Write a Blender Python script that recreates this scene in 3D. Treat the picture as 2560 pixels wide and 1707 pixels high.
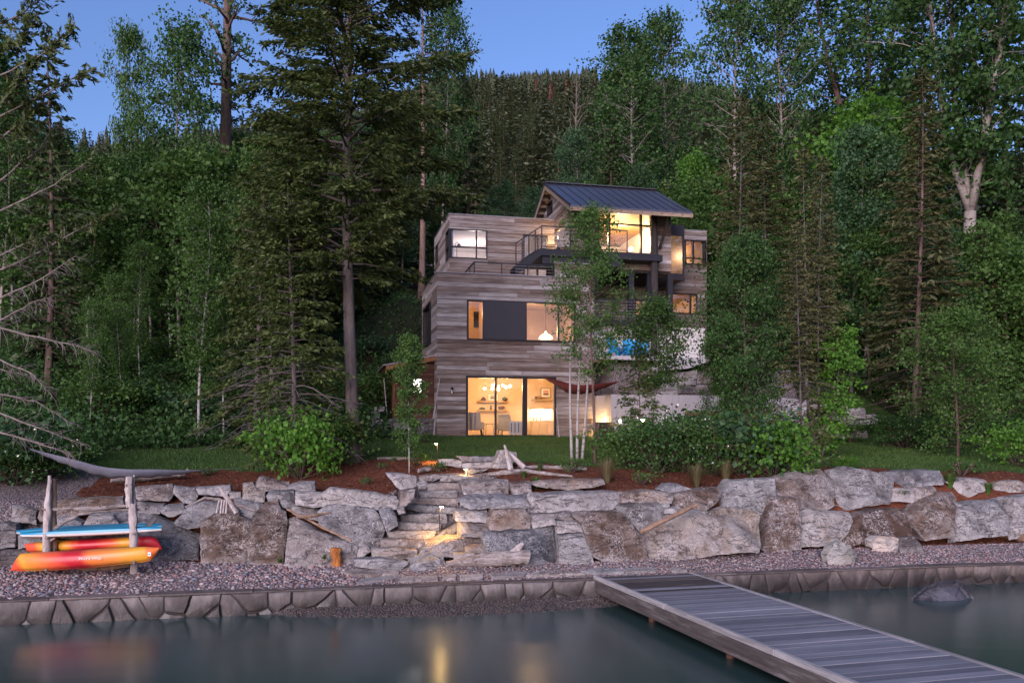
import bpy, bmesh, math, random
import numpy as np
from mathutils import Vector, Matrix, noise as mnoise
from mathutils.geometry import delaunay_2d_cdt

for o in list(bpy.data.objects):
    bpy.data.objects.remove(o, do_unlink=True)
scene = bpy.context.scene
COL = scene.collection
R = math.radians

# ------------------------------------------------------------------ camera, world, sun, exposure
F, CX, YH = 2164.0, 1280.0, 1100.0          # focal length and horizon, in pixels of the 2560 px photograph
CAMZ = 3.4                                  # eye height over the lake
cam_d = bpy.data.cameras.new('camera')
cam = bpy.data.objects.new('camera', cam_d)
COL.objects.link(cam)
cam.location = (0, 0, CAMZ)
cam.rotation_euler = (R(90), 0, 0)
cam_d.sensor_width = 36.0
cam_d.lens = 36.0 * F / 2560.0
cam_d.shift_y = (YH - 853.5) / 2560.0
cam_d.clip_end = 6000
cam_d.clip_start = 0.1
scene.camera = cam

SUN_EL, SUN_AZ = 3.0, 200.0                 # low evening sun, behind the camera
world = bpy.data.worlds.new('World')
scene.world = world
world.use_nodes = True
wn, wl = world.node_tree.nodes, world.node_tree.links
wn.clear()
w_out = wn.new('ShaderNodeOutputWorld')
w_bg = wn.new('ShaderNodeBackground')
w_sky = wn.new('ShaderNodeTexSky')
w_sky.sky_type = 'NISHITA'
w_sky.sun_disc = False
w_sky.sun_elevation = R(SUN_EL)
w_sky.sun_rotation = R(SUN_AZ)
w_sky.altitude = 900
w_sky.air_density = 1.0
w_sky.dust_density = 0.6
w_sky.ozone_density = 3.0
w_tint = wn.new('ShaderNodeMixRGB')
w_tint.blend_type = 'MULTIPLY'
w_tint.inputs['Fac'].default_value = 1.0
w_tint.inputs['Color2'].default_value = (1.22, 0.86, 1.0, 1)
wl.new(w_sky.outputs[0], w_tint.inputs['Color1'])
wl.new(w_tint.outputs[0], w_bg.inputs['Color'])
w_bg.inputs['Strength'].default_value = 0.15
wl.new(w_bg.outputs[0], w_out.inputs['Surface'])

sun_d = bpy.data.lights.new('sun', 'SUN')
sun_d.energy = 1.75
sun_d.angle = R(50)
sun_d.color = (1.0, 0.86, 0.95)
sun = bpy.data.objects.new('sun', sun_d)
COL.objects.link(sun)
_az = R(SUN_AZ)
_sd = Vector((math.sin(_az) * math.cos(R(18)), math.cos(_az) * math.cos(R(18)), math.sin(R(18))))
sun.rotation_euler = _sd.to_track_quat('Z', 'Y').to_euler()

scene.view_settings.view_transform = 'Standard'
scene.view_settings.look = 'None'
scene.view_settings.exposure = 1.75
scene.view_settings.gamma = 1.0
scene.view_settings.use_curve_mapping = False
scene.render.engine = 'CYCLES'
cy = scene.cycles
cy.max_bounces = 6
cy.diffuse_bounces = 3
cy.glossy_bounces = 3
cy.transmission_bounces = 4
cy.transparent_max_bounces = 12
cy.caustics_reflective = False
cy.caustics_refractive = False
cy.use_denoising = True
cy.sample_clamp_indirect = 6.0

# ------------------------------------------------------------------ coordinates
A = math.atan(0.2249)                       # the plot is turned by this angle against the view
UX, UY = math.cos(A), math.sin(A)
O0 = Vector((-3.02, 35.0))                  # near left corner of the house

def site(t, s, z=0.0):
    return Vector((O0.x + t * UX - s * UY, O0.y + t * UY + s * UX, z))

def to_site(x, y):
    dx, dy = x - O0.x, y - O0.y
    return dx * UX + dy * UY, -dx * UY + dy * UX

def P(x, y, Y):
    return Vector(((x - CX) / F * Y, Y, CAMZ + (YH - y) / F * Y))

U3 = Vector((UX, UY, 0)); V3 = Vector((-UY, UX, 0)); Z3 = Vector((0, 0, 1))

def ray_plane(x, y, p0, n):
    d = Vector(((x - CX) / F, 1.0, (YH - y) / F))
    c = Vector((0, 0, CAMZ))
    return c + d * ((p0 - c).dot(n) / d.dot(n))

def on_wall(x, y, s0):                      # pixel -> (t, z) on the plane s = s0
    p = ray_plane(x, y, site(0, s0, 0), V3)
    return to_site(p.x, p.y)[0], p.z

def on_side(x, y, t0):                      # pixel -> (s, z) on the plane t = t0
    p = ray_plane(x, y, site(t0, 0, 0), U3)
    return to_site(p.x, p.y)[1], p.z

WT = [-40, -16, -11, -8, -5.4, -3, -.5, 3, 7, 11, 16, 40]
WS = [-14.6, -14.6, -14.5, -14.6, -15.5, -16.1, -16.6, -16.7, -15.8, -15.8, -15.9, -15.9]

def sb(t):
    return np.interp(t, WT, WS)

def stair_tc(s):
    return -3.45 + .5 * (s + 16.35)

def smin(a, b, k):
    h = np.clip(.5 + .5 * (b - a) / k, 0, 1)
    return b * (1 - h) + a * h - k * h * (1 - h)

def ground(t, s):
    t = np.asarray(t, float); s = np.asarray(s, float)
    b = sb(t)
    beach = .47 + .25 * np.clip((s + 17.4) / np.maximum(b + 17.4, .3), 0, 1)
    ramp = .72 + (s - b - .62) / .78
    mul = 2.0 + .17 * (s - (b + 1.6)) + .22 * np.clip((t - 6.0) / 2.5, 0, 1) * np.clip((s - b - 1.2) / .8, 0, 1)
    law = 2.62 + .078 * (np.minimum(s, 2.0) + 12)
    up = smin(ramp, smin(mul, law, .15), .12)
    z = np.maximum(beach, up)
    # the stair channel
    tc = stair_tc(s)
    ch = .60 + (s + 16.5) / 2.45
    inside = (t - tc > -.70) & (t - tc < 1.30) & (s < -11.6) & (s > -16.9)
    z = np.where(inside, np.minimum(z, np.maximum(ch, .55)), z)
    # hillside
    sh = np.interp(t, [-40, -14, -6, -2, 0, 9, 14, 40], [-8, -6.5, -3.0, -.5, .6, .6, -1.5, -5])
    k = np.interp(t, [-40, -8, -3, 0, 12, 15, 22, 40], [.34, .34, .42, .60, .60, .45, .36, .36])
    d = np.maximum(s - sh, 0)
    h = k * np.where(d < 1.5, d * d / 3.0, d - .75)
    kb = np.interp(t, [-40, -8, 0, 12, 16, 40], [15, 15, 13, 12, 14, 14])
    h = np.where(d > kb, k * (kb - .75) + (d - kb) * .25, h)
    # the made-up terrace right of the house
    e = np.clip((s + .93) / .12, 0, 1)
    ter = 5.0 + np.clip((s + .8) / .7, 0, 1) * 1.75
    h = np.where((t > np.where(s < 1.2, 7.25, 6.8)) & (t < 15.8) & (e > 0), np.maximum(h, (ter - z) * e), h)
    return z + h

def ground_xy(x, y):
    t, s = to_site(x, y)
    return float(ground(t, s))

def on_ground(x, y, Y0=15.0, Y1=120.0):     # pixel -> point on the terrain
    Y = Y0
    while Y < Y1:
        p = P(x, y, Y)
        if p.z <= ground_xy(p.x, p.y):
            break
        Y += .05
    return P(x, y, Y)

def at_ground(x, Y):                        # image column and distance -> point on the terrain
    X = (x - CX) / F * Y
    return Vector((X, Y, ground_xy(X, Y)))

# ------------------------------------------------------------------ object helpers
def link(o, parent=None):
    COL.objects.link(o)
    if parent is not None:
        o.parent = parent
    return o

def tag(o, label=None, cat=None, group=None, kind=None):
    if label: o['label'] = label
    if cat: o['category'] = cat
    if group: o['group'] = group
    if kind: o['kind'] = kind
    return o

def empty(name, loc=(0, 0, 0), rz=0.0, label=None, cat=None, group=None):
    o = bpy.data.objects.new(name, None)
    o.empty_display_size = .2
    o.location = loc
    o.rotation_euler = (0, 0, rz)
    link(o)
    return tag(o, label, cat, group)

def np_mesh(name, V, Fl, mat=None, smooth=False):
    """V (n,3); Fl list of int arrays (m,k)"""
    V = np.asarray(V, np.float32).reshape(-1, 3)
    me = bpy.data.meshes.new(name)
    me.vertices.add(len(V))
    me.vertices.foreach_set('co', V.ravel())
    Fl = [np.asarray(f, np.int32) for f in Fl if len(f)]
    nl = sum(f.size for f in Fl); nf = sum(len(f) for f in Fl)
    me.loops.add(nl); me.polygons.add(nf)
    me.loops.foreach_set('vertex_index', np.concatenate([f.ravel() for f in Fl]))
    tot = np.concatenate([np.full(len(f), f.shape[1], np.int32) for f in Fl])
    st = np.concatenate([[0], np.cumsum(tot)[:-1]]).astype(np.int32)
    me.polygons.foreach_set('loop_start', st)
    if smooth:
        me.polygons.foreach_set('use_smooth', np.ones(nf, bool))
    me.update(calc_edges=True)
    me.validate()
    if mat: me.materials.append(mat)
    return me

class MB:
    """collects boxes, tubes and prisms into one mesh"""
    def __init__(self):
        self.v = []; self.f = {3: [], 4: []}; self.n = 0; self.ng = []
    def add(self, V, faces):
        for f in faces:
            if len(f) in (3, 4): self.f[len(f)].append([i + self.n for i in f])
            else: self.ng.append([i + self.n for i in f])
        self.v.extend([tuple(p) for p in V]); self.n += len(V)
        return self
    def box(self, x0, x1, y0, y1, z0, z1, M=None):
        V = [Vector((x, y, z)) for z in (z0, z1) for y in (y0, y1) for x in (x0, x1)]
        if M is not None: V = [M @ p for p in V]
        return self.add(V, [(0, 2, 3, 1), (4, 5, 7, 6), (0, 1, 5, 4), (2, 6, 7, 3), (0, 4, 6, 2), (1, 3, 7, 5)])
    def bar(self, a, b, w, h=None, up=Z3):
        a, b = Vector(a), Vector(b); h = h or w
        d = (b - a).normalized()
        sx = d.cross(up)
        if sx.length < 1e-4: sx = d.cross(Vector((1, 0, 0)))
        sx.normalize(); sy = sx.cross(d)
        V = [p + sx * (i * w / 2) + sy * (j * h / 2) for p in (a, b) for (i, j) in ((-1, -1), (1, -1), (1, 1), (-1, 1))]
        return self.add(V, [(3, 2, 1, 0), (4, 5, 6, 7), (0, 1, 5, 4), (1, 2, 6, 5), (2, 3, 7, 6), (3, 0, 4, 7)])
    def tube(self, pts, rad, n=8, cap=True):
        pts = [Vector(p) for p in pts]
        if not hasattr(rad, '__len__'): rad = [rad] * len(pts)
        V = []; prev = None
        for i, p in enumerate(pts):
            d = (pts[min(i + 1, len(pts) - 1)] - pts[max(i - 1, 0)]).normalized()
            if prev is None:
                sx = d.cross(Z3)
                if sx.length < 1e-3: sx = d.cross(Vector((1, 0, 0)))
            else:
                sx = prev - d * prev.dot(d)
            sx.normalize(); prev = sx; sy = d.cross(sx)
            for k in range(n):
                a = 2 * math.pi * k / n
                V.append(p + (sx * math.cos(a) + sy * math.sin(a)) * rad[i])
        fs = []
        for i in range(len(pts) - 1):
            for k in range(n):
                a, b = i * n + k, i * n + (k + 1) % n
                fs.append((a, b, b + n, a + n))
        if cap:
            fs.append(tuple(range(n - 1, -1, -1)))
            fs.append(tuple(range((len(pts) - 1) * n, len(pts) * n)))
        return self.add(V, fs)
    def prism(self, poly, d):
        """polygon of 3D points extruded by vector d"""
        n = len(poly); d = Vector(d)
        V = [Vector(p) for p in poly] + [Vector(p) + d for p in poly]
        fs = [tuple(range(n)), tuple(range(2 * n - 1, n - 1, -1))]
        for i in range(n):
            j = (i + 1) % n
            fs.append((i, i + n, j + n, j))
        return self.add(V, fs)
    def lathe(self, prof, c=(0, 0, 0), n=16):
        c = Vector(c); V = []; fs = []
        for (r, z) in prof:
            for k in range(n):
                a = 2 * math.pi * k / n
                V.append(c + Vector((r * math.cos(a), r * math.sin(a), z)))
        for i in range(len(prof) - 1):
            for k in range(n):
                a, b = i * n + k, i * n + (k + 1) % n
                fs.append((a, b, b + n, a + n))
        fs.append(tuple(range(n - 1, -1, -1)))
        fs.append(tuple(range((len(prof) - 1) * n, len(prof) * n)))
        return self.add(V, fs)
    def build(self, name, mat, parent=None, smooth=False, bevel=0.0, origin=None):
        me = bpy.data.meshes.new(name)
        off = Vector(origin) if origin is not None else Vector((0, 0, 0))
        me.from_pydata([tuple(Vector(p) - off) for p in self.v], [], self.f[4] + self.f[3] + self.ng)
        bm = bmesh.new(); bm.from_mesh(me)
        bmesh.ops.recalc_face_normals(bm, faces=bm.faces)
        if bevel > 0:
            bmesh.ops.bevel(bm, geom=bm.edges[:], offset=bevel, segments=1, affect='EDGES', profile=.6)
        bm.to_mesh(me); bm.free()
        if smooth:
            me.shade_smooth()
            me.set_sharp_from_angle(angle=R(40))
        me.materials.append(mat)
        o = bpy.data.objects.new(name, me)
        o.location = off
        return link(o, parent)

def mesh_obj(name, me, parent=None):
    return link(bpy.data.objects.new(name, me), parent)

# ------------------------------------------------------------------ materials
def new_mat(name):
    m = bpy.data.materials.new(name)
    m.use_nodes = True
    nt = m.node_tree
    nt.nodes.clear()
    out = nt.nodes.new('ShaderNodeOutputMaterial')
    return m, nt, out

class G:
    """small node-graph writer"""
    def __init__(self, nt): self.nt = nt
    def n(self, typ, **kw):
        nd = self.nt.nodes.new(typ)
        for k, v in kw.items(): setattr(nd, k, v)
        return nd
    def l(self, a, b): self.nt.links.new(a, b)
    def pos(self, scale=(1, 1, 1), rot=0.0, src='Position', rnd=0.0):
        if src == 'Position': o = self.n('ShaderNodeNewGeometry').outputs['Position']
        else: o = self.n('ShaderNodeTexCoord').outputs[src]
        if rnd:
            oi = self.n('ShaderNodeObjectInfo')
            vm = self.n('ShaderNodeVectorMath', operation='SCALE')
            vm.inputs[0].default_value = (rnd, rnd * .7, rnd * 1.3)
            self.l(oi.outputs['Random'], vm.inputs['Scale'])
            va = self.n('ShaderNodeVectorMath', operation='ADD')
            self.l(o, va.inputs[0]); self.l(vm.outputs[0], va.inputs[1]); o = va.outputs[0]
        mp = self.n('ShaderNodeMapping')
        mp.inputs['Rotation'].default_value = (0, 0, rot)
        self.l(o, mp.inputs['Vector'])
        m2 = self.n('ShaderNodeMapping')
        m2.inputs['Scale'].default_value = scale
        self.l(mp.outputs[0], m2.inputs['Vector'])
        return m2.outputs[0]
    def noise(self, vec, scale, detail=4, rough=.55, dist=0.0):
        t = self.n('ShaderNodeTexNoise')
        t.inputs['Scale'].default_value = scale
        t.inputs['Detail'].default_value = detail
        t.inputs['Roughness'].default_value = rough
        t.inputs['Distortion'].default_value = dist
        self.l(vec, t.inputs['Vector'])
        return t.outputs[0]
    def ramp(self, fac, stops, interp='LINEAR'):
        r = self.n('ShaderNodeValToRGB')
        r.color_ramp.interpolation = interp
        els = r.color_ramp.elements
        while len(els) < len(stops): els.new(.5)
        for e, (p, c) in zip(els, stops):
            e.position = p
            e.color = (c, c, c, 1) if not hasattr(c, '__len__') else (*c, 1)
        self.l(fac, r.inputs[0])
        return r.outputs[0]
    def mix(self, fac, a, b, mode='MIX'):
        m = self.n('ShaderNodeMixRGB', blend_type=mode)
        for i, x in (('Fac', fac), ('Color1', a), ('Color2', b)):
            if hasattr(x, 'default_value'): self.l(x, m.inputs[i])
            elif hasattr(x, '__len__'): m.inputs[i].default_value = (*x, 1)
            else: m.inputs[i].default_value = x
        return m.outputs[0]
    def math(self, op, a, b=0.0):
        m = self.n('ShaderNodeMath', operation=op)
        for i, x in enumerate((a, b)):
            if hasattr(x, 'default_value'): self.l(x, m.inputs[i])
            else: m.inputs[i].default_value = x
        return m.outputs[0]
    def bump(self, h, strength=.4, dist=.02):
        b = self.n('ShaderNodeBump')
        b.inputs['Strength'].default_value = strength
        b.inputs['Distance'].default_value = dist
        self.l(h, b.inputs['Height'])
        return b.outputs[0]
    def rnd(self): return self.n('ShaderNodeObjectInfo').outputs['Random']
    def island(self): return self.n('ShaderNodeNewGeometry').outputs['Random Per Island']
    def bsdf(self, col, rough=.8, nrm=None, metal=0.0, spec=.4):
        b = self.n('ShaderNodeBsdfPrincipled')
        if hasattr(col, 'default_value'): self.l(col, b.inputs['Base Color'])
        else: b.inputs['Base Color'].default_value = (*col, 1)
        if hasattr(rough, 'default_value'): self.l(rough, b.inputs['Roughness'])
        else: b.inputs['Roughness'].default_value = rough
        b.inputs['Metallic'].default_value = metal
        b.inputs['Specular IOR Level'].default_value = spec
        if nrm is not None: self.l(nrm, b.inputs['Normal'])
        return b.outputs[0]

def simple_mat(name, col, rough=.6, metal=0.0, var=.12, scale=9.0, bump=.15, spec=.4):
    m, nt, out = new_mat(name); g = G(nt)
    v = g.pos()
    nz = g.noise(v, scale, 5)
    c = g.mix(nz, tuple(x * (1 - var) for x in col), tuple(min(1, x * (1 + var)) for x in col))
    g.l(g.bsdf(c, rough, g.bump(nz, bump, .01), metal, spec), out.inputs[0])
    return m

def emit_mat(name, col, strength):
    m, nt, out = new_mat(name); g = G(nt)
    e = g.n('ShaderNodeEmission')
    e.inputs['Color'].default_value = (*col, 1)
    e.inputs['Strength'].default_value = strength
    g.l(e.outputs[0], out.inputs[0])
    return m

def rock_mat(name, cols, vein=.5, veincol=(.52, .50, .49), scale=1.0, bump=.6):
    m, nt, out = new_mat(name); g = G(nt)
    v = g.pos(rnd=37.0)
    big = g.noise(v, 1.3 * scale, 4, .6, .6)
    mid = g.noise(v, 5.0 * scale, 6, .65, .3)
    fine = g.noise(v, 40.0 * scale, 4, .7)
    rn = g.rnd()
    f = g.math('ADD', g.math('MULTIPLY', big, 1.1), g.math('MULTIPLY', g.math('SUBTRACT', rn, .5), .62))
    f = g.math('ADD', f, g.math('MULTIPLY', g.math('SUBTRACT', mid, .5), .35))
    n = len(cols)
    c = g.ramp(f, [(.22 + .56 * i / (n - 1), col) for i, col in enumerate(cols)])
    c = g.mix(g.ramp(fine, [(.35, .0), (.75, .35)]), c, tuple(x * .55 for x in cols[0]))
    # thin pale mineral crust lines
    r1 = g.math('ABSOLUTE', g.math('SUBTRACT', g.noise(v, 5.0 * scale, 4, .55, 1.6), .5))
    r2 = g.math('ABSOLUTE', g.math('SUBTRACT', g.noise(g.pos((1.0, 1.0, .55), rnd=11.0), 12.0 * scale, 3, .55, 1.0), .5))
    l1 = g.ramp(r1, [(.0, 1.0), (.022, 0.0)])
    l2 = g.ramp(r2, [(.0, .9), (.024, 0.0)])
    msk = g.ramp(g.noise(v, 2.2 * scale, 3), [(.40, 0.0), (.56, 1.0)])
    ln = g.math('MULTIPLY', g.math('MAXIMUM', l1, l2), g.math('MULTIPLY', msk, vein))
    c = g.mix(ln, c, veincol)
    st = g.noise(v, 2.6 * scale, 6, .7, .8)
    c = g.mix(g.ramp(st, [(.36, .55), (.48, 0.0)]), c, tuple(x * .45 for x in cols[0]))
    r3 = g.math('ABSOLUTE', g.math('SUBTRACT', g.noise(g.pos((.8, .8, 2.2), rnd=29.0), 1.7 * scale, 5, .62, .9), .5))
    crk = g.math('MULTIPLY', g.ramp(r3, [(.0, 1.0), (.012, 0.0)]), .75)
    c = g.mix(crk, c, (.035, .028, .025))
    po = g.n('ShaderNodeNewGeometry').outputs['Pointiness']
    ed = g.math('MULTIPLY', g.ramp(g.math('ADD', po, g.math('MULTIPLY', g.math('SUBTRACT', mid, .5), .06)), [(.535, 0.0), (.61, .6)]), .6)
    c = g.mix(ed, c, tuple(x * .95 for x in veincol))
    h = g.math('ADD', g.math('MULTIPLY', mid, 1.2), g.math('MULTIPLY', fine, .5))
    h = g.math('SUBTRACT', h, g.math('MULTIPLY', crk, .5))
    g.l(g.bsdf(c, .85, g.bump(h, min(1.0, bump * 1.5), .07), spec=.25), out.inputs[0])
    return m

def leaf_mat(name, c1, c2, c3=None, trans=.35, var=.25):
    m, nt, out = new_mat(name); g = G(nt)
    isl = g.island()
    clump = g.noise(g.pos(), .9, 3, .6)
    f = g.math('ADD', g.math('MULTIPLY', isl, .55), g.math('MULTIPLY', clump, .5))
    stops = [(.2, c1), (.75, c2)]
    if c3: stops.append((.98, c3))
    c = g.ramp(f, stops)
    c = g.mix(g.math('MULTIPLY', g.rnd(), var), c, tuple(x * .5 for x in c1))
    d = g.bsdf(c, .55, spec=.25)
    t = g.n('ShaderNodeBsdfTranslucent')
    g.l(g.mix(.35, c, (c2[0] * 1.4, c2[1] * 1.6, c2[2] * .8)), t.inputs['Color'])
    mx = g.n('ShaderNodeMixShader')
    mx.inputs[0].default_value = trans
    g.l(d, mx.inputs[1]); g.l(t.outputs[0], mx.inputs[2])
    g.l(mx.outputs[0], out.inputs[0])
    return m

def bark_mat(name, c1, c2, scale=6.0, zs=.25, bump=.8):
    m, nt, out = new_mat(name); g = G(nt)
    v = g.pos((1, 1, zs), rnd=9.0)
    nz = g.noise(v, scale, 6, .65, .5)
    f2 = g.noise(v, scale * 4, 4, .6)
    c = g.ramp(g.math('ADD', g.math('MULTIPLY', nz, .7), g.math('MULTIPLY', f2, .3)), [(.34, c1), (.62, c2)])
    g.l(g.bsdf(c, .9, g.bump(nz, bump, .04), spec=.2), out.inputs[0])
    return m

def drift_mat(name, c1, c2):
    m, nt, out = new_mat(name); g = G(nt)
    v = g.pos((.7, 14, 14), -A, rnd=9.0)
    nz = g.noise(v, 1.7, 7, .7, .4); bl = g.noise(g.pos(), 3.0, 4, .6)
    c = g.ramp(g.math('ADD', g.math('MULTIPLY', nz, .7), g.math('MULTIPLY', bl, .3)), [(.36, tuple(x * .35 for x in c1)), (.47, c1), (.62, c2)])
    g.l(g.bsdf(c, .9, g.bump(nz, 1.0, .05), spec=.2), out.inputs[0])
    return m

def birch_mat(name, base, mark):
    m, nt, out = new_mat(name); g = G(nt)
    v = g.pos((1, 1, 3.0), rnd=9.0)
    c = g.mix(g.ramp(g.noise(v, 4.0, 3), [(.56, 0.0), (.64, .8)]), base, mark)
    c = g.mix(g.math('MULTIPLY', g.noise(g.pos(), 3.0, 3), .4), c, tuple(x * .6 for x in base))
    g.l(g.bsdf(c, .75, spec=.3), out.inputs[0])
    return m

def wood_mat(name, stops, rot=-A, along=(.8, 9.0, 16.0), rough=.85, src='Position', grain=.45, bump=.25):
    """weathered timber: every piece its own tone, grain along the piece"""
    m, nt, out = new_mat(name); g = G(nt)
    v = g.pos(along, rot, src, rnd=23.0)
    gr = g.noise(v, 1.6, 7, .7, .2)
    blot = g.noise(g.pos((.7, .7, 1.6), rot, src, rnd=51.0), 1.4, 4, .6)
    f = g.math('ADD', g.math('MULTIPLY', g.rnd(), .78), g.math('MULTIPLY', g.math('SUBTRACT', blot, .5), .8))
    f = g.math('ADD', f, .11)
    c = g.ramp(f, stops)
    c = g.mix(g.ramp(gr, [(.36, grain), (.56, 0.0)]), c, tuple(x * .38 for x in stops[0][1]))
    c = g.mix(g.ramp(gr, [(.55, 0.0), (.75, grain * .6)]), c, (.46, .44, .43))
    g.l(g.bsdf(c, rough, g.bump(gr, bump, .01), spec=.25), out.inputs[0])
    return m

M = {}
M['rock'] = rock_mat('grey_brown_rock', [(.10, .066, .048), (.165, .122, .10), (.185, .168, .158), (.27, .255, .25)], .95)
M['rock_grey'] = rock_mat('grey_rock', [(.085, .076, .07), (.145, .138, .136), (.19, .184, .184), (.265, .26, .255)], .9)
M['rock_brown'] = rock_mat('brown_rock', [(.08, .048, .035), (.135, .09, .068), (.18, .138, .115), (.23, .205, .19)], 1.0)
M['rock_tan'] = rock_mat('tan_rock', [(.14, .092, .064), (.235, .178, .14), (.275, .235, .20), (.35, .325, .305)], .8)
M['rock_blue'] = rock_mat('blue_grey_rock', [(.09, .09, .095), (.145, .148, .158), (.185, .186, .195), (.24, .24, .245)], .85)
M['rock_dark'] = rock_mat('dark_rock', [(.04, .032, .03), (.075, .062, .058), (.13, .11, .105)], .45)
M['steel'] = simple_mat('black_steel', (.022, .022, .028), .45, .3, .25, 4, .03)
M['frame'] = simple_mat('black_window_frame', (.016, .014, .016), .4, .2, .2, 4, .02)
M['bulb'] = emit_mat('warm_bulb', (1.0, .62, .24), 60)
M['white'] = simple_mat('white_paint', (.75, .74, .72), .6, 0, .05, 4, .05)

# ------------------------------------------------------------------ the setting: water, ground
rng = np.random.default_rng(7)

def water_mat():
    m, nt, out = new_mat('lake_water'); g = G(nt)
    v = g.pos((.35, 1.2, 1))
    n1 = g.noise(v, 1.1, 4, .55, .4)
    nb = g.bump(n1, .10, .05)
    col = g.mix(g.noise(g.pos((.12, .3, 1)), 1.0, 3), (.014, .036, .036), (.034, .064, .058))
    d = g.n('ShaderNodeBsdfDiffuse'); g.l(col, d.inputs['Color'])
    gl = g.n('ShaderNodeBsdfGlossy'); gl.inputs['Roughness'].default_value = .21
    gl.inputs['Color'].default_value = (.85, .88, .92, 1)
    g.l(nb, gl.inputs['Normal'])
    fr = g.n('ShaderNodeFresnel'); fr.inputs['IOR'].default_value = 1.33
    fac = g.math('MULTIPLY', fr.outputs[0], 1.25)
    mx = g.n('ShaderNodeMixShader')
    g.l(fac, mx.inputs[0]); g.l(d.outputs[0], mx.inputs[1]); g.l(gl.outputs[0], mx.inputs[2])
    g.l(mx.outputs[0], out.inputs[0])
    return m

M['water'] = water_mat()
mb = MB()
mb.add([site(-420, -17.35, .06), site(-420, -700, .06), site(420, -700, .06), site(420, -17.35, .06)], [(0, 1, 2, 3)])
lake = mb.build('lake_water', M['water']); tag(lake, kind='structure')

def ground_mat(name, stops, scale, scale2, bump, rough=.95):
    m, nt, out = new_mat(name); g = G(nt)
    v = g.pos()
    a = g.noise(v, scale, 5, .6); b = g.noise(v, scale2, 5, .7)
    f = g.math('ADD', g.math('MULTIPLY', a, .5), g.math('MULTIPLY', b, .5))
    c = g.ramp(f, stops)
    g.l(g.bsdf(c, rough, g.bump(b, bump, .04), spec=.15), out.inputs[0])
    return m

def gravel_mat(name, cols, scale):
    m, nt, out = new_mat(name); g = G(nt)
    vo = g.n('ShaderNodeTexVoronoi'); vo.inputs['Scale'].default_value = scale
    g.l(g.pos(), vo.inputs['Vector'])
    sx = g.n('ShaderNodeSeparateColor'); g.l(vo.outputs['Color'], sx.inputs[0])
    c = g.ramp(sx.outputs[0], [(i / (len(cols) - 1), k) for i, k in enumerate(cols)])
    hh = g.ramp(vo.outputs['Distance'], [(0, 1.0), (.7, 0.0)])
    c = g.mix(g.ramp(vo.outputs['Distance'], [(.35, 0.0), (.75, .8)]), c, (.03, .024, .024))
    g.l(g.bsdf(c, .8, g.bump(hh, .8, .03), spec=.25), out.inputs[0])
    return m

PEB = [(.10, .085, .085), (.19, .135, .13), (.16, .15, .16), (.27, .195, .18), (.24, .23, .24), (.33, .27, .25)]
M['gravel'] = gravel_mat('beach_gravel', PEB, 24)
M['wet_gravel'] = gravel_mat('wet_gravel', [tuple(x * .55 for x in c) for c in PEB], 40)
M['mulch'] = ground_mat('bark_mulch_ground', [(.35, (.055, .02, .012)), (.5, (.13, .042, .022)), (.66, (.20, .075, .042))], 14, 42, .9)
M['lawn'] = ground_mat('lawn_turf', [(.3, (.018, .036, .010)), (.5, (.032, .068, .015)), (.7, (.055, .10, .022))], .7, 30, .6)
M['forest'] = ground_mat('forest_floor', [(.3, (.014, .012, .008)), (.5, (.022, .026, .012)), (.7, (.03, .05, .016))], .6, 9, .9)
M['hillgravel'] = M['gravel']

# lawn outline, from the photograph
_lf = [(150, 1192), (250, 1190), (480, 1178), (700, 1178), (900, 1150), (1000, 1146), (1100, 1150), (1250, 1152), (1400, 1163), (1540, 1172),
       (1900, 1180), (2090, 1168), (2300, 1176), (2560, 1182)]
_lfp = [to_site(*on_ground(x, y).xy) for x, y in _lf]
LF_T = [p[0] for p in _lfp]; LF_S = [p[1] for p in _lfp]
LB_T = [-40, -12, -8, -5, -1.5, -.6, 0, 8, 9, 16, 40]
LB_S = [-9, -6.5, -5, -3.5, -1.4, .4, .5, .5, -.9, -1.2, -3]

def region(t, s):                            # 0 beach, 1 mulch, 2 lawn, 3 forest floor
    lf = np.interp(t, LF_T, LF_S); lb = np.interp(t, LB_T, LB_S)
    w = .12 * np.sin(t * 5.1) + .1 * np.sin(t * 11.3 + s * 3)
    r = np.full(np.shape(t), 3)
    r = np.where(s < lb + w, 2, r)
    r = np.where(s < lf + w, 1, r)
    r = np.where((t < -10.2 + w) & (s < lf + 1.0) & (s > sb(t)), 0, r)   # stony bank on the far left
    r = np.where((t < -14), np.where(s < -12.2, 0, 3), r)
    path = (t > 17.0) & (t < 21.5) & (s < 9)                               # grass strip up the slope
    r = np.where(path & (r == 3), 2, r)
    r = np.where((t - stair_tc(s) > -.85) & (t - stair_tc(s) < 1.45) & (s > -16.9) & (s < -11.8), 0, r)
    r = np.where((t > 6.7) & (t < 16.0) & (s > -.96), np.where((t > 8.5) & (s > -.2), 2, 0), r)
    r = np.where(s < sb(t) + .1, 0, r)
    return r

def grid_axis(segs):
    out = []
    for a, b, d in segs:
        out.append(np.arange(a, b, d))
    return np.concatenate(out + [[segs[-1][1]]])

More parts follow.
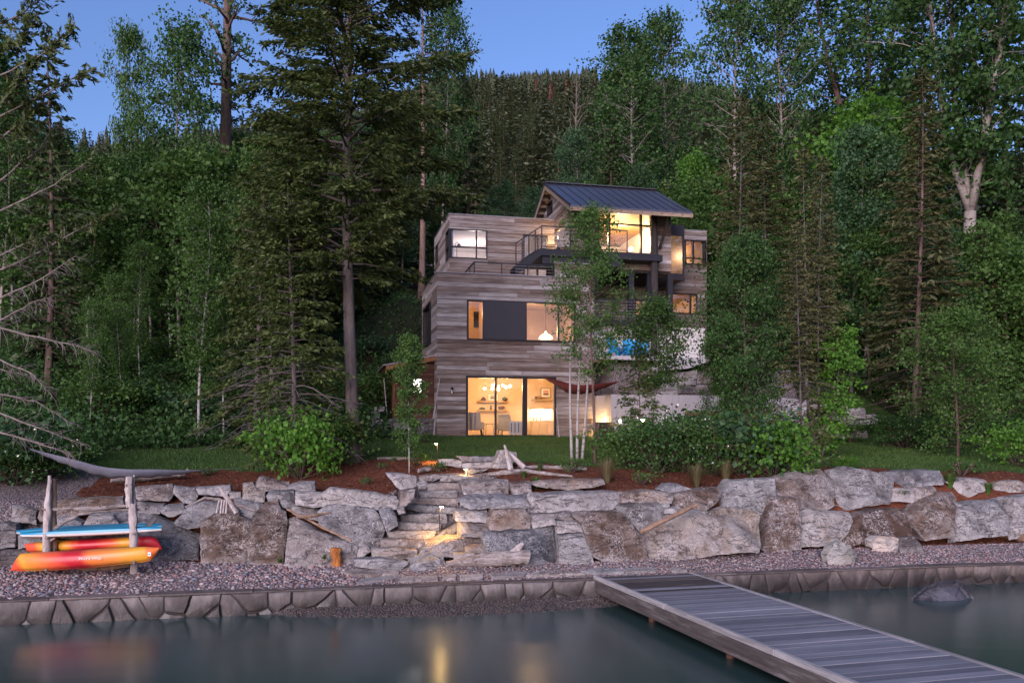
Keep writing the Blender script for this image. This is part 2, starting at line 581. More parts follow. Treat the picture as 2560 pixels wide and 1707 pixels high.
ta = grid_axis([(-150, -30, 6), (-30, -16, .8), (-16, 16, .16), (16, 30, .35), (30, 38, .8), (38, 150, 6)])
sa = grid_axis([(-17.4, -10.5, .13), (-10.5, 2, .25), (2, 20, .8), (20, 110, 4)])
TT, SS = np.meshgrid(ta, sa, indexing='ij')
ZZ = ground(TT, SS)
_bump = np.array([[mnoise.noise((t * .35, s * .35, 1.0)) for s in sa] for t in ta])
ZZ = ZZ + np.where(SS > -9, .12 * _bump * np.clip((SS + 9) / 9, 0, 1) * 1.5, .025 * _bump)
GX = O0.x + TT * UX - SS * UY; GY = O0.y + TT * UY + SS * UX
GV = np.stack([GX, GY, ZZ], -1).reshape(-1, 3)
ni, nj = TT.shape
idx = np.arange(ni * nj).reshape(ni, nj)
quads = np.stack([idx[:-1, :-1], idx[1:, :-1], idx[1:, 1:], idx[:-1, 1:]], -1).reshape(-1, 4)
tc_ = (TT[:-1, :-1] + TT[1:, 1:]).ravel() / 2; sc_ = (SS[:-1, :-1] + SS[1:, 1:]).ravel() / 2
reg = region(tc_, sc_)
# no ground inside the house
inhouse = (tc_ > .15) & (tc_ < 6.45) & (sc_ > .15) & (sc_ < 4.9) | (tc_ > 8.6) & (tc_ < 12.4) & (sc_ > 4.75) & (sc_ < 9.4)
for k, (nm, mk) in enumerate((('beach', 'gravel'), ('mulch_bed', 'mulch'), ('lawn', 'lawn'), ('hillside', 'forest'))):
    q = quads[(reg == k) & ~inhouse]
    u, inv = np.unique(q, return_inverse=True)
    me = np_mesh(nm, GV[u], [inv.reshape(-1, 4)], M[mk], smooth=True)
    tag(mesh_obj(nm, me), kind='structure')

# strip of wet gravel at the foot of the lake wall
vs = []; fs = []
ts_ = np.linspace(-5.6, 2.4, 60)
for i, t in enumerate(ts_):
    w = 1.75 * math.sin(math.pi * i / 59) ** .6 + .08 * math.sin(t * 4)
    for j in range(7):
        f = j / 6
        vs.append(site(t, -17.5 - f * w, .15 - .17 * f + .012 * mnoise.noise((t * 3, f * 4, 0))))
for i in range(59):
    for j in range(6):
        a = i * 7 + j
        fs.append((a, a + 1, a + 8, a + 7))
me = bpy.data.meshes.new('shore_gravel'); me.from_pydata([tuple(v) for v in vs], [], fs); me.shade_smooth()
me.materials.append(M['wet_gravel'])
tag(mesh_obj('shore_gravel', me), kind='structure')

# far mountain
RX = [-600, 0, 300, 500, 800, 1000, 1100, 1200, 1300, 1400, 1500, 1600, 1700, 1800, 1950, 2100, 2400, 3200]
RY = [470, 430, 400, 375, 330, 275, 246, 236, 232, 232, 236, 244, 254, 268, 312, 345, 420, 520]
YFAR, YNEAR = 1150.0, 125.0
mx_ = np.linspace(-600, 3200, 90); my_ = np.linspace(0, 1, 60)
def mountain_pt(x, f):
    ry = np.interp(x, RX, RY)
    Y = YNEAR + (YFAR - YNEAR) * f
    zr = CAMZ + (YH - ry) / F * YFAR
    z0 = 30.0
    z = z0 + (zr - z0) * (f ** .93)
    z = z + 9 * np.sin(x * .02 + f * 9) * f * (1 - f) + 6 * np.sin(x * .05 + 3 + f * 15) * f * (1 - f)
    return (x - CX) / F * Y, Y, z
MV = np.array([[mountain_pt(x, f) for f in my_] for x in mx_])
back = MV[:, -1:, :].copy(); back[:, :, 1] += 400; back[:, :, 2] -= 250
MV = np.concatenate([MV, back], 1)
ni, nj = MV.shape[:2]
idx = np.arange(ni * nj).reshape(ni, nj)
mq = np.stack([idx[:-1, :-1], idx[1:, :-1], idx[1:, 1:], idx[:-1, 1:]], -1).reshape(-1, 4)
M['mountain'] = ground_mat('mountain_ground', [(.3, (.018, .024, .012)), (.5, (.028, .036, .017)), (.7, (.045, .045, .025))], .03, .3, .5)
tag(mesh_obj('mountain', np_mesh('mountain', MV.reshape(-1, 3), [mq], M['mountain'], True)), kind='structure')

def conifer_cones(Pp, H, W, rr):
    """many small layered conifers in one mesh: each three ragged tiers"""
    n = len(Pp); Vs = []; Fs = []; base = 0
    K = 10; NT = 6
    for tier in range(NT):
        f0 = .06 + .86 * tier / NT; zt = f0 + .30 if tier < NT - 1 else 1.0
        ang = rr.uniform(0, 6.28, (n, 1)) + np.arange(K)[None] * 2 * np.pi / K
        star = np.where(np.arange(K) % 2, .30, 1.0)[None]
        rad = W[:, None] * (1.05 - f0) ** .85 * star * rr.uniform(.6, 1.3, (n, K))
        ring = np.stack([Pp[:, None, 0] + rad * np.cos(ang), Pp[:, None, 1] + rad * np.sin(ang),
                         Pp[:, None, 2] + H[:, None] * (f0 + rr.uniform(-.035, .035, (n, K)))], -1)
        top = Pp + np.stack([np.zeros(n), np.zeros(n), H * zt], -1)
        V = np.concatenate([ring, top[:, None]], 1).reshape(-1, 3)
        ii = (np.arange(n) * (K + 1))[:, None]
        k = np.arange(K)[None]
        f = np.stack([ii + k, ii + (k + 1) % K, np.broadcast_to(ii + K, (n, K))], -1).reshape(-1, 3) + base
        Vs.append(V); Fs.append(f); base += len(V)
    return np.concatenate(Vs), [np.concatenate(Fs)]

M['farneedle'] = leaf_mat('far_conifer_needles', (.036, .055, .032), (.078, .098, .052), (.13, .125, .07), .15)  # needle tones lightened to stand in for distance haze
M['fardead'] = leaf_mat('far_dead_needles', (.07, .03, .022), (.11, .05, .035), None, .1)
def scatter_mountain(n, x0, x1, f0, f1, pw):
    x = rng.uniform(x0, x1, n); f = f0 + (f1 - f0) * rng.uniform(0, 1, n) ** pw
    return np.array([mountain_pt(a, b) for a, b in zip(x, f)])
pts = np.concatenate([scatter_mountain(3600, 1000, 2150, .38, 1.0, .8), scatter_mountain(1000, 1000, 2150, .97, 1.0, 1),
                      scatter_mountain(1200, -500, 1000, .3, 1.0, .6), scatter_mountain(400, 2150, 3100, .3, 1, .6)])
hh = rng.uniform(9, 19, len(pts)) * np.where(pts[:, 1] > 1100, 1.05, 1.0)
V_, F_ = conifer_cones(pts - np.array([0, 0, .5]), hh, hh * rng.uniform(.13, .2, len(pts)), rng)
tag(mesh_obj('mountain_forest', np_mesh('mountain_forest', V_, F_, M['farneedle'])),
    'dark conifer forest covering the far mountain up to its ridge', 'forest', kind='stuff')
pts = scatter_mountain(60, 1080, 1700, .25, .9, 1)
pts[:14] = np.array([mountain_pt(a, b) for a, b in zip(rng.uniform(1205, 1240, 14), rng.uniform(.80, .92, 14))])
hh = rng.uniform(9, 16, len(pts))
V_, F_ = conifer_cones(pts, hh, hh * .15, rng)
tag(mesh_obj('dead_forest_patches', np_mesh('dead_forest_patches', V_, F_, M['fardead'])),
    'small reddish brown dead trees dotted among the mountain forest', 'forest', kind='stuff')

# ------------------------------------------------------------------ loose ground cover (stuff)
def scatter_region(n, t0, t1, s0, s1, k):
    t = rng.uniform(t0, t1, n); s = rng.uniform(s0, s1, n)
    m = region(t, s) == k
    return t[m], s[m]

_t = (1 + 5 ** .5) / 2
ICO_V = np.array([(-1, _t, 0), (1, _t, 0), (-1, -_t, 0), (1, -_t, 0), (0, -1, _t), (0, 1, _t), (0, -1, -_t), (0, 1, -_t),
                  (_t, 0, -1), (_t, 0, 1), (-_t, 0, -1), (-_t, 0, 1)]) / math.sqrt(1 + _t * _t)
ICO_F = np.array([(0, 11, 5), (0, 5, 1), (0, 1, 7), (0, 7, 10), (0, 10, 11), (1, 5, 9), (5, 11, 4), (11, 10, 2), (10, 7, 6), (7, 1, 8),
                  (3, 9, 4), (3, 4, 2), (3, 2, 6), (3, 6, 8), (3, 8, 9), (4, 9, 5), (2, 4, 11), (6, 2, 10), (8, 6, 7), (9, 8, 1)])

def pebbles(name, C, size, mat, label):
    n = len(C)
    a = rng.uniform(0, 6.28, n)
    sx = size * rng.uniform(.8, 1.4, n); sy = size * rng.uniform(.7, 1.0, n); sz = size * rng.uniform(.4, .75, n)
    j = ICO_V[None] * (1 + rng.uniform(-.16, .16, (n, 12, 1)))
    x = j[..., 0] * sx[:, None]; y = j[..., 1] * sy[:, None]; z = j[..., 2] * sz[:, None]
    ca, sa_ = np.cos(a)[:, None], np.sin(a)[:, None]
    V = np.stack([C[:, None, 0] + x * ca - y * sa_, C[:, None, 1] + x * sa_ + y * ca, C[:, None, 2] + z], -1)
    f = (ICO_F[None] + (np.arange(n) * 12)[:, None, None]).reshape(-1, 3)
    o = mesh_obj(name, np_mesh(name, V.reshape(-1, 3), [f], mat, True))
    return tag(o, label, 'pebbles', kind='stuff')

def island_mat(name, cols, rough=.7, spec=.35):
    m, nt, out = new_mat(name); g = G(nt)
    n = len(cols)
    c = g.ramp(g.island(), [(i / n, k) for i, k in enumerate(cols)], 'CONSTANT')
    nz = g.noise(g.pos(), 60, 3)
    c = g.mix(g.math('MULTIPLY', nz, .5), c, (.06, .05, .05))
    g.l(g.bsdf(c, rough, spec=spec), out.inputs[0])
    return m

M['pebble'] = island_mat('mixed_pebbles', [(.11, .09, .09), (.20, .135, .135), (.31, .195, .185), (.16, .165, .20), (.25, .245, .265), (.37, .29, .27),
                                           (.23, .125, .12), (.12, .13, .165), (.44, .38, .37), (.29, .20, .20)])
M['wet_pebble'] = island_mat('wet_pebbles', [(.04, .032, .03), (.07, .05, .042), (.06, .058, .06), (.10, .075, .06), (.05, .045, .045)], .4)
t, s = scatter_region(40000, -14, 14, -17.38, -13.6, 0)
big = t < -4
size = np.where(big, rng.uniform(.013, .040, len(t)) * np.where(rng.uniform(0, 1, len(t)) < .05, 1.9, 1), rng.uniform(.013, .030, len(t)))
C = np.stack([O0.x + t * UX - s * UY, O0.y + t * UY + s * UX, ground(t, s) + size * .25], -1)
pebbles('pebbles', C, size, M['pebble'], 'rounded pink and grey pebbles covering the narrow beach')
t = rng.uniform(-5.3, 2.1, 5200); f = rng.uniform(0, .72, 5200)
w = 1.75 * np.sin(np.pi * (t + 5.6) / 8.0) ** .6
s = -17.55 - f * w
size = rng.uniform(.012, .028, len(t))
C = np.stack([O0.x + t * UX - s * UY, O0.y + t * UY + s * UX, .15 - .17 * f + size * .2], -1)
pebbles('wet_pebbles', C, size, M['wet_pebble'], 'small wet pebbles at the waterline below the lake wall')

def quads_mesh(name, C, D, S, mat):
    """rhombs with half axes D and S about centres C"""
    n = len(C)
    V = np.stack([C - D, C + S, C + D, C - S], 1).reshape(-1, 3)
    return np_mesh(name, V, [np.arange(4 * n).reshape(n, 4)], mat)

t, s = scatter_region(60000, -14, 16, -16.6, -9.5, 1)
n = len(t)
C = np.stack([O0.x + t * UX - s * UY, O0.y + t * UY + s * UX, ground(t, s) + rng.uniform(.004, .03, n)], -1)
a = rng.uniform(0, 6.28, n); L_ = rng.uniform(.02, .05, n); W_ = rng.uniform(.006, .014, n)
D = np.stack([np.cos(a) * L_, np.sin(a) * L_, rng.uniform(-.4, .4, n) * L_], -1)
S_ = np.stack([-np.sin(a) * W_, np.cos(a) * W_, rng.uniform(-.8, .8, n) * W_], -1)
M['chip'] = island_mat('bark_chips', [(.09, .03, .018), (.15, .05, .028), (.21, .075, .04), (.12, .04, .022), (.27, .12, .07), (.06, .024, .016)], .9, .15)
tag(mesh_obj('mulch_chips', quads_mesh('mulch_chips', C, D, S_, M['chip'])),
    'shredded red brown bark mulch spread over the beds above the boulders', 'mulch', kind='stuff')

t, s = scatter_region(230000, -14, 25, -13.0, 6, 2)
n = len(t)
C = np.stack([O0.x + t * UX - s * UY, O0.y + t * UY + s * UX, ground(t, s)], -1)
hgt = rng.uniform(.035, .085, n) * (1 + .35 * np.sin(C[:, 0] * 1.7) * np.sin(C[:, 1] * 1.3))
a = rng.uniform(0, 6.28, n)
lean = rng.normal(0, .35, (n, 2)) * hgt[:, None]
wb = rng.uniform(.006, .012, n)
dx = np.stack([np.cos(a) * wb, np.sin(a) * wb, np.zeros(n)], -1)
tip = C + np.concatenate([lean, hgt[:, None]], 1)
V = np.stack([C - dx - [0, 0, .01], C + dx - [0, 0, .01], tip], 1).reshape(-1, 3)
M['grass'] = leaf_mat('grass_blades', (.040, .080, .018), (.080, .150, .030), (.14, .19, .05), .3)
tag(mesh_obj('lawn_grass', np_mesh('lawn_grass', V, [np.arange(3 * n).reshape(n, 3)], M['grass'])),
    'short green grass of the sloping lawn before the house', 'grass', kind='stuff')

# ------------------------------------------------------------------ lake wall with its stones
def clip_poly(poly, px, py, nx, ny):
    """keep the side where (p - P).n <= 0"""
    out = []
    for i in range(len(poly)):
        a, b = poly[i], poly[(i + 1) % len(poly)]
        da = (a[0] - px) * nx + (a[1] - py) * ny
        db = (b[0] - px) * nx + (b[1] - py) * ny
        if da <= 0: out.append(a)
        if da * db < 0:
            f = da / (da - db)
            out.append((a[0] + (b[0] - a[0]) * f, a[1] + (b[1] - a[1]) * f))
    return out

def stain_rock(name, cols, dark):
    m, nt, out = new_mat(name); g = G(nt)
    v = g.pos((1, 1, .45), rnd=17.0)
    a = g.noise(v, 2.2, 5, .6, .4); b = g.noise(v, 14, 5, .65)
    f = g.math('ADD', g.math('MULTIPLY', a, .6), g.math('MULTIPLY', b, .4))
    f = g.math('ADD', f, g.math('MULTIPLY', g.math('SUBTRACT', g.rnd(), .5), .25))
    c = g.ramp(f, [(.3, cols[0]), (.5, cols[1]), (.68, cols[2])])
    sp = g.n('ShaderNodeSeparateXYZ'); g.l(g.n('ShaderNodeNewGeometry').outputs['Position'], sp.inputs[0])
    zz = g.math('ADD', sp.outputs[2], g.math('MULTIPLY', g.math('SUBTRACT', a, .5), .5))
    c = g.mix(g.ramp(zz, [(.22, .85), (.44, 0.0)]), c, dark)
    g.l(g.bsdf(c, g.ramp(zz, [(.1, .35), (.4, .8)]), g.bump(b, .5, .03), spec=.4), out.inputs[0])
    return m

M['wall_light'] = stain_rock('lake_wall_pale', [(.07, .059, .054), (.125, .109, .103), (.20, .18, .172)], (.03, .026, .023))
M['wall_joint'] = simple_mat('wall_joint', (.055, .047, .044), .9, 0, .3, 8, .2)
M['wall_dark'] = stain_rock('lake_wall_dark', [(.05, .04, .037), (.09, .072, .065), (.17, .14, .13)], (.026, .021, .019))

def lake_wall(t0, t1, mat, label, seed):
    rr = random.Random(seed)
    root = empty('lake_wall', site((t0 + t1) / 2, -17.35, .5), A, label, 'wall')
    tc = (t0 + t1) / 2
    loc = lambda t, s, z: Vector((t - tc, s + 17.35, z - .5))
    core = MB()
    core.box(t0 - tc, t1 - tc, -.17, .13, -1.3, -.015)
    core.build('core', M['wall_joint'], root)
    seg = []
    t = t0
    while t < t1 - .05:                      # the flat coping, in lengths
        e = min(t + rr.uniform(1.7, 2.4), t1)
        jz = rr.uniform(-.012, .006); js = rr.uniform(-.02, .015)
        b = MB(); b.box(t - tc + .004, e - tc - .004, -.205 + js, .15, -.018, .008 + jz)
        b.build('coping', M['wall_dark'], root, bevel=.006)
        t = e
    pts = []
    t = t0 - .3
    while t < t1 + .3:
        for row in range(3):
            if row == 2 and rr.random() < .3: continue
            pts.append((t + rr.uniform(-.19, .19) + (.2 if row % 2 else 0), -.36 + row * .29 + rr.uniform(-.13, .13)))
        t += rr.uniform(.27, .56)
    for i, (px, pz) in enumerate(pts):
        poly = [(t0, -.55), (t1, -.55), (t1, .478), (t0, .478)]
        for j, (qx, qz) in enumerate(pts):
            if i == j or abs(qx - px) > 1.4: continue
            d = math.hypot(qx - px, qz - pz)
            nx, nz = (qx - px) / d, (qz - pz) / d
            poly = clip_poly(poly, (px + qx) / 2 - nx * .009, (pz + qz) / 2 - nz * .009, nx, nz)
            if len(poly) < 3: break
        if len(poly) < 3: continue
        wv = []
        for i_ in range(len(poly)):
            a_, b_ = poly[i_], poly[(i_ + 1) % len(poly)]
            n_ = max(1, int(math.hypot(a_[0] - b_[0], a_[1] - b_[1]) / .09))
            for j_ in range(n_):
                f_ = j_ / n_; q_ = (a_[0] + (b_[0] - a_[0]) * f_, a_[1] + (b_[1] - a_[1]) * f_)
                d_ = mnoise.noise_vector(Vector((q_[0] * 5, q_[1] * 5, seed))) * .022
                wv.append((q_[0] + d_.x, min(q_[1] + d_.y, .482)))
        poly = wv
        cx_ = sum(p[0] for p in poly) / len(poly); cz_ = sum(p[1] for p in poly) / len(poly)
        b = MB()
        pr = rr.uniform(.02, .075)
        A_ = [loc(x, -17.50, z) for x, z in poly]
        B_ = [loc(cx_ + (x - cx_) * .97, -17.52 - pr * .6, cz_ + (z - cz_) * .97) for x, z in poly]
        C_ = [loc(cx_ + (x - cx_) * .86, -17.52 - pr, cz_ + (z - cz_) * .86) for x, z in poly]
        n = len(poly); V = A_ + B_ + C_ + [loc(cx_, -17.52 - pr - .008, cz_)]
        fs = []
        for r in range(2):
            for k in range(n):
                a, c = r * n + k, r * n + (k + 1) % n
                fs.append((a, c, c + n, a + n))
        for k in range(n): fs.append((2 * n + k, 2 * n + (k + 1) % n, 3 * n))
        b.add(V, fs)
        b.build('stone', mat, root, smooth=True)
    return root

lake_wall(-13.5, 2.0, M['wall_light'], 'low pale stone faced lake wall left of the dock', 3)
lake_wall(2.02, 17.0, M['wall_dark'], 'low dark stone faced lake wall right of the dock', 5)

# ------------------------------------------------------------------ boulders
CR = {'A': (480, 1120, 3.675), 'B': (880, 1100, 3.459), 'C': (1400, 1120, 3.92), 'D': (1960, 1120, 3.92), 'L': (0, 1100, 3.41), 'S': (0, 0, 1.0),
      'E': (930, 860, 6.533), 'H': (1450, 600, 2.94), 'K': (1480, 780, 4.9)}
def cpx(c, pts):
    x0, y0, k = CR[c]
    return [(x0 + pts[i] / k, y0 + pts[i + 1] / k) for i in range(0, len(pts), 2)]

LEAN = .72
def inside_poly(p, poly):
    x, y = p; c = False
    for i in range(len(poly)):
        (x1, y1), (x2, y2) = poly[i], poly[i - 1]
        if (y1 > y) != (y2 > y) and x < (x2 - x1) * (y - y1) / (y2 - y1) + x1: c = not c
    return c
def dist_poly(p, poly):
    m = 1e9; p = Vector(p)
    for i in range(len(poly)):
        a, b = Vector(poly[i]), Vector(poly[i - 1])
        d = b - a
        f = max(0, min(1, (p - a).dot(d) / max(d.length_squared, 1e-9)))
        m = min(m, (a + d * f - p).length)
    return m

def rock_solid(name, pix, p0, lean, thick, mat, parent=None, rough=.06, bulge=.032, step=.10, seed=0, grow=0.0, flat=0.0):
    """a stone: its outline on a leaning plane through p0, rounded rim, rough face, real thickness behind"""
    lv = Vector((0, 0, 1)) + V3 * lean
    n_out = (-V3 + Z3 * lean).normalized()
    e2 = lv.normalized(); e1 = U3
    pl = []
    for (x, y) in pix:
        q = ray_plane(x, y, p0, n_out) - p0
        pl.append((q.dot(e1), q.dot(e2)))
    rr = random.Random(seed * 7 + len(pl))
    # refine and roughen the outline
    ol = []
    for i in range(len(pl)):
        a, b = Vector(pl[i]), Vector(pl[(i + 1) % len(pl)])
        k = max(1, int((b - a).length / step))
        for j in range(k):
            q = a.lerp(b, j / k)
            w = .012 if j else .0
            ol.append((q.x + rr.uniform(-w, w), q.y + rr.uniform(-w, w)))
    ar = sum(ol[i][0] * ol[(i + 1) % len(ol)][1] - ol[(i + 1) % len(ol)][0] * ol[i][1] for i in range(len(ol)))
    if ar < 0: ol.reverse()
    nO = len(ol)
    x0, x1 = min(p[0] for p in ol), max(p[0] for p in ol); y0, y1 = min(p[1] for p in ol), max(p[1] for p in ol)
    inner = []
    gy = y0 + step * .5
    while gy < y1:
        gx = x0 + step * .5
        while gx < x1:
            q = (gx + rr.uniform(-.3, .3) * step, gy + rr.uniform(-.3, .3) * step)
            if inside_poly(q, ol) and dist_poly(q, ol) > step * .32: inner.append(q)
            gx += step
        gy += step
    # a rim just inside the outline keeps the edge rounded
    cx_ = sum(p[0] for p in ol) / nO; cy_ = sum(p[1] for p in ol) / nO
    chips = []
    for _ in range(rr.choice((2, 3, 3, 4))):
        a_ = rr.uniform(0, 6.28); dv = (math.cos(a_), math.sin(a_))
        ext = max(p[0] * dv[0] + p[1] * dv[1] for p in ol); mn_ = min(p[0] * dv[0] + p[1] * dv[1] for p in ol)
        chips.append((dv, mn_ + (ext - mn_) * rr.uniform(.55, .9), rr.uniform(.15, .55)))
    pts2 = [Vector(p) for p in ol] + [Vector(p) for p in inner]
    res = delaunay_2d_cdt(pts2, [(i, (i + 1) % nO) for i in range(nO)], [tuple(range(nO))], 1, 1e-5)
    V2, F2 = res[0], res[2]
    if len(V2) < nO: return None
    verts = []; off = Vector((seed * 3.1, seed * 1.7, seed * 2.3))
    for i, q in enumerate(V2):
        d = dist_poly(q, ol) if i >= nO else 0.0
        r = bulge * (min(1.0, d / (bulge * 1.6 + .01)) ** .55 - 1.0)
        w = p0 + e1 * q.x + e2 * q.y
        nz = mnoise.fractal((w + off) * 1.7, 1.0, 2.2, 4)
        cr = mnoise.multi_fractal((w + off) * 1.1, .9, 2.0, 4) * .5 - .5
        r += rough * (nz + cr * .6) * (1 if d > 0 else .35)
        for dv, th, k_ in chips:
            ov = q.x * dv[0] + q.y * dv[1] - th
            if ov > 0: r -= min(.22, ov * k_ * min(1.0, thick))
        verts.append(w + n_out * r)
    n2 = len(verts)
    faces = [tuple(f) for f in F2]
    # sides and back
    rings = [list(range(nO))]
    for k, (f, sh) in enumerate(((.35, 1.0), (.8, .97), (1.0, .86))):
        ring = []
        for i in range(nO):
            q = Vector((cx_ + (ol[i][0] - cx_) * sh, cy_ + (ol[i][1] - cy_) * sh))
            w = p0 + e1 * q.x + e2 * q.y + (V3 + Z3 * .0) * (thick * f)
            w = w + Vector(mnoise.noise_vector((w + off) * 2.0)) * rough * .8
            ring.append(len(verts)); verts.append(w)
        rings.append(ring)
    for a, b in zip(rings[:-1], rings[1:]):
        for i in range(nO):
            j = (i + 1) % nO
            faces.append((a[j], a[i], b[i], b[j]))
    faces.append(tuple(rings[-1]))
    org = Vector((0, 0, 0))
    for v in verts: org += v
    org /= len(verts)
    me = bpy.data.meshes.new(name)
    base = parent.matrix_basis.inverted() if parent is not None else Matrix()
    orgl = base @ org
    rot = base.to_3x3()
    me.from_pydata([tuple(rot @ (v - org)) for v in verts], [], faces)
    bm = bmesh.new(); bm.from_mesh(me)
    bmesh.ops.recalc_face_normals(bm, faces=bm.faces)
    bm.to_mesh(me); bm.free()
    me.shade_smooth(); me.set_sharp_from_angle(angle=R(22))
    me.materials.append(mat)
    o = bpy.data.objects.new(name, me)
    o.location = orgl
    return link(o, parent)

_seed = [0]
def wall_rock(parent, crop, pts, mat, dep=0.0, thick=.6, lean=LEAN, name='boulder', **kw):
    _seed[0] += 1
    pix = cpx(crop, pts)
    xc = sum(p[0] for p in pix) / len(pix); yb = max(p[1] for p in pix); yc = sum(p[1] for p in pix) / len(pix)
    # where the sight line through the centre meets the leaning face of the wall
    Y = 15.0
    while Y < 30:
        p = P(xc, yc, Y); t, s = to_site(p.x, p.y)
        if s > sb(t) + LEAN * (p.z - .72) + dep: break
        Y += .02
    p0 = P(xc, yc, Y)
    return rock_solid(name, pix, p0, lean * kw.pop('leanf', 1.0), thick, M[mat], parent, seed=_seed[0], **kw)

wl_l = empty('boulder_wall', site(-6.5, -14.9, .7), A, 'dry stacked boulder wall left of the stone stairs behind the kayak rack', 'wall')
for c, m, dep, pts in [
    ('L', 'rock_tan', .3, [92,565, 200,560, 305,600, 300,700, 95,690]),
    ('L', 'rock_tan', .25, [310,640, 360,520, 480,510, 1040,478, 1052,550, 900,600, 480,655, 330,668]),
    ('L', 'rock_grey', .0, [480,655, 600,650, 690,700, 660,830, 480,830]),
    ('L', 'rock_tan', -.1, [700,700, 740,640, 850,625, 960,640, 1010,700, 1000,790, 690,810]),
    ('L', 'rock_grey', .1, [930,600, 1150,610, 1330,630, 1420,690, 1690,810, 1690,1010, 1300,1030, 900,1000, 900,800]),
    ('L', 'rock_grey', .1, [640,820, 900,800, 900,1000, 640,1010]),
    ('L', 'rock_dark', .05, [0,705, 130,710, 132,760, 0,760]),
    ('L', 'rock_brown', .0, [0,770, 120,765, 125,900, 0,920]),
    ('L', 'rock_dark', .0, [-80,930, 200,925, 240,950, 190,1000, 90,1100, -80,1100]),
    ('L', 'rock_grey', .0, [135,790, 480,800, 470,900, 140,905]),
    ('L', 'rock_dark', .05, [250,930, 620,900, 620,1020, 220,1080]),
    ('L', 'rock_brown', .35, [1140,395, 1465,385, 1475,450, 1440,515, 1180,505, 1140,480]),
    ('L', 'rock_dark', .15, [1170,512, 1390,550, 1360,622, 1170,610]),
    ('L', 'rock_grey', .35, [1475,395, 1660,400, 1690,470, 1640,540, 1560,530, 1470,440]),
    ('L', 'rock', .4, [1665,400, 1960,385, 1968,430, 1890,470, 1690,455]),
    ('L', 'rock_tan', .3, [1950,440, 2050,440, 2050,490, 1960,485]),
    ('L', 'rock_grey', .15, [1370,560, 1560,545, 1580,600, 1480,640, 1430,640, 1370,610]),
    ('L', 'rock_grey', .1, [1480,690, 1600,570, 1750,515, 1870,530, 1860,640, 1690,740, 1600,750, 1490,705]),
    ('A', 'rock', -.12, [75,670, 150,640, 300,560, 380,535, 430,560, 440,610, 540,660, 535,760, 505,1030, 330,1050, 70,1020]),
    ('A', 'rock', -.15, [515,860, 550,620, 600,560, 680,490, 790,465, 820,560, 865,580, 880,660, 850,900, 835,1075, 500,1050]),
    ('A', 'rock_brown', -.2, [860,900, 890,660, 935,640, 1120,730, 1370,840, 1470,870, 1525,900, 1490,1040, 1440,1085, 1150,1090, 850,1080]),
    ('A', 'rock_grey', .0, [1150,580, 1230,530, 1330,505, 1500,520, 1680,560, 1740,640, 1775,730, 1740,840, 1660,910, 1540,920, 1400,830, 1160,710]),
    ('A', 'rock', .12, [915,520, 1100,540, 1180,560, 1160,660, 1000,640, 920,590]),
    ('A', 'rock_tan', .12, [945,395, 1190,410, 1270,360, 1500,380, 1880,450, 1905,480, 1880,555, 1700,560, 1260,520, 1120,530, 950,490]),
    ('A', 'rock_tan', .3, [470,320, 560,305, 600,385, 670,390, 665,490, 460,475]),
    ('A', 'rock_brown', .5, [570,350, 620,262, 760,285, 890,310, 880,365, 720,388, 570,380]),
    ('A', 'rock_grey', .5, [880,362, 980,320, 1125,318, 1135,385, 1000,392]),
    ('A', 'rock_grey', .2, [680,430, 710,390, 940,390, 945,490, 910,560, 830,540, 790,470, 700,490]),
    ('A', 'rock_grey', .2, [380,460, 500,465, 650,505, 600,600, 540,660, 440,620]),
    ('A', 'rock_blue', .05, [1720,570, 1830,550, 1880,620, 1895,700, 1790,760, 1750,660]),
    ('B', 'rock', .75, [295,285, 430,290, 560,300, 562,375, 455,432, 380,390]),
    ('A', 'rock_brown', .4, [1925,390, 2050,370, 2040,450, 1960,520, 1895,500]),
    ('A', 'rock', .2, [1885,560, 1950,530, 1962,590, 1900,605]),
    ('A', 'rock_tan', .0, [1530,905, 1620,895, 1650,935, 1560,1000, 1510,990]),
]:
    wall_rock(wl_l, c, pts, m, dep)

